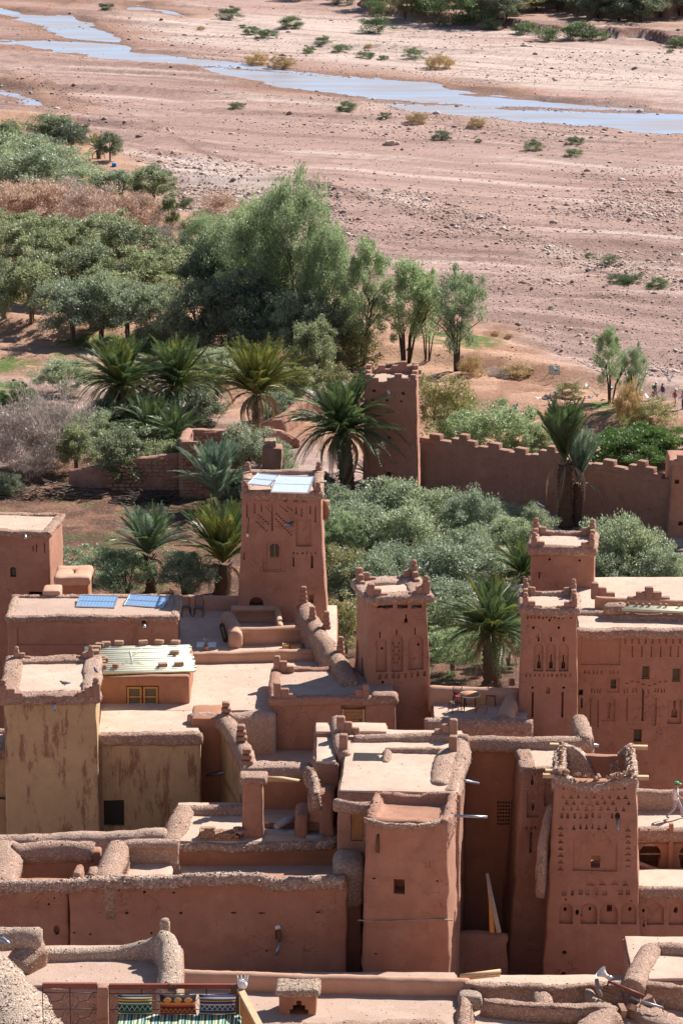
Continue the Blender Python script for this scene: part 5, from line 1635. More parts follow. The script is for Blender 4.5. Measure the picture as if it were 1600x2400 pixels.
# upper room floor with the brick pile
U = Bld('brick_pile_house', 'mud house with floor open to the sky, holding the brick pile and square pier', 'house', 400, 800, 1978, 135.6, 5.0, zb(135), yaw=0)
U.wall('mud_wall_orange', amp=.06)
U.holes([(423, 1978, 430, 1984), (597, 1981, 602, 1986), (613, 1980, 618, 1985), (628, 1981, 633, 1986), (724, 1982, 730, 1988), (750, 1980, 756, 1987), (682, 1980, 690, 1988)], .3)
U.hole(646, 1975, 653, 1990, .15)
U.done().roof('roof_dust', sink=-.02, amp=.05)
uz = U.e.location.z + U.h
def up(px, py, dz): return U.L(PZ(px, py, uz + dz))
mudpath('parapet', [up(430, 1886, .5), up(415, 1915, .5), up(402, 1962, .25)], 1.1, 1.2, parent=U.e, amp=.08)
mudpath('parapet', [up(425, 1886, .45), up(500, 1888, .45), up(575, 1888, .45)], .6, .9, parent=U.e, amp=.06)
mudpath('parapet', [up(402, 1970, .1), up(440, 1974, .05), up(560, 1976, .05), up(660, 1974, .08), up(780, 1968, .2)], .35, .35, mat='rubble', parent=U.e, amp=.09)
# pier
q = PZ(594, 1960, uz)
e = empty('pier', (q.x, q.y, uz - .3), 0, 'square mud pier standing in front of the roofless room', 'pillar')
mb = MB(); rbox(mb, (-.42, -.4, 0), (.42, .35, 2.95), .1, .3, .06, .01); mb.build('shaft', M_['mud_wall'], e)
mb = MB(); rbox(mb, (-.55, -.5, 2.75), (.62, .5, 3.1), .12, .3, .06); mb.build('cap', M_['mud_parapet'], e)
o = MB().tube([P(614, 1825, 137.4), P(660, 1826, 137.6), P(704, 1832, 137.8)], [.13, .12, .1], 8).build('lintel_pole', M_['wood_pale']); tag(o, 'pale round pole spanning from the mud pier to the ruined room', 'beam')
b = Bld('roofless_room', 'back wall of the roofless room with thick rounded parapet right of the pier', 'house', 581, 728, 1812, 139.6, 1.6, zb(139))
b.wall('mud_wall_orange', amp=.05).done(); b.parapet(.9, .6, .12, sides='F')
b = Bld('niche_ruin', 'broken mud wall stump with a square niche beside the roofless room', 'ruin', 716, 782, 1862, 136.2, 2.2, zb(136), yaw=-4)
b.wall('mud_wall_rough', r=.2, amp=.13); b.hole(716, 1925, 748, 1962 - 8, .4); b.done()
b2 = Bld('ruin_stub', 'lower crumbled stub left of the broken niche wall', 'ruin', 693, 722, 1905, 136.0, 1.4, zb(136))
b2.wall('mud_wall_rough', r=.2, amp=.13).done()
# brick pile, every brick in it
q = PZ(516, 1972, uz)
e = empty('brick_pile', (q.x, q.y, uz + .05), 0, 'dark heap of stacked mud bricks on the open floor left of the square pier', 'brick pile')
rng = random.Random(9)
for r_ in range(5):
    nrow = [16, 15, 13, 10, 5][r_]
    for i in range(nrow):
        x = (i - nrow / 2) * .112 * 1.0 - (.0 if r_ < 3 else (.25 if i < nrow * .6 else -.55))
        for d_ in (0, 1):
            if d_ and r_ > 3: continue
            place('brick', rng.choice(stone_me), e, (x, d_ * .3 + rng.uniform(-.03, .03), .06 + r_ * .115), (rng.uniform(-.1, .1), rng.uniform(-.1, .1), rng.uniform(-.15, .15)), (.115, .28, .12))
# rubble and plastic rubbish in the roofless room
o = MB().tube([PZ(612, 1934, uz + .3), PZ(650, 1938, uz + .25), PZ(690, 1934, uz + .35)], [.14, .16, .12], 8).build('fallen_log', M_['wood_dark']); tag(o, 'dark log fallen across the roofless room floor', 'log')
o = MB().tube([PZ(646, 1938, uz + .5), PZ(668, 1925, uz + .55), PZ(688, 1918, uz + .6)], [.12, .16, .14], 8).build('wrapped_bundle', M_['tarp_grey']); tag(o, 'grey and white wrapped bundle lying on the fallen log', 'bundle')
mb = MB(); a = PZ(650, 1952, uz); rbox(mb, (a.x - 1.0, a.y - .5, uz - .1), (a.x + .9, a.y + .3, uz + .22), .15, .2, .12); o = mb.build('crumpled_tarp', M_['tarp_grey']); tag(o, 'crumpled grey tarpaulin spread on the floor under the fallen log', 'tarpaulin')
mb = MB(); a = PZ(736, 1968, uz); rbox(mb, (a.x - .35, a.y - .2, uz), (a.x + .4, a.y + .2, uz + .25), .15, .2, .06); o = mb.build('grey_sack', M_['tarp_grey']); tag(o, 'rounded grey sack on the wall edge right of the roofless room', 'sack')
mb = MB(); a = P(736, 1838, 138.2); rbox(mb, (a.x - .12, a.y - .12, a.z - .25), (a.x + .12, a.y + .12, a.z + .25), .1, .12, .04); o = mb.build('blue_bag', M_['plastic_blue']); tag(o, 'small bright blue plastic bag caught on the ruined roof edge', 'bag')
o = mudpath('rubble_ridge', [PZ(722, 1795, 24.3), PZ(735, 1805, 24.25), PZ(737, 1835, 24.15), PZ(742, 1855, 24.0)], .35, .8, mat='rubble', amp=.13); tag(o, 'ragged rubble edge of the collapsed roof above the blue bag', 'rubble')
# lit slope between wall end and front tower
b = Bld('gap_block', 'small sunlit roof step and gap between long front house and foreground tower', 'house', 800, 846, 2060, 132.2, 5, zb(132))
b.wall('mud_wall', amp=.06); b.hole(801, 2080, 839, 2113, 3.5); b.done().roof('roof_dust', amp=.06)
mb = MB(); a = b.L(PZ(822, 2010, 21.9)); rbox(mb, (a.x - .75, a.y - 1.0, a.z - 2), (a.x + .55, a.y + 1.0, a.z + .1), .4, .3, .06); mb.build('mound', M_['straw_mud'], b.e)

# ================================================================ X, nearest village roofs
XZ = 18.95
X1 = Bld('front_terrace_house', 'flat gravelly roof terrace with long low parapet across the foreground', 'house', 425, 1085, 2420, 120.6, 6.9, zb(121) - 4)
X1.h = XZ - X1.e.location.z
X1.wall('mud_wall', amp=.03).done().roof('roof_dust_dull', amp=.04)
mudpath('parapet', [X1.L(PZ(428, 2273, 19.75)), X1.L(PZ(700, 2283, 19.75)), X1.L(PZ(960, 2289, 19.75)), X1.L(PZ(1092, 2292, 19.75))], .5, .9, parent=X1.e, mat='plaster_smooth', amp=.04)
mudpath('parapet', [X1.L(PZ(560, 2404, 19.35)), X1.L(PZ(800, 2397, 19.45)), X1.L(PZ(1000, 2388, 19.45)), X1.L(PZ(1040, 2396, 19.35))], .9, .5, parent=X1.e, amp=.08)
mudpath('parapet', [X1.L(PZ(1096, 2300, 19.55)), X1.L(PZ(1086, 2345, 19.35)), X1.L(PZ(1080, 2400, 19.25))], .45, .7, parent=X1.e, mat='rubble', amp=.1)
ch = empty('vent_hood', tuple(PZ(697, 2384, XZ)), R(-2), 'small square mud roof vent with thatched-looking cap on the foreground roof', 'vent')
mb = MB(); rbox(mb, (-.72, 0, -.05), (.72, 1.0, .95), .06, .3, .03); body = mb.build('body', M_['mud_wall_orange'], ch)
cut = MB(); 
for (x0, x1, z0, z1) in [(-.3, .42, .12, .32), (-.18, .3, .3, .5), (-.05, .16, .48, .68)]: cut.box(((x0 + x1) / 2, .3, (z0 + z1) / 2), (x1 - x0, 1.2, z1 - z0 + .01))
carve(body, cut)
mb = MB(); rbox(mb, (-.85, -.15, .85), (.85, 1.15, 1.18), .14, .22, .05); crumb(mb, 60, .045); mb.build('cap', M_['straw_mud'], ch)
X2 = Bld('front_right_house', 'foreground right mud roofs divided by thick pebbly ridges', 'house', 1086, 1720, 2420, 120.6, 7.1, zb(121) - 4)
X2.h = XZ - .2 - X2.e.location.z
X2.wall('mud_wall', amp=.03).done().roof('roof_dust', amp=.05)
for pts, w, h in [([(1095, 2298, .8), (1180, 2303, .8), (1290, 2308, .8), (1395, 2302, .85), (1480, 2296, .9), (1540, 2302, .85), (1640, 2318, .8)], .62, 1.0),
                  ([(1140, 2340, .6), (1230, 2350, .6), (1320, 2354, .6), (1380, 2352, .6), (1440, 2362, .55)], .75, .7),
                  ([(1262, 2315, .65), (1275, 2335, .6), (1272, 2350, .5)], .8, .6), ([(1425, 2365, .55), (1390, 2390, .5), (1370, 2420, .4)], 1.4, .6),
                  ([(1088, 2345, .6), (1090, 2380, .5), (1096, 2420, .5)], .7, .7), ([(1500, 2352, .4), (1560, 2385, .4), (1620, 2410, .4)], 1.6, .6), ([(1380, 2318, .7), (1400, 2345, .5), (1430, 2358, .5)], .5, .5)]:
    mudpath('parapet', [X2.L(PZ(px, py, XZ + dz - .06)) for px, py, dz in pts], w * .78, h, parent=X2.e, amp=.11, rnd=.6, batter=.22, step=.2)
mb = MB(); a = X2.L(PZ(1100, 2330, XZ + .4)); rbox(mb, (a.x - .5, a.y - .4, a.z - .8), (a.x + .5, a.y + .5, a.z + .1), .25, .25, .05); mb.build('mound', M_['straw_mud'], X2.e)
X3 = Bld('corner_roof_house', 'flat roofed mud house corner with broad rim at the lower right edge', 'house', 1478, 1720, 2300, 124.8, 4.6, zb(124) - 3, yaw=0)
X3.wall('mud_wall', amp=.05).done().roof('roof_dust')
for pts, w in [([(1482, 2292), (1500, 2250), (1524, 2212)], .9), ([(1520, 2210), (1560, 2211), (1640, 2216)], .6)]:
    mudpath('parapet', [X3.L(PZ(px, py, X3.e.location.z + X3.h + .45)) for px, py in pts], w, .6, parent=X3.e, amp=.07)

# nearer roof at the left, higher on the hill
Y1 = Bld('hillside_roof_house', 'higher mud roof with bowed straw-flecked parapet and peaked corner, lower left', 'house', -120, 420, 2318, 99, 3.5, zb(99) - 2)
Y1.wall('mud_wall_rough', amp=.04).done().roof('roof_dust_dull', amp=.05)
yz = Y1.e.location.z + Y1.h
def yp(px, py, dz): return Y1.L(PZ(px, py, yz + dz))
mudpath('parapet', [yp(85, 2215, .6), yp(110, 2222, .45), yp(200, 2222, .42), yp(290, 2218, .45), yp(345, 2206, .65), yp(380, 2188, 1.0)], .5, .9, parent=Y1.e, mat='straw_mud', amp=.07)
mudpath('parapet', [yp(385, 2182, 1.15), yp(398, 2205, 1.0), yp(398, 2250, .75), yp(396, 2310, .45)], .75, 1.3, parent=Y1.e, mat='straw_mud', amp=.08)
mb = MB(); q = yp(387, 2186, .9); rbox(mb, (q.x - .16, q.y - .16, q.z - .3), (q.x + .16, q.y + .16, q.z + .5), .14, .15, .03); mb.build('finial', M_['straw_mud'], Y1.e)
mudpath('parapet', [yp(-30, 2176, 1.3), yp(40, 2174, 1.3), yp(92, 2176, 1.3)], .7, .6, parent=Y1.e, mat='straw_mud', amp=.08)
mudpath('parapet', [yp(80, 2192, 1.0), yp(62, 2208, .9), yp(40, 2240, .6)], 1.0, 1.4, parent=Y1.e, mat='mud_parapet', amp=.08)
o = MB().tube([P(-10, 2200, 99), P(8, 2202, 99), P(22, 2212, 98.6)], [.05, .09, .05], 8).build('water_bottle', M_['metal_pipe']); tag(o, 'dull blue-green plastic drum lying on the mound at the left edge', 'container')
# large rounded mud hump nearest at the left
e = empty('mud_hump', tuple(P(0, 2400, 70)), 0, 'big rough sunlit mud and straw hump filling the lower left corner', 'mud mound')
mb = MB()
sweep(mb, [rel(e, P(-280, 2150, 78)), rel(e, P(-150, 2180, 76)), rel(e, P(-60, 2235, 74)), rel(e, P(10, 2300, 71)), rel(e, P(70, 2390, 68)), rel(e, P(110, 2490, 65))], [4.5, 3.6, 2.4, 2.0, 2.0, 2.0], 4, amp=.16, step=.25, batter=.35, base=None)
crumb(mb, 60, .035)
mb.build('hump', M_['straw_mud'], e)
# ================================================================ vegetation
def leaf_mat(name, col, var=.35, trans=.25, hue2=None):
    m, nt, b = nt_new(name)
    nt.nodes.remove(b)
    out = nt.nodes['Material Output']
    g = nt.nodes.new('ShaderNodeNewGeometry')
    oi = nt.nodes.new('ShaderNodeObjectInfo')
    lo = tuple(x * (1 - var) for x in col); hi = tuple(x * (1 + var) for x in (hue2 or col))
    c = mix(nt, g.outputs['Random Per Island'], lo, hi)
    c = mix(nt, oi.outputs['Random'], mix(nt, 1.0, c, (.78, .80, .80), 'MULTIPLY'), mix(nt, 1.0, c, (1.15, 1.12, 1.0), 'MULTIPLY'))
    d = nt.nodes.new('ShaderNodeBsdfDiffuse'); t = nt.nodes.new('ShaderNodeBsdfTranslucent'); gl = nt.nodes.new('ShaderNodeBsdfGlossy')
    gl.inputs['Roughness'].default_value = .45
    for s_ in (d, t): nt.links.new(c, s_.inputs[0])
    m1 = nt.nodes.new('ShaderNodeMixShader'); m1.inputs[0].default_value = trans
    nt.links.new(d.outputs[0], m1.inputs[1]); nt.links.new(t.outputs[0], m1.inputs[2])
    m2 = nt.nodes.new('ShaderNodeMixShader'); m2.inputs[0].default_value = .06
    nt.links.new(m1.outputs[0], m2.inputs[1]); nt.links.new(gl.outputs[0], m2.inputs[2])
    nt.links.new(m2.outputs[0], out.inputs[0])
    return m
leaf_mat('leaf_olive', (.21, .25, .12), hue2=(.36, .40, .23), trans=.48)
leaf_mat('leaf_olive_grey', (.25, .30, .18), hue2=(.40, .46, .31), trans=.48)
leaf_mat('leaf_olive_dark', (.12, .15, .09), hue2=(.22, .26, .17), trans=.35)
leaf_mat('leaf_tamarisk', (.24, .31, .16), hue2=(.38, .48, .27), trans=.5)
leaf_mat('leaf_yellowish', (.24, .24, .10), hue2=(.36, .33, .15), trans=.4)
leaf_mat('leaf_shrub', (.10, .15, .065), hue2=(.18, .25, .11))
leaf_mat('leaf_reed', (.10, .18, .04), hue2=(.16, .27, .07), trans=.4)
leaf_mat('dry_brush', (.44, .29, .23), hue2=(.62, .46, .38), trans=.4)
leaf_mat('bare_twig', (.30, .25, .235), hue2=(.46, .40, .38), trans=.2)
leaf_mat('dry_grass', (.42, .28, .13), hue2=(.55, .40, .2), trans=.3)
leaf_mat('palm_green', (.06, .105, .04), hue2=(.13, .19, .075), trans=.3)
leaf_mat('palm_blue', (.13, .20, .13), hue2=(.24, .33, .24), trans=.3)
leaf_mat('palm_yellow', (.13, .155, .035), hue2=(.22, .24, .06), trans=.3)
leaf_mat('palm_dead', (.26, .16, .085), hue2=(.40, .27, .17), trans=.1)
flat('bark', (.17, .125, .10), .9, var=.3, scale=4, bump=.6)
flat('bark_dark', (.075, .055, .045), .9, var=.3, scale=4, bump=.6)
flat('palm_bark', (.12, .07, .042), .95, var=.45, scale=7, bump=1.0)

def quads(name, C, A, B, mat):
    """many small leaves: centre C, half-axes A and B, each a pointed quad"""
    n = len(C)
    V = np.stack([C - A, C + B * .9 - A * .1, C + A, C - B * .9 - A * .1], 1).reshape(-1, 3)
    me = bpy.data.meshes.new(name)
    me.vertices.add(n * 4); me.vertices.foreach_set('co', V.ravel())
    F = np.arange(n * 4)
    me.loops.add(n * 4); me.loops.foreach_set('vertex_index', F)
    me.polygons.add(n); me.polygons.foreach_set('loop_start', np.arange(0, n * 4, 4))
    me.update(); me.materials.append(M_[mat])
    return me

def unit(v): return v / np.maximum(np.linalg.norm(v, axis=-1, keepdims=True), 1e-6)

def crown(name, mat, seed, n=7000, clumps=80, rx=1.0, rz=.85, leaf=.045, wid=.36, clump_r=.25, egg=0.0, up=.4, low=-.8, shell=.5):
    """unit-radius crown of leaf clumps, uneven outline with gaps"""
    r = np.random.default_rng(seed)
    d = unit(r.normal(size=(clumps, 3)))
    d[:, 2] = np.where(d[:, 2] < low, -d[:, 2] * .6, d[:, 2])
    rad = shell + (1 - shell) * r.uniform(0, 1, (clumps, 1)) ** .6
    lump = r.uniform(.62 if not egg else .7, 1.22 if not egg else 1.04, (clumps, 1))
    cc = d * rad * lump * np.array([rx, rx, 1.0]) * (1 - clump_r * .35)
    cs = clump_r * r.uniform(.55, 1.25, clumps)
    if egg: cc[:, :2] *= (1 - egg * np.clip(cc[:, 2:3], -1, 1))
    k = r.integers(0, clumps, n)
    off = unit(r.normal(size=(n, 3))) * (r.uniform(0, 1, (n, 1)) ** .5)
    C = cc[k] + off * cs[k][:, None] * np.array([1, 1, .85])
    ax = unit(off * .8 + r.normal(size=(n, 3)) * .6 + np.array([0, 0, up])) * leaf * r.uniform(.6, 1.3, (n, 1))
    bx = unit(np.cross(ax, r.normal(size=(n, 3)))) * leaf * wid
    return quads(name, C, ax, bx, mat)

def feathery(name, mat, seed, n=9000, stems=9, leaf=.022, wid=.35, top=1.0, spread=.42):
    """tall loose crown built from upswept plumes on several stems, height 1"""
    r = np.random.default_rng(seed)
    cs, rs = [], []
    for s in range(stems):
        a = r.uniform(0, 6.28); sp = spread * r.uniform(.15, 1)
        h = top * r.uniform(.55, 1.0) * (1.05 - .3 * sp / spread)
        for q in range(13):
            t = .22 + .78 * q / 12
            j = .11 * math.sin(t * 3.0)
            cs.append([math.cos(a) * sp * t ** .7 + r.normal() * j, math.sin(a) * sp * t ** .7 + r.normal() * j, h * t + r.normal() * .03])
            rs.append(.15 * (1.1 - t * .75) * r.uniform(.45, 1.2))
    cs, rs = np.array(cs), np.array(rs)
    k = r.integers(0, len(cs), n)
    off = unit(r.normal(size=(n, 3))) * (r.uniform(0, 1, (n, 1)) ** .5)
    C = cs[k] + off * rs[k][:, None] * np.array([1, 1, 1.35])
    ax = unit(off * np.array([.9, .9, .4]) + r.normal(size=(n, 3)) * .6 + np.array([0, 0, .45])) * leaf * r.uniform(.6, 1.4, (n, 1))
    bx = unit(np.cross(ax, r.normal(size=(n, 3)))) * leaf * wid
    return quads(name, C, ax, bx, mat)

def trunk_mesh(name, mat, seed, stems=4, h=1.0, r0=.07, spread=.45, forks=3):
    rr = random.Random(seed); mb = MB()
    for s in range(stems):
        a = rr.uniform(0, 6.28); sp = spread * rr.uniform(.3, 1)
        p0 = Vector((math.cos(a) * .04, math.sin(a) * .04, -.05))
        p1 = Vector((math.cos(a) * sp * .3, math.sin(a) * sp * .3, h * .35))
        p2 = Vector((math.cos(a) * sp * .8, math.sin(a) * sp * .8, h * .75))
        mb.tube([p0, p1, p2], [r0, r0 * .7, r0 * .35], 6)
        for f in range(forks):
            b_ = a + rr.uniform(-1.2, 1.2); q = p1.lerp(p2, rr.uniform(.1, .9))
            e_ = q + Vector((math.cos(b_) * .3, math.sin(b_) * .3, .3)) * rr.uniform(.6, 1.1) * h
            mb.tube([q, q.lerp(e_, .5) + Vector((0, 0, .04)), e_], [r0 * .4, r0 * .25, r0 * .1], 5)
    me = bpy.data.meshes.new(name); me.from_pydata(mb.v, [], mb.f); me.materials.append(M_[mat]); me.update()
    me.polygons.foreach_set('use_smooth', [True] * len(me.polygons))
    return me

OL = {'a': [crown('crown', 'leaf_olive', s, n=14000) for s in (1, 2, 3)], 'g': [crown('crown', 'leaf_olive_grey', s, n=14500, leaf=.042, wid=.32, up=.7) for s in (4, 5, 6)], 'd': [crown('crown', 'leaf_olive_dark', s, n=13000) for s in (7, 8)],
      'y': [crown('crown', 'leaf_yellowish', s, n=8000) for s in (9, 10)], 't': [crown('crown', 'leaf_tamarisk', s, n=11000, leaf=.05, wid=.25, clumps=60, clump_r=.24, up=.8) for s in (11, 12)],
      's': [crown('crown', 'leaf_shrub', s, n=4200, clumps=30, leaf=.075, wid=.22, up=1.1, rz=.7, clump_r=.34) for s in (13, 14, 15)],
      'r': [crown('crown', 'leaf_reed', s, n=16000, leaf=.05, wid=.2, up=1.4, rz=.6, clumps=40) for s in (16,)],
      'p': [crown('crown', 'dry_brush', s, n=10000, leaf=.05, wid=.2, up=1.3, rz=.75) for s in (17, 18)], 'b': [crown('crown', 'bare_twig', s, n=10000, leaf=.06, wid=.11, up=.9, rz=.9) for s in (19, 20)],
      'w': [crown('crown', 'dry_grass', s, n=2500, leaf=.16, wid=.09, up=1.6, rz=.6) for s in (21,)]}
FE = {'t': [crown('crown', 'leaf_tamarisk', s, n=30000, clumps=150, clump_r=.19, leaf=.026, wid=.3, egg=.34, up=.5, low=-1, shell=.35) for s in (31, 32, 33)], 'n': [crown('crown', 'leaf_tamarisk', s, n=15000, clumps=70, clump_r=.2, leaf=.032, wid=.3, egg=.3, up=.5, low=-1, shell=.3) for s in (34, 35)]}
TR = {'o': [trunk_mesh('trunk', 'bark', s, stems=3, r0=.075) for s in (1, 2)], 'k': [trunk_mesh('trunk', 'bark_dark', s, stems=5, r0=.028, spread=.5, forks=5) for s in (3, 4)], 'm': [trunk_mesh('trunk', 'bark_dark', s, stems=6, r0=.017, spread=.42, forks=4, h=1.05) for s in (5, 6)]}
rv = random.Random(42)
def scale_at(p):
    return FPX / (p.y * CP + (CAM_H - p.z) * SP)

WF = 1.4
def bushy(name, label, cat, px, base, top, wpx, kind, group=None, trunk='o', lift=.0):
    """tree or bush standing at a surveyed foot, with surveyed crown top and width"""
    p = gnd(px, base)
    s = scale_at(p)
    w = wpx / s / 2
    h = (base - top) / s / .97
    e = empty(name, p, rv.uniform(0, 6.28), label, cat, group)
    tall = trunk and h > 2.2
    z0 = h * .13 if tall else -h * .12
    rz = (h - z0) / 2
    c = place('crown', rv.choice(OL[kind]), e, (0, 0, z0 + rz), (0, 0, rv.uniform(0, 6.28)), (w * WF, w * WF, rz * 1.2))
    if trunk:
        place('trunk', rv.choice(TR[trunk]), e, (0, 0, 0), (0, 0, 0), (w * .9, w * .9, h * .8))
    return e

def plume(name, label, px, base, top, wpx, kind='t', group=None):
    p = gnd(px, base); s = scale_at(p)
    h = (base - top) / s / .97; w = wpx / s / 2
    e = empty(name, p, rv.uniform(0, 6.28), label, 'tree', group)
    sc = w / (.52 if kind == 't' else .36)
    if kind == 't': place('crown', rv.choice(FE[kind]), e, (0, 0, h * .54), (0, 0, 0), (w * 1.28, w * 1.28, h * .54))
    else: place('crown', rv.choice(FE[kind]), e, (0, 0, h * .60), (0, 0, 0), (w * 1.3, w * 1.3, h * .46))
    place('trunk', rv.choice(TR['m']), e, (0, 0, 0), (0, 0, 0), (sc, sc, h * .66))
    return e

OLV = [  # label, px, base, top, width, kind
 ('olive tree with clear bare trunk standing alone at the left edge of the grove', 75, 757, 615, 112, 'a'),
 ('grey-green olive tree in the front row, right of the lone-trunk olive', 172, 805, 668, 130, 'g'),
 ('grey olive tree between the front-row olive and the small dark-trunked one', 238, 800, 655, 105, 'g'),
 ('light grey olive tree left of the small dark-trunked olive', 300, 800, 665, 120, 'g'),
 ('small open olive tree with dark trunk in front of the shaded grove mass', 385, 818, 672, 92, 'g'),
 ('olive tree at the left edge behind the lone-trunk olive', 12, 745, 605, 75, 'a'),
 ('half-hidden olive tree cut by the left picture edge beside the crops', -6, 775, 650, 60, 'g'),
 ('broad dark olive tree at the upper left of the grove', 60, 650, 510, 130, 'a'), ('broad olive tree in the upper left grove, right of the broad dark one', 150, 655, 508, 130, 'a'),
 ('olive tree in the middle of the left grove above the front row', 205, 700, 570, 130, 'a'), ('rounded olive tree right of the grove middle', 300, 640, 520, 130, 'a'),
 ('rounded mid-green olive tree behind the light grey olive', 335, 715, 590, 135, 'a'), ('olive tree behind the small open olive, beside the dark mass', 440, 705, 596, 90, 'a'),
 ('low olive tree between the grove middle and the front row', 260, 745, 640, 110, 'a'), ('olive tree deep in the left grove behind the lone-trunk one', 110, 710, 590, 110, 'a'),
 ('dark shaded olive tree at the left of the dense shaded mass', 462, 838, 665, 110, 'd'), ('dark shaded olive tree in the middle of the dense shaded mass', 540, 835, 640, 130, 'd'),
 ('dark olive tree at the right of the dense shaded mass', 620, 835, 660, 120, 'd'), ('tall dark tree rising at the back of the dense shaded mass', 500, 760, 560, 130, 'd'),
 ('grey-green olive tree in front of the tallest tamarisk', 690, 860, 700, 120, 'g'), ('grey-green leafy tree right of the yellowish palm', 735, 900, 750, 90, 'a'),
 ('olive tree at the top left corner of the grove near the stream', 40, 430, 320, 130, 'g'), ('dusty olive tree below the top-left one', 95, 470, 360, 150, 'g'), ('olive tree standing at the upper left picture edge', 15, 390, 285, 90, 'a'),
 ('dark-green tree beside the small palm in the upper left', 130, 350, 270, 110, 'a'), ('twin-crowned bushy tree left of the small upper palm', 170, 358, 285, 80, 'd'), ('dark bush tree right of the small upper palm', 258, 378, 315, 50, 'd'),
 ('olive tree above the pink brush, left of the lone dry-side olive', 215, 465, 390, 110, 'g'), ('spreading olive above the pink brush, second from the lone one', 285, 470, 405, 95, 'g'),
 ('lone rounded olive tree at the edge of the white gravel', 360, 478, 392, 95, 'a'),
 ('grey olive bush behind the three big palms at the left', 150, 925, 850, 120, 'g'), ('pale grey olive between the middle palm and the yellowish palm', 520, 885, 820, 110, 'g'),
 ('sunlit small olive tree in front of the tumbled stone wall', 285, 1140, 1005, 115, 'a'), ('small olive tree beside the grey thicket in front of the shade', 180, 1110, 995, 85, 'a'),
 ('olive tree overlapping the stone ruin behind the blue palm', 580, 1120, 1000, 110, 'g'),
 ('broad grey olive left of the orchard, beside the panel tower', 830, 1330, 1170, 150, 'g'), ('big grey olive in the orchard behind the cracked tower', 905, 1300, 1135, 160, 'g'), ('large grey olive in the middle of the orchard', 1000, 1290, 1140, 150, 'g'),
 ('grey olive with bare gap below, right part of the orchard', 1090, 1310, 1150, 120, 'g'), ('grey olive tree low in the orchard, left of the front palm', 1060, 1420, 1270, 180, 'g'), ('dense olive tree directly behind the cracked tower', 960, 1430, 1280, 160, 'g'),
 ('shaded olive tree under the front palm, right of the cracked tower', 1040, 1530, 1400, 130, 'a'), ('low olive right beside the cracked tower foot', 1060, 1590, 1480, 120, 't'),
 ('slim grey olive left of the twin palm', 1240, 1275, 1185, 85, 'g'), ('grey olive left of the rear squat tower', 1190, 1330, 1220, 120, 'g'), ('tall grey olive right of the rear squat tower', 1425, 1410, 1205, 130, 'g'),
 ('grey-green olive at right, second from the squat tower', 1500, 1415, 1230, 120, 'g'), ('young pale olive between the two right olives', 1465, 1390, 1215, 80, 't'), ('pale olive cut off by the right picture edge', 1610, 1400, 1300, 90, 'g'),
 ('brownish-green thicket tree between the towers, left side', 800, 1440, 1280, 100, 'y'), ('yellowish feathery bush below the panel tower flank', 810, 1530, 1400, 100, 'y'),
 ('green bushy tree between the panel tower and the orchard', 790, 1360, 1200, 90, 't'), ('broad low olive behind the terrace, left of the first trunked palm', 210, 1400, 1285, 160, 't'), ('low olive bush right of the broad one behind the terrace', 300, 1395, 1300, 110, 't'),
 ('low grey olive behind the terrace between the palms', 430, 1400, 1300, 110, 'g'), ('dark green olive under the front palm at its right', 1190, 1560, 1440, 90, 'a')]
OLV += [('olive tree filling the left grove between the broad pair and the middle', 100, 670, 540, 120, 'a'), ('olive tree filling the grove behind the grey front row', 215, 770, 640, 110, 'a'), ('olive tree right of the broad pair at the back of the grove', 245, 600, 500, 120, 'a'),
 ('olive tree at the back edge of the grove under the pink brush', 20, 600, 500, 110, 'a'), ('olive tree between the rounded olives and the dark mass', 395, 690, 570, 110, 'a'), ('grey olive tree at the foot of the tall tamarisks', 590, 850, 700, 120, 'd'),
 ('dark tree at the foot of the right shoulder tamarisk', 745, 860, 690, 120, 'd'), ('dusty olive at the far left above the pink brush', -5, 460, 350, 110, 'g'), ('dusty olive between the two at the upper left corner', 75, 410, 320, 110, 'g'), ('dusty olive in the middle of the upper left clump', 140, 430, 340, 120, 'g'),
 ('grey olive low in the orchard behind the left tufted palm', 850, 1450, 1300, 150, 'g'), ('grey olive in the orchard between the two back rows', 960, 1350, 1200, 150, 'g'), ('grey olive in the orchard left of the front palm crown', 1100, 1380, 1240, 140, 'g'),
 ('grey olive at the orchard left side behind the panel tower', 790, 1290, 1150, 120, 'g'), ('grey olive low beside the cracked tower, right side', 1030, 1480, 1350, 150, 'g'), ('grey olive right of the front palm below the rear squat tower', 1195, 1480, 1380, 90, 'g'),
 ('grey olive right edge of the orchard near the wall', 1150, 1280, 1180, 90, 'g'), ('low grey olive in front of the right pair', 1540, 1440, 1300, 130, 'g'), ('low grey olive between squat tower and right pair', 1400, 1440, 1290, 110, 'g')]
for lab, px, base, top, w, k in OLV:
    bushy('olive_tree', lab, 'tree', px, base, top, w, k)
PL = [('tallest pale green tamarisk rising above the whole grove', 690, 800, 385, 190, 't'), ('tall tamarisk crowding the left side of the tallest one', 610, 790, 480, 190, 't'), ('grey-green tamarisk at the left shoulder of the big group', 530, 760, 515, 160, 't'),
      ('pale tamarisk at the right shoulder of the big group', 765, 830, 530, 150, 't'), ('feathery tamarisk between the big group and the many-stemmed one', 850, 850, 555, 130, 'n'), ('many-stemmed tamarisk with dark bare stems in the open', 950, 850, 605, 150, 'n'),
      ('slender tamarisk with forked trunk at the right end of the row', 1072, 872, 612, 125, 'n'), ('tamarisk half behind the many-stemmed one at its right', 1000, 845, 620, 80, 'n'),
      ('tamarisk by the walkers, left and taller of two', 1428, 945, 762, 85, 'n'), ('tamarisk by the walkers, right and shorter of two', 1484, 960, 795, 62, 'n'), ('yellowish tall tree at the back of the big tamarisk group', 590, 640, 455, 110, 't'),
      ('grey tamarisk behind the group near the white gravel', 480, 640, 490, 120, 't')]
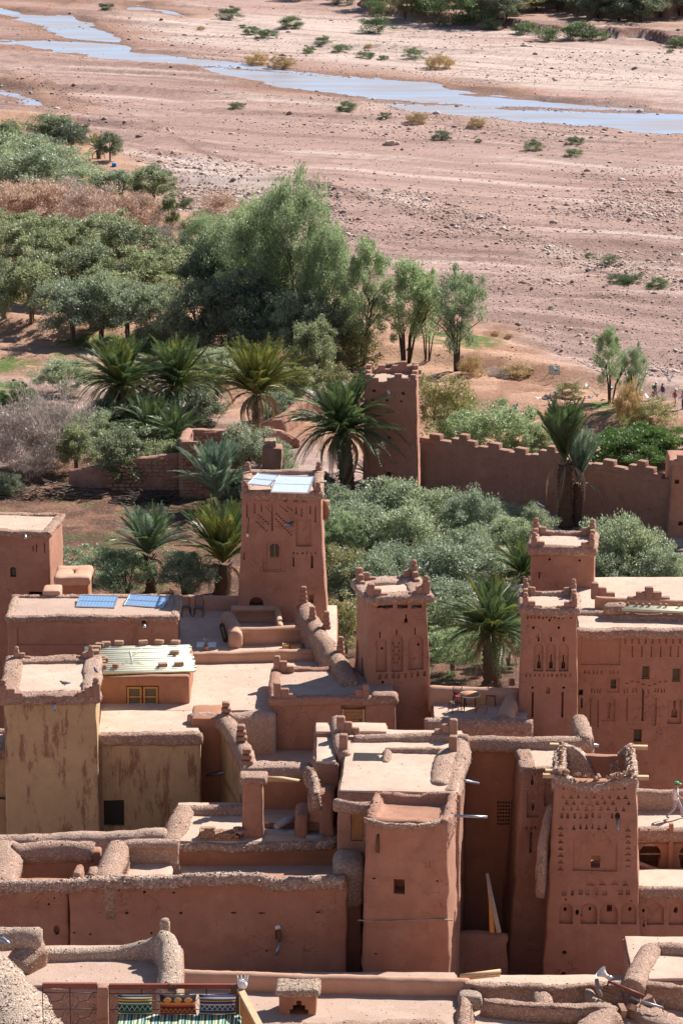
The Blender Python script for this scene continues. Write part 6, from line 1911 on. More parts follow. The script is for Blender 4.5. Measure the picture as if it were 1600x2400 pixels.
for lab, px, base, top, w, k in PL:
    plume('tamarisk_tree', lab, px, base, top, w, k)
BS = [('green hedge clump behind the wall, left of the big reed bed', 'r', 1405, 1088, 1010, 110), ('green hedge clump in the middle of the reed bed', 'r', 1520, 1088, 1008, 130), ('pale bush behind the wall right of the pale feathery one', 't', 1215, 1068, 985, 90), ('grey-green bush right of the watch tower foot', 't', 1085, 1058, 970, 90), ('shrub between the ruin and the big dark palm', 'g', 650, 1120, 1040, 80), ('dark shrub behind the blue palm', 'd', 560, 1175, 1100, 90), ('dark shrub at the foot of the big dark palm', 'd', 745, 1175, 1110, 90), ('olive bush left of the stone ruin corner', 'a', 395, 1120, 1030, 90), ('grey bush at the foot of the yellowish palm', 'g', 645, 985, 915, 80), ('green bush between yellowish palm and grove', 'a', 700, 945, 860, 100), ('yellow-green bush behind the big dark palm', 'y', 780, 930, 860, 90), ('grey bush below the leftmost palm by the thicket', 'g', 215, 1050, 960, 90), ('added dark bush deepening the shade below the leftmost big palm', 'd', 250, 1015, 940, 100), ('added dark bush deepening the shade between the leftmost and middle big palms', 'd', 345, 1000, 925, 110), ('added dark bush deepening the shade below the middle big palm', 'd', 455, 1000, 920, 110), ('added dark bush deepening the shade left of the ruin corner', 'd', 390, 1060, 985, 90), ('dense dark-green bush right of the watch tower', 'y', 1035, 1040, 880, 115), ('pale feathery bush behind the garden wall', 't', 1160, 1062, 945, 165), ('dark bush behind the garden wall, left of the twin palm', 'a', 1265, 1070, 1005, 80),  # dark-leaved bushes below the palms are added to deepen the shade there
      ('big bright green reed bed behind the garden wall at right', 'r', 1460, 1090, 1005, 210), ('bright green reed clump at the right edge behind the wall', 'r', 1590, 1080, 1000, 110), ('yellow-brown bush in front of the walkers', 'y', 1528, 1002, 940, 85),
      ('upright pale dry reeds beside the brown bush', 'w', 1475, 985, 900, 60), ('low scrubby bush on the sand beside the path', 'y', 1335, 930, 895, 60), ('low dark scrub heap on the sand by the dry grass', 'w', 1215, 880, 855, 70),
      ('dark low scrub heap left of the dry grass', 'b', 1165, 885, 865, 50), ('green bush at the foot of the many-stemmed tamarisk', 'y', 830, 860, 770, 100), ('green-yellow thicket under the right shoulder tamarisk', 'a', 800, 850, 720, 100),
      ('grey bare thicket at the left edge, left half', 'b', 50, 1120, 925, 170), ('grey bare thicket beside it, right half', 'b', 125, 1090, 920, 150), ('green reed patch behind the grey thicket', 'r', 50, 960, 900, 90),
      ('pink dry brush at the far left edge', 'p', 30, 520, 425, 130), ('pink dry brush, second from the left edge', 'p', 110, 520, 430, 140), ('pink dry brush in the middle of the band', 'p', 200, 545, 440, 140), ('pink dry brush, right of the middle', 'p', 285, 540, 450, 110),
      ('pink dry brush at the right end of the band', 'p', 340, 530, 455, 80), ('grey brush below the dusty olive', 'b', 160, 500, 430, 120), ('small dark bush on the sandy edge below the lone olive', 's', 398, 530, 460, 40), ('tiny bush right of the lone olive', 's', 438, 490, 462, 26),
      ('orange-brown dry bush at the back of the tamarisk group', 'p', 520, 520, 455, 90), ('leafless grey shrub in the sandy gap right of the grove', 'b', 385, 620, 520, 70), ('dry yellow grass tuft at the slender tamarisk', 'w', 1100, 880, 835, 50),
      ('blue-green shrubs growing under the palms left of the stone ruin', 's', 400, 1140, 1080, 60), ('dark blue-grey bush at the left picture edge in the shade', 'd', 15, 1160, 1110, 60)]
for lab, k, px, base, top, w in BS:
    bushy('bush', lab, 'bush', px, base, top, w, k, trunk=None)
SHR = [(540, 45, 50, 'broad dark shrub near the top middle'), (680, 66, 50, 'round green shrub right of the broad top-middle one'), (625, 90, 42, 'flat green shrub below the top-middle pair'), (590, 80, 34, 'small flat shrub left of the flat one'), (568, 66, 16, 'tiny shrub by the small flat one'),
       (880, 75, 65, 'wide flat green shrub above the stream'), (757, 103, 32, 'small round shrub, upper of a slanting pair'), (725, 124, 26, 'small round shrub, lower of a slanting pair'), (800, 122, 36, 'low shrub in the row above the stream'), (845, 133, 22, 'tiny shrub in the row above the stream'),
       (866, 136, 26, 'spreading shrub in the row above the stream'), (898, 140, 20, 'last small shrub in the row above the stream'), (972, 138, 42, 'flat shrub left of the bright round one'), (1026, 160, 56, 'bright round shrub with a dry tip by the stream'),
       (862, 112, 16, 'dry little shrub under the wide flat one'), (1148, 68, 45, 'round shrub in front of the far bank, left'), (1232, 78, 48, 'round shrub in front of the far bank, middle'), (1282, 95, 56, 'low wide shrub below the far bank'), (1352, 92, 74, 'largest dark shrub under the far bank'),
       (1400, 94, 40, 'low shrub touching the largest dark one'), (1590, 110, 45, 'shrub at the right edge under the far bank'), (1570, 124, 16, 'tiny shrub under the right-edge one'), (555, 255, 30, 'lone round shrub below the stream at left'), (812, 262, 45, 'low shrub on the near stream bank'),
       (902, 277, 26, 'small shrub on the near stream bank'), (975, 287, 40, 'dry pale shrub on the near stream bank'), (1118, 296, 34, 'dry shrub on the near stream bank, rightmost'), (1033, 326, 38, 'flat shrub on the brown flats'), (1121, 334, 16, 'tiny upright shrub on the brown flats'),
       (1248, 352, 40, 'pale shrub on the brown flats'), (1346, 338, 34, 'upper shrub of the pair on the right flats'), (1343, 366, 34, 'lower shrub of the pair on the right flats'), (1448, 668, 50, 'green shrub at the driftwood bank on the right'), (1382, 605, 22, 'small flat shrub above the driftwood bank'),
       (1425, 615, 30, 'pale shrub behind the driftwood'), (1480, 665, 44, 'shrub on the undercut bank right of the driftwood'), (1540, 678, 50, 'low scrub on the undercut bank near the right edge'), (600, 150, 44, 'straw-coloured scrub at the left of the stream strip'), (660, 158, 50, 'straw-coloured scrub at the right of the stream strip'),
       (1192, 790, 14, 'little brown tuft at the edge of the sand'), (1160, 786, 18, 'little dry tuft left of the brown one'), (1290, 725, 12, 'lone speck-like tuft on the gravel'), (470, 70, 16, 'dry tuft near the upper left pool'), (248, 26, 34, 'low shrub between the upper left channels')]
for px, base, w, lab in SHR:
    k = 'w' if ('straw' in lab or 'dry' in lab or 'brown' in lab[:12]) else 's'
    bushy('river_shrub', lab + ' on the river bed', 'shrub', px, base, base - w * .55, w * 1.05, k, 'shrubs dotted over the river bed', trunk=None)
FAR = [(950, 36, 70, 'y'), (1000, 30, 90, 's'), (1060, 38, 100, 's'), (1110, 34, 90, 'b'), (1165, 44, 90, 'b'), (1110, 52, 80, 's'), (1185, 55, 60, 'd'), (1215, 28, 70, 'y'), (1255, 22, 60, 'a'), (1305, 22, 60, 'd'), (1355, 24, 60, 'a'), (1400, 16, 70, 'd'), (1450, 22, 80, 'd'),
       (1500, 26, 80, 'd'), (1545, 38, 90, 'b'), (1590, 34, 90, 'd'), (1030, 12, 90, 'a'), (1130, 8, 90, 'd'), (1240, 4, 90, 'a'), (1340, 2, 90, 'd'), (1440, 4, 90, 'a'), (1540, 6, 90, 'd'), (1620, 10, 90, 'd'), (810, 6, 60, 's'), (700, -6, 60, 's'), (880, 20, 40, 's'), (920, -2, 90, 'd'), (980, -6, 90, 'a')]
names_ = ['first', 'second', 'third', 'fourth', 'fifth', 'sixth', 'seventh', 'eighth', 'ninth', 'tenth', 'eleventh', 'twelfth', 'thirteenth', 'fourteenth', 'fifteenth', 'sixteenth']
for i, (px, base, w, k) in enumerate(FAR):
    kd = {'y': 'yellowish', 's': 'low green', 'b': 'brownish', 'd': 'dark', 'a': 'olive-green'}[k]
    order = sorted([q for q in FAR if q[3] == k], key=lambda q: q[0]).index((px, base, w, k))
    bushy('bank_tree', '%s tree on the far bank, %s of its kind from the left' % (kd, names_[order]), 'tree', px, base + 3, base - w * .9, w * 1.15, k, 'trees on the far bank', trunk=None if k == 's' else 'k')

# ---- palms
def frond_mesh(mat, L=1.0, droop=.35, seed=0, n=34, width=.22, dead=False):
    """one feather leaf: arching midrib with paired leaflets, length 1 along +x"""
    r = random.Random(seed); mb = MB()
    pts = []
    for i in range(9):
        t = i / 8
        pts.append(Vector((t * (1 - droop * .25 * t), 0, droop * (.35 * t - 1.1 * t ** 2.4) + .0)))
    mb.tube(pts, [.013, .012, .011, .010, .008, .007, .005, .004, .002], 4, cap=False)
    def at(t):
        f = t * 8; i = min(7, int(f)); return pts[i].lerp(pts[i + 1], f - i), (pts[i + 1] - pts[i]).normalized()
    for k in range(n):
        t = .12 + .88 * k / (n - 1)
        c, tg = at(t)
        ll = width * (math.sin(min(1, (t - .05) * 1.15) * math.pi) ** .5 * .9 + .1) * r.uniform(.85, 1.1)
        for sgn in (-1, 1):
            side = Vector((0, sgn, 0))
            d = (tg * .95 + side * (.75 if not dead else .4) + Vector((0, 0, (.28 if not dead else -.5)))).normalized()
            tip = c + d * ll + Vector((0, 0, -.035 if not dead else -.06))
            wd = tg * .011 + Vector((0, 0, .004))
            mid = c + d * ll * .5
            mb.add([c - wd, mid + wd * 1.1, tip, mid - wd * 1.1], [(0, 1, 2, 3)])
    me = bpy.data.meshes.new('frond'); me.from_pydata(mb.v, [], mb.f); me.materials.append(M_[mat]); me.update()
    return me
FR = {}
for mt in ('palm_green', 'palm_blue', 'palm_yellow'):
    FR[mt] = [frond_mesh(mt, droop=d, seed=i) for i, d in enumerate((.1, .35, .7))]
FR['palm_dead'] = [frond_mesh('palm_dead', droop=1.0, seed=9, dead=True)]

def palm(label, px, base, cpx, cpy, rpx, mat='palm_green', n=42, up=.15, dead=8, tr=.26, skirt=True, short=False, el0=30, group=None, mix_=None):
    """date palm: foot at (px, base); crown centre at (cpx, cpy)"""
    p = gnd(px, base); s = scale_at(p)
    c = P(cpx, cpy, p.y)
    L = rpx / s
    e = empty('date_palm', p, 0, label, 'palm', group)
    top = c - p
    h = top.z
    if h > .6:
        mb = MB(); m = 14
        path = [Vector((top.x * (k / m) ** 1.3, 0, h * k / m - .1)) for k in range(m + 1)]
        mb.tube(path, [tr * (1.2 if k < 2 else 1) * (.93 + .14 * (k % 2)) for k in range(m + 1)], 9)
        mb.build('trunk', M_['palm_bark'], e)
        # old frond stubs
        mb = MB(); ns = int(h * 22)
        for k in range(ns):
            t = (k + .5) / ns; a = k * 2.4
            q = Vector((top.x * t ** 1.3, 0, h * t)); o_ = Vector((math.cos(a), math.sin(a), 0))
            ln = .16 + .22 * t ** 3
            mb.tube([q + o_ * tr * .85, q + o_ * (tr + ln * .55) + Vector((0, 0, ln * .9))], [.07, .025], 4)
        o = mb.build('frond_stubs', M_['palm_bark'], e); o['kind'] = 'stuff'
    r = random.Random(int(px * 7 + base))
    for k in range(n):
        f = (k + .5) / n
        el = R(82) * (1 - f) ** .85 + R(-22 + 60 * up) * f if not short else R(85) * (1 - f) + R(el0) * f
        az = k * 2.39996 + r.uniform(-.4, .4); el += R(r.uniform(-9, 9))
        kind = 0 if el > R(55) else (1 if el > R(20) else 2)
        mt = mat if not mix_ or r.random() > .3 else mix_
        ln = L * r.uniform(.88, 1.12) * (.86 + .2 * math.sin(f * 3.1))
        place('frond', FR[mt][kind], e, (top.x, 0, h + .05), (r.uniform(-.5, .5), -el, az), (ln, ln, ln))
    for k in range(dead):
        az = k * 6.28 / dead + r.uniform(-.3, .3)
        ln = L * r.uniform(.6, .9)
        place('frond', FR['palm_dead'][0], e, (top.x, 0, h - .1), (r.uniform(-.4, .4), R(r.uniform(10, 45)), az), (ln, ln, ln * .9))
    return e
palm('big date palm with dead brown frond skirt, leftmost of the three behind the thicket', 285, 985, 285, 905, 128, n=80, dead=34, tr=.4, mix_='palm_yellow')
palm('big spreading date palm, middle of the three behind the thicket', 412, 985, 415, 905, 125, 'palm_green', n=76, dead=20, tr=.4, mix_='palm_yellow')
palm('yellowish date palm with brown trunk, right of the three', 600, 1015, 602, 925, 140, 'palm_yellow', n=76, dead=12, tr=.34, up=.6)
palm('half-hidden date palm between the middle and yellowish palms', 505, 960, 508, 905, 80, 'palm_green', n=34, dead=6)
palm('low dark palm clump in the shade under the three palms', 350, 1060, 350, 1015, 100, 'palm_green', n=46, dead=3)
palm('low dark palm clump in the shade, beside the ruin corner', 420, 1080, 410, 1030, 95, 'palm_green', n=44, dead=2)
palm('largest dark date palm with thick trunk in front of the watch tower', 815, 1165, 802, 1015, 148, 'palm_green', n=84, dead=12, tr=.62)
palm('blue-green upright date palm with stiff fronds beside the ruin', 510, 1190, 508, 1170, 145, 'palm_blue', n=40, dead=2, short=True, el0=48)
palm('blue-green date palm with shaggy trunk behind the terrace, left of two', 355, 1385, 350, 1300, 118, 'palm_blue', n=50, dead=4, tr=.4, mix_='palm_green', up=.8)
palm('yellow-green date palm with shaggy trunk behind the terrace, right of two', 522, 1390, 522, 1320, 150, 'palm_yellow', n=56, dead=5, tr=.6, up=.85, mix_='palm_green')
palm('young blue-green palm behind the terrace wall between the two trunked ones', 440, 1400, 440, 1380, 75, 'palm_blue', n=24, dead=0, short=True)
palm('tall palm with upright closed crown and dark trunk in front of the garden wall', 1324, 1235, 1322, 1085, 140, 'palm_green', n=52, dead=4, tr=.55, short=True, el0=66)
palm('shorter twin palm leaning right behind the tall upright one', 1350, 1232, 1354, 1130, 130, 'palm_blue', n=22, dead=2, tr=.34, short=True, el0=66)
palm('date palm with glossy green crown in front of the orchard, between the towers', 1152, 1610, 1150, 1485, 150, 'palm_green', n=72, dead=5, tr=.6, mix_='palm_yellow')
palm('palm crown showing at the left of the rear squat tower', 1225, 1440, 1225, 1350, 110, 'palm_green', n=44, dead=3, mix_='palm_yellow')
palm('low tufted palm in the orchard behind the cracked tower, right of two', 935, 1370, 930, 1350, 75, 'palm_yellow', n=36, dead=2, mix_='palm_green')
palm('low tufted palm in the orchard behind the cracked tower, left of two', 860, 1370, 862, 1350, 65, 'palm_yellow', n=30, dead=2, mix_='palm_green')
palm('tiny palm among the trees at the upper left', 232, 372, 230, 350, 42, 'palm_yellow', n=26, dead=4)
palm('palm tuft behind the big dark palm at the wall foot', 870, 1150, 868, 1120, 60, 'palm_green', n=24, dead=0)
palm('small blue palm tuft left of the cracked tower', 805, 1490, 805, 1475, 50, 'palm_blue', n=18, dead=0, short=True)
# driftwood and brush heaps
def heap(name, label, cat, px, py, wpx, h, mat='bare_twig', n=60, seed=1):
    p = gnd(px, py); w = wpx / scale_at(p)
    r = random.Random(seed); mb = MB()
    for k in range(n):
        x = r.uniform(-.5, .5) * w; y = r.uniform(-.4, .4) * min(w, 2.5); a = r.uniform(0, 6.28); l = r.uniform(.4, 1.3)
        z = r.uniform(0, h) * (1 - abs(2 * x / w)) 
        mb.tube([(x, y, z), (x + math.cos(a) * l, y + math.sin(a) * l * .5, z + r.uniform(-.1, .35))], r.uniform(.02, .06), 4)
    o = mb.build(name, M_[mat], None, loc=tuple(p)); tag(o, label, cat)
heap('driftwood', 'dark tangled driftwood on the gravel beside the undercut bank', 'driftwood', 1415, 632, 50, .6, 'bark_dark', 40, 2)
heap('brush_heap', 'long heap of cut brush lying in shade at the left below the thicket', 'brush heap', 120, 1165, 240, 1.3, 'bark', 260, 3)
heap('brush_heap', 'heap of cut brush in the shade against the tumbled stone wall', 'brush heap', 340, 1175, 130, 1.0, 'bark_dark', 160, 4)
heap('brush_heap', 'dark brush and rubbish heap at the foot of the garden wall behind the twin palm', 'brush heap', 1410, 1250, 150, .9, 'bark_dark', 120, 5)

# ================================================================ furniture and small things
def chair(label, loc, rz, mat='metal_dark', s=1.0, group='chairs on the roof terraces', kind='a'):
    e = empty('chair', loc, rz, label, 'chair', group)
    MB().box((0, 0, .45 * s), (.42 * s, .42 * s, .03)).build('seat', M_['red_cloth' if kind == 'r' else mat], e, smooth=False)
    for sx in (-1, 1):
        for sy in (-1, 1):
            MB().tube([(sx * .19 * s, sy * .19 * s, .44 * s), (sx * .24 * s, sy * .24 * s, 0)], .022, 5).build('leg', M_[mat], e)
    mb = MB()
    mb.tube([(-.2 * s, .2 * s, .44 * s), (-.21 * s, .24 * s, .8 * s), (-.12 * s, .26 * s, .98 * s), (.12 * s, .26 * s, .98 * s), (.21 * s, .24 * s, .8 * s), (.2 * s, .2 * s, .44 * s)], .022, 5)
    for k in (-.1, 0, .1): mb.tube([(k * s, .21 * s, .46 * s), (k * s, .26 * s, .97 * s)], .012, 4)
    mb.build('backrest', M_[mat], e)
    return e
zt = TZ + .1
chair('dark metal ring-backed chair in the shaded terrace corner, left of two', PZ(436, 1442, zt), R(10))
chair('dark metal bar-backed chair in the shaded terrace corner, right of two', PZ(466, 1444, zt), R(-8))
tz = 23.15
t = empty('round_table', PZ(1100, 1664, tz), 0, 'round terrace table with pale rim and reddish patterned top', 'table')
MB().tube([(0, 0, .72), (0, 0, .76)], .5, 28).build('tabletop', M_['cane_white'], t)
MB().tube([(0, 0, .758), (0, 0, .768)], .44, 28).build('inlay', M_['mud_wall_orange'], t)
for k in range(4):
    a = k * 1.57 + .78; MB().tube([(math.cos(a) * .3, math.sin(a) * .3, .72), (math.cos(a) * .38, math.sin(a) * .38, 0)], .025, 5).build('leg', M_['metal_dark'], t)
chair('dark chair with red seat behind the round table at its left', PZ(1076, 1652, tz), R(20), kind='r')
chair('wooden chair in front of the round table at its left, back to the viewer', PZ(1066, 1668, tz), R(200), 'wood_dark')
chair('orange wooden chair at the right front of the round table', PZ(1127, 1668, tz), R(170), 'wood_orange')
chair('dark wooden chair in the far right corner of the table terrace', PZ(1152, 1650, tz), R(-20), 'wood_dark')
MB()
# dark oval carved pieces leaning on the planter wall
for lab, px, py, tilt in [('long dark oval carved piece leaning at the left corner of the planter', 530, 1505, -.25), ('dark oval carved piece against the planter front, left of the two', 565, 1508, 0), ('dark oval carved piece against the planter front, right of the two', 583, 1508, .05)]:
    q = PZ(px, py, zt); mb = MB(); e = empty('carved_piece', q, 0, lab, 'carving', 'carved pieces leaning on the planter')
    H_ = .62 if tilt == 0 or tilt == .05 else .95
    rbox(mb, (-.13, 0, 0), (.13, .07, H_), .12, .12, 0); o = mb.build('body', M_['metal_dark'], e); o.rotation_euler = (-.25, tilt, 0)
    MB().box((0, -.012, H_ * .5), (.1, .02, H_ * .6)).build('inset', M_['bark'], e, smooth=False).rotation_euler = (-.25, tilt, 0)
# little things on the terrace
q = PZ(483, 1524, zt); e = empty('plant_pot', q, 0, 'small clay pot with a wisp of plant on the lower terrace wall', 'plant pot')
MB().tube([(0, 0, 0), (0, 0, .22)], [.1, .14], 10).build('pot', M_['adobe_brick'], e); MB().tube([(0, 0, .2), (.02, 0, .6)], [.02, .01], 4).tube([(0, 0, .35), (.12, 0, .55)], .012, 4).tube([(0, 0, .35), (-.1, .05, .6)], .012, 4).build('plant', M_['leaf_reed'], e)
for lab, x0, x1 in [('pale blue-and-white tile sheet on the terrace, left of the clay pot', 462, 478), ('pale blue tile sheet on the terrace, right of the clay pot', 488, 506)]:
    a, b_ = PZ(x0, 1507, zt), PZ(x1, 1518, zt)
    o = MB().box(((a.x + b_.x) / 2, (a.y + b_.y) / 2, zt + .03), (b_.x - a.x, a.y - b_.y, .04)).build('tile_sheet', M_['white_paint'], None, False); tag(o, lab, 'tile sheet')
for lab, px, w in [('low yellow-brown wooden box frame at the terrace edge, right of two', 692, .5), ('low wooden box frame at the terrace edge, left of two', 671, .32)]:
    q = PZ(px, 1520, zt); e = empty('box_frame', q, 0, lab, 'box frame')
    for sx in (-1, 1): MB().box((sx * w / 2, 0, .12), (.05, .35, .26)).build('side', M_['wood_orange'], e, False)
    for sy in (-1, 1): MB().box((0, sy * .16, .1), (w - .06, .04, .2)).build('rail', M_['wood_pale'], e, False)

def bird(label, loc, rz=0, fly=False, s=1.0, mat='bird_grey', group=None, wing=.6):
    e = empty('pigeon', loc, rz, label, 'bird', group)
    L = .17 * s
    MB().tube([(-L * 1.5, 0, .0), (-L * .8, 0, .01), (-L * .2, 0, .02), (L * .4, 0, .04), (L * .75, 0, .10), (L * 1.0, 0, .12), (L * 1.2, 0, .11)], [.02 * s, .045 * s, .075 * s, .07 * s, .042 * s, .04 * s, .008 * s], 7).build('body', M_[mat], e)
    if fly:
        for sg in (-1, 1):
            mb = MB(); a = wing
            pts = [(L * .5, sg * .03, .05), (L * .45, sg * .22 * s, .05 + .2 * a * s), (-.05, sg * .36 * s, .05 + .33 * a * s), (-L * .7, sg * .2 * s, .03 + .17 * a * s), (-L * .6, sg * .03, .02)]
            mb.add(pts + [(x, y, z + .012) for x, y, z in pts], [(0, 1, 2, 3, 4), (9, 8, 7, 6, 5)] + [(i, i + 5, (i + 1) % 5 + 5, (i + 1) % 5) for i in range(5)])
            mb.build('wing', M_['bird_white' if sg > 0 else mat], e, False)
    else:
        for sg in (-1, 1): MB().tube([(0, sg * .02, -.02), (0.01, sg * .02, -.12)], .008, 4).build('leg', M_['red_cloth'], e)
    return e
FL = [(1302, 868, 'just right of the pale board'), (1512, 875, 'above the green-shirted walker'), (1560, 880, 'dark, with wings raised above the walkers'), (1568, 893, 'white, right above the blue-shirted walker'), (1503, 917, 'white, in front of the brown bush top'), (1518, 935, 'white, low over the brown bush'),
      (1430, 912, 'over the trunk of the taller walker-side tamarisk'), (1398, 928, 'near the sand under the tamarisk'), (1450, 935, 'white, right of the tamarisk trunk'), (1383, 932, 'low, left of the tamarisk'), (1274, 936, 'grazing the sand, middle'), (1265, 935, 'grazing the sand, leftmost pair'),
      (1307, 922, 'grey, over the low scrubby bush'), (1471, 907, 'pale, between the two tamarisks'), (1208, 958, 'lone, above the pale feathery bush'), (1530, 968, 'over the lower part of the brown bush'), (1480, 942, 'over the dry reeds'), (1375, 910, 'small, left of the tamarisk crown'), (1285, 935, 'grazing the sand, right of the pair')]
for i, (px, py, w) in enumerate(FL):
    g = gnd(px, py + 22)
    q = P(px, py, g.y)
    bird('pigeon in flight ' + w, q, rv.uniform(0, 6.28), True, 1.35, 'bird_white' if 'white' in w or i % 2 else 'bird_grey', 'pigeons flying over the sand', wing=rv.uniform(.1, 1.3))
bird('dark pigeon standing on the ochre tower roof edge', PZ(152, 1602, H.e.location.z + H.h + .35), R(200), s=1.1)
bird('pigeon perched on the right front finial of the cracked tower', T2.M @ Vector((T2.w / 2 - .05, 0, T2.h + 1.55)), 1, s=1.0)
bird('pigeon perched on the left rear finial of the squat rear tower', T4.M @ Vector((-T4.w / 2 + .3, T4.d - .2, T4.h + 1.55)), 2.5, s=1.1)
bird('dark pigeon gliding past the front of the panel tower', T1.M @ T1.F(676, 1231, -.5), 2.6, True, 1.2, wing=.2)
bird('pigeon perched on the front right finial of the ochre tower', H.M @ Vector((H.w / 2, 0, H.h + 1.3)), 2, s=1.0)
for i, (px, w) in enumerate([(906, 'left'), (937, 'middle'), (971, 'right')]):
    bird('pigeon roosting in the %s vent slot of the cracked tower' % w, T2.M @ T2.F(px, 1425, .08), R(90 + 40 * i), s=.9, mat='bird_grey' , group='pigeons roosting in the vent slots')

# people
def person(label, loc, rz, h, top, legs, hair='hair_dark', cap=None, stride=.25, arms=.25, pose='walk', bag=None, shorts=False, tank=False):
    e = empty('person', loc, rz, label, 'person')
    k = h / 1.75
    s_ = stride
    J = {'pel': (0, 0, .95), 'bel': (.01, 0, 1.12), 'che': (.02, 0, 1.34), 'nek': (.02, 0, 1.49), 'hed': (.04, 0, 1.60), 'top': (.04, 0, 1.70),
         'hl': (0, .09, .93), 'kl': (s_ * .75 + .03, .1, .50), 'al': (s_ * .95, .1, .09), 'fl': (s_ * .95 + .17, .1, .03),
         'hr': (0, -.09, .93), 'kr': (-s_ * .35 + .06, -.1, .5), 'ar': (-s_ * 1.35, -.1, .12), 'fr': (-s_ * 1.35 + .14, -.1, .03),
         'sl': (.02, .17, 1.42), 'el': (-arms * .7, .24, 1.16), 'wl': (-arms * .8 + .04, .25, .92), 'nl': (-arms * .75 + .07, .25, .83),
         'sr': (.02, -.17, 1.42), 'er': (arms * .4, -.24, 1.17), 'wr': (arms * 1.3, -.22, 1.02), 'nr': (arms * 1.3 + .09, -.2, 1.0)}
    Rr = {'pel': .14, 'bel': .125, 'che': .15, 'nek': .055, 'hed': .092, 'top': .07, 'hl': .10, 'kl': .062, 'al': .042, 'fl': .035, 'hr': .10, 'kr': .062, 'ar': .042, 'fr': .035,
          'sl': .062, 'el': .042, 'wl': .03, 'nl': .035, 'sr': .062, 'er': .042, 'wr': .03, 'nr': .035}
    E = [('pel', 'bel'), ('bel', 'che'), ('che', 'nek'), ('nek', 'hed'), ('hed', 'top'), ('pel', 'hl'), ('hl', 'kl'), ('kl', 'al'), ('al', 'fl'), ('pel', 'hr'), ('hr', 'kr'), ('kr', 'ar'), ('ar', 'fr'),
         ('che', 'sl'), ('sl', 'el'), ('el', 'wl'), ('wl', 'nl'), ('che', 'sr'), ('sr', 'er'), ('er', 'wr'), ('wr', 'nr')]
    ks = list(J)
    me = bpy.data.meshes.new('body')
    me.from_pydata([tuple(c * k for c in J[a]) for a in ks], [(ks.index(a), ks.index(b_)) for a, b_ in E], [])
    o = place('body', me, e)
    sk = o.modifiers.new('s', 'SKIN')
    for i, a in enumerate(ks): me.skin_vertices[0].data[i].radius = (Rr[a] * k * 1.22, Rr[a] * k * 1.22)
    me.skin_vertices[0].data[0].use_root = True
    sb = o.modifiers.new('d', 'SUBSURF'); sb.levels = sb.render_levels = 2
    dg = bpy.context.evaluated_depsgraph_get(); dg.update()
    new = bpy.data.meshes.new_from_object(o.evaluated_get(dg)); o.modifiers.clear(); o.data = new; new.name = 'body'
    new.materials.clear()
    for m_ in ('skin', top, legs, 'metal_dark'): new.materials.append(M_[m_])
    for p in new.polygons:
        c = p.center / k
        if c.z < .10: i = 3
        elif c.z < .93: i = 2 if not (shorts and c.z < .55) else 0
        elif c.z < 1.47: i = 1
        else: i = 0
        if abs(c.y) > .19 and .7 < c.z < (1.22 if not tank else 1.45): i = 0
        p.material_index = i; p.use_smooth = True
    hm = MB(); rbox(hm, ((-.09 + .03) * k, -.088 * k, 1.6 * k), ((.09 + .03) * k, .088 * k, 1.745 * k), .08 * k, .05, 0)
    hm.build('hair', M_[hair], e)
    fm = MB(); fm.tube([(.12 * k, 0, 1.63 * k), (.155 * k, 0, 1.59 * k)], [.012 * k, .018 * k], 5); fm.build('nose', M_['skin'], e)
    for sg in (-1, 1):
        MB().tube([(.125 * k, sg * .035 * k, 1.625 * k), (.134 * k, sg * .035 * k, 1.625 * k)], .011 * k, 6).build('eye', M_['metal_dark'], e)
        MB().tube([(.035 * k, sg * .09 * k, 1.6 * k), (.035 * k, sg * .108 * k, 1.61 * k)], .022 * k, 6).build('ear', M_['skin'], e)
        for f in range(4):
            a = J['nl' if sg > 0 else 'nr']
            MB().tube([((a[0] + .0 + .012 * f) * k, (a[1]) * k, (a[2]) * k), ((a[0] + .03 + .012 * f) * k, a[1] * k, (a[2] - .06) * k), ((a[0] + .045) * k, a[1] * k, (a[2] - .085) * k)], .009 * k, 4).build('finger', M_['skin'], e)
    if cap:
        cm = MB(); rbox(cm, (-.075 * k, -.10 * k, 1.67 * k), (.14 * k, .10 * k, 1.80 * k), .08 * k, .05, 0); cm.box((.18 * k, 0, 1.69 * k), (.14 * k, .16 * k, .015)); cm.build('cap', M_[cap], e)
    if bag:
        bm_ = MB(); rbox(bm_, (-.34 * k, -.14 * k, 1.02 * k), (-.12 * k, .14 * k, 1.45 * k), .08, .1, 0); o2 = bm_.build('backpack', M_[bag], e)
    return e
flat('shirt_white', (.72, .72, .78), .8, var=.06); flat('trousers_grey', (.36, .30, .34), .8, var=.1); flat('shirt_blue', (.05, .07, .16), .8); flat('shirt_pink', (.5, .35, .5), .8); flat('shirt_dark', (.05, .03, .04), .8); flat('top_red', (.35, .1, .08), .8)
wz_ = 20.05 + .1
person('person in white shirt and grey trousers walking with a green cap on the roof walkway', PZ(1581, 1918, wz_), R(-8), 1.68, 'shirt_white', 'trousers_grey', cap='plastic_green', stride=.30, arms=.28)
g = gnd(1534, 938); person('person in dark top with a green backpack on the river path, leftmost walker', g, R(-30), 1.72, 'shirt_dark', 'trousers_grey', cap='shirt_white', bag='plastic_green', stride=.15, arms=.1)
g = gnd(1551, 942); person('person in dark blue shirt and pale trousers on the river path, second from left', g, R(200), 1.78, 'shirt_blue', 'shirt_white', stride=.12, arms=.15)
g = gnd(1580, 953); person('person in red sleeveless top and pale shorts with a white cap on the river path', g, R(20), 1.65, 'top_red', 'shirt_white', cap='shirt_white', stride=.08, shorts=True, tank=True, bag=None, arms=.2)
g = gnd(1599, 960); person('person in lilac shirt and dark trousers cut off by the right edge', g, R(190), 1.78, 'shirt_pink', 'shirt_dark', stride=.1, arms=.2)

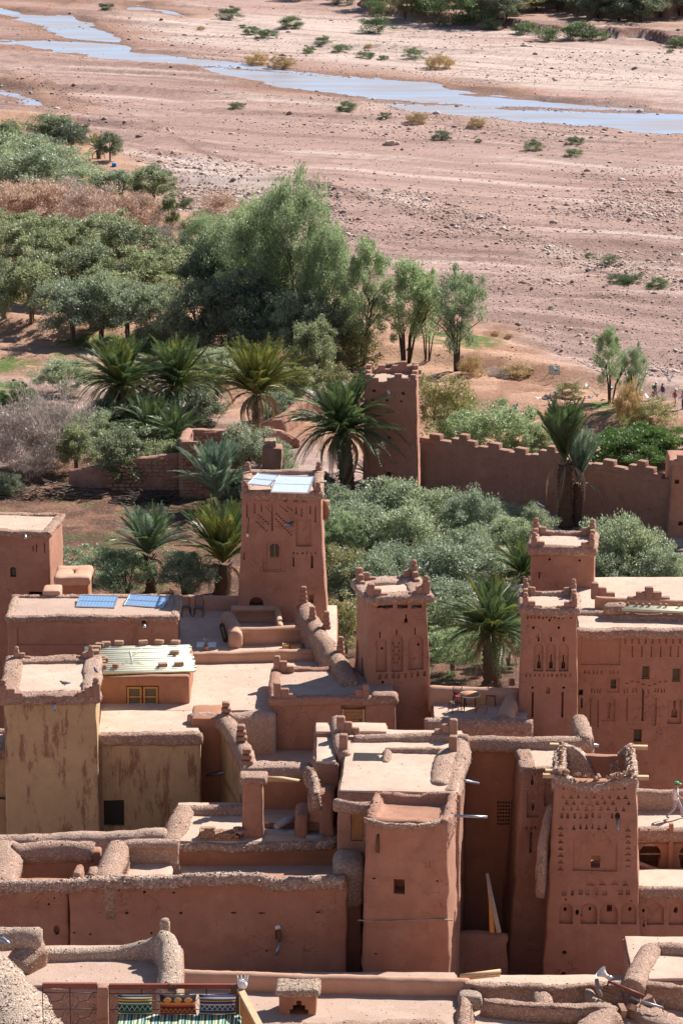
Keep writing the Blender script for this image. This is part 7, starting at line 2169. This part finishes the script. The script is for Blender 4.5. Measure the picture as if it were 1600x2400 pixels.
# pale board propped on the sand
g = gnd(1298, 880); e = empty('board_sign', g, R(6), 'blank cream wooden board propped up on the sand', 'board')
o = MB().box((0, 0, .0), (1.05, .05, .95)).build('panel', M_['cane'], e, False); o.location = (0, 0, .5); o.rotation_euler = (R(-35), 0, 0)
for s_ in (-1, 1): MB().tube([(s_ * .4, .1, .75), (s_ * .45, .75, 0)], .03, 5).build('prop', M_['wood_grey'], e)
o = MB(); p = gnd(268, 390); rbox(o, (p.x - .3, p.y - .25, p.z), (p.x + .3, p.y + .25, p.z + .45), .1, .2, .02); o = o.build('blue_barrel', M_['plastic_blue']); tag(o, 'small blue barrel by the bushes at the river edge, upper left', 'barrel')
g = gnd(914, 340)
for i, (dx, dy, s_) in enumerate([(0, 0, 1.1), (.9, .2, .7), (-.8, -.1, .5)]):
    mb = MB(); rbox(mb, (-s_ * .6, -s_ * .5, -.1), (s_ * .6, s_ * .5, s_ * .6), .25, .25, .12, seed=i); o = mb.build('boulder', M_['roof_dust'], None, loc=(g.x + dx, g.y + dy, g.z)); tag(o, ['largest pale boulder of the cluster on the brown flats', 'pale boulder touching the largest one on its right', 'smallest pale boulder at the left of the cluster'][i], 'boulder', 'pale boulders on the flats')
# far mud channel walls beside reeds: white scraps
# ---- loudspeaker and mast on the front right roof
hx = PZ(1437, 2310, XZ + .85)
e = empty('horn_loudspeaker', PZ(1415, 2300, XZ + .9), 0, 'white horn loudspeaker fixed to the end of a fallen metal mast', 'loudspeaker')
mb = MB(); mb.tube([(-.16, 0, .42), (-.10, .0, .36), (.04, 0, .26), (.14, 0, .19)], [.27, .19, .09, .07], 14, cap=False); mb.build('horn', M_['white_paint'], e)
MB().tube([(.12, 0, .2), (.3, 0, .09)], [.1, .1], 10).build('driver', M_['metal_frame'], e)
MB().tube([(.2, 0, .1), (.12, 0, -.2)], .03, 5).build('bracket', M_['metal_dark'], e)
e = empty('fallen_mast', PZ(1490, 2345, XZ + .4), 0, 'reddish and grey metal mast lying across the front right roof', 'mast')
def mp(px, py, dz): return rel(e, PZ(px, py, XZ + dz))
MB().tube([mp(1424, 2300, 1.05), mp(1508, 2334, .75)], .055, 7).build('pole', M_['wood_rail'], e)
MB().tube([mp(1448, 2328, .6), mp(1500, 2346, .6), mp(1552, 2362, .55)], .05, 7).build('pole', M_['metal_pipe'], e)
for a, b_ in [((1456, 2324), (1462, 2352)), ((1472, 2330), (1466, 2356)), ((1500, 2340), (1498, 2362)), ((1550, 2360), (1553, 2372))]:
    MB().tube([mp(*a, .7), mp(*b_, .45)], .025, 5).build('strut', M_['wood_rail'], e)
o = MB().tube([PZ(1397, 2295, XZ + 1.0), PZ(1400, 2318, XZ + .7), PZ(1408, 2336, XZ + .5)], [.08, .1, .09], 6).build('stick', M_['wood_grey']); tag(o, 'short weathered stick standing beside the loudspeaker', 'stick')
for i, (px, py) in enumerate([(1420, 2330), (1432, 2326), (1478, 2362), (1520, 2352), (1514, 2345), (1456, 2368)]):
    q = PZ(px, py, XZ + .35); o = place('rubble_stone', rng.choice(stone_me), None, q, (.3 * i, .4, i), (.5, .35, .25)); tag(o, ['pale stone chunk beside the stick', 'stone chunk behind the horn', 'stone chunk under the mast middle', 'stone chunk right of the mast', 'flat stone under the grey pole', 'low stone left of the mast foot'][i] + ' on the front roof', 'stone', 'loose stones around the mast')

# ---- cafe terrace in the foreground: railings, bench with cushions
CY = 62.0
a = P(112, 2309, CY); cz = a.z - 1.05
e = empty('cafe_terrace', (P(400, 2400, CY).x, CY - .5, cz - 4), 0, 'plastered terrace floor and piers of the nearest house, bottom left', 'terrace')
mb = MB(); x0, x1 = P(60, 2309, CY).x, P(575, 2309, CY).x
rbox(mb, (x0 - e.location.x, -2.6, 0), (x1 - e.location.x, .62, 4.0), .05, .6, .02); mb.build('floor_block', M_['roof_dust'], e)
mb = MB(); q0, q1 = rel(e, P(228, 2312, CY)), rel(e, P(254, 2312, CY)); rbox(mb, (q0.x, .38, 3.9), (q1.x, .62, 4.0 + 1.05), .03, .3, .01); mb.build('pier', M_['mud_wall'], e)
def railing(label, pxa, pxb, py0, nseg):
    A, B = P(pxa, py0, CY), P(pxb, py0, CY)
    e = empty('railing', ((A.x + B.x) / 2, CY, cz), 0, label, 'railing', 'iron railings with wooden handrail')
    w = B.x - A.x; h = A.z - cz
    MB().box((0, 0, h), (w, .07, .09)).build('handrail', M_['wood_rail'], e, False)
    mb = MB()
    for z in (h - .16, h * .52, .18): mb.tube([(-w / 2, 0, z), (w / 2, 0, z)], .009, 5)
    for k in range(nseg + 1): mb.tube([(-w / 2 + w * k / nseg, 0, .05), (-w / 2 + w * k / nseg, 0, h)], .010, 5)
    mb.build('bars', M_['metal_dark'], e)
    for k in range(nseg):
        xa, xb = -w / 2 + w * k / nseg, -w / 2 + w * (k + 1) / nseg
        xc = (xa + xb) / 2
        for (za, zb_) in ((.18, h * .52), (h * .52, h - .16)):
            mb = MB(); zc = (za + zb_) / 2
            for sx in (-1, 1):
                for sz in (-1, 1):
                    cx, cz_ = xc + sx * (xb - xa) * .36, zc + sz * (zb_ - za) * .28
                    pts = [(cx - sx * math.cos(t * .9) * .06 * (1 - t / 9), 0, cz_ + sz * math.sin(t * .9) * .06 * (1 - t / 9)) for t in range(8)]
                    mb.tube([(xc, 0, zc)] + [((xc + cx) / 2, 0, (zc + cz_) / 2 - sz * .03)] + pts, .0065, 4, cap=False)
            mb.build('scroll', M_['metal_dark'], e)
    return e
railing('iron scroll railing left of the mud pier', 100, 228, 2309, 2)
railing('iron scroll railing behind the striped cushions', 256, 560, 2311, 4)
e = empty('wooden_balustrade', P(565, 2318, CY), 0, 'slatted wooden balustrade going down at the right of the cushions', 'balustrade')
MB().box((-.12, 0, -.45), (.16, .1, 1.1)).build('post', M_['wood_dark'], e, False)
A, B = rel(e, P(562, 2318, CY)), rel(e, P(612, 2410, CY - 1.6))
B.z = A.z - .15
o = MB().box((0, 0, 0), (.13, (B - A).length, .08)).build('handrail', M_['wood_pale'], e, False); o.location = (A + B) / 2; o.rotation_euler = (B - A).to_track_quat('Y', 'Z').to_euler()
for k in range(9):
    q = A.lerp(B, (k + .5) / 9); MB().box((q.x, q.y, q.z - .45), (.05, .07, .9)).build('baluster', M_['wood_door'], e, False)
q = P(569, 2316, CY); o = MB(); rbox(o, (-.11, -.1, 0), (.09, .1, .2), .09, .08, .02); 
for px in (-.08, -.02, .04, .08): o.tube([(px, 0, .15), (px * 1.3, 0, .27)], [.025, .008], 5)
o = o.build('stone_ornament', M_['white_paint'], None, loc=(q.x, q.y, q.z)); tag(o, 'small whitish crown-shaped ornament on the balustrade corner', 'ornament')
q = P(404, 2318, CY - .02); mb = MB()
for k in range(26):
    a_ = rv.uniform(0, 6.28); mb.tube([(0, 0, 0), (math.cos(a_) * .1, math.sin(a_) * .06, rv.uniform(-.12, .16))], [.03, .008], 4)
o = mb.build('dried_plant', M_['bark'], None, loc=tuple(q)); tag(o, 'dried brown plant bunch tied to the handrail above the red cushion', 'plant')
# bench
bz = P(400, 2350, CY - .4).z - .24
b0, b1 = P(276, 2380, CY - .6).x, P(562, 2380, CY - .6).x
e = empty('bench', ((b0 + b1) / 2, CY - .75, cz), 0, 'bench covered with a green, white and black striped woven blanket', 'bench')
w = b1 - b0
mb = MB(); rbox(mb, (-w / 2, -.35, .0), (w / 2, .35, bz - cz - .08), .03, .5, 0); mb.build('seat_base', M_['wood_dark'], e)
mb = MB(); rbox(mb, (-w / 2 - .02, -.42, .12), (w / 2 + .02, .40, bz - cz), .06, .18, .012); mb.build('blanket', M_['blanket'], e)
def cushion(label, pxa, pxb, mat):
    A, B = P(pxa, 2350, CY - .38), P(pxb, 2350, CY - .38)
    w, h = B.x - A.x, .40
    mb = MB(); nx, nz = 14, 9; vs = []; fs = []
    for side in (-1, 1):
        for j in range(nz + 1):
            for i in range(nx + 1):
                u, v = 2 * i / nx - 1, 2 * j / nz - 1
                t = .11 * ((1 - abs(u) ** 2.6) * (1 - abs(v) ** 2.6)) ** .55
                pinch = 1 - .05 * (1 - abs(v) ** 2) * abs(u) ** 4
                vs.append((u * w / 2 * pinch, side * t, v * h / 2 * (1 - .07 * (1 - abs(u) ** 2) * abs(v) ** 4)))
    n1 = (nx + 1) * (nz + 1)
    for side in (0, 1):
        for j in range(nz):
            for i in range(nx):
                a_ = side * n1 + j * (nx + 1) + i; f = (a_, a_ + 1, a_ + nx + 2, a_ + nx + 1)
                fs.append(f if side == 0 else f[::-1])
    mb.add(vs, fs)
    o = mb.build('cushion', M_[mat], None, loc=((A.x + B.x) / 2, CY - .40, bz + .2)); o.rotation_euler = (R(-14), 0, 0)
    tag(o, label, 'cushion', 'striped cushions on the bench')
    return o
cushion('green, yellow and white striped woven cushion, leftmost on the bench', 276, 358, 'kilim_green')
c2 = cushion('red and orange woven cushion with three golden lozenges, middle of the bench', 374, 461, 'kilim_red')
cushion('navy, white and ochre striped woven cushion, rightmost on the bench', 466, 554, 'kilim_blue')
for k in range(3):
    x = (-.2 + .2 * k)
    o = MB(); pr = [(x + math.cos(t / 10 * 6.283) * .075 * (1 + .12 * math.cos(t * 2.5)), math.sin(t / 10 * 6.283) * .05) for t in range(10)]
    vs = [(a_, -.115 + .0 * b_, .10 + b_) for a_, b_ in pr] + [(a_, -.085, .10 + b_) for a_, b_ in pr]
    o.add(vs, [tuple(range(10)), tuple(range(19, 9, -1))] + [(i, i + 10, (i + 1) % 10 + 10, (i + 1) % 10) for i in range(10)])
    o = o.build('lozenge', M_['tile_orange'], c2, False)
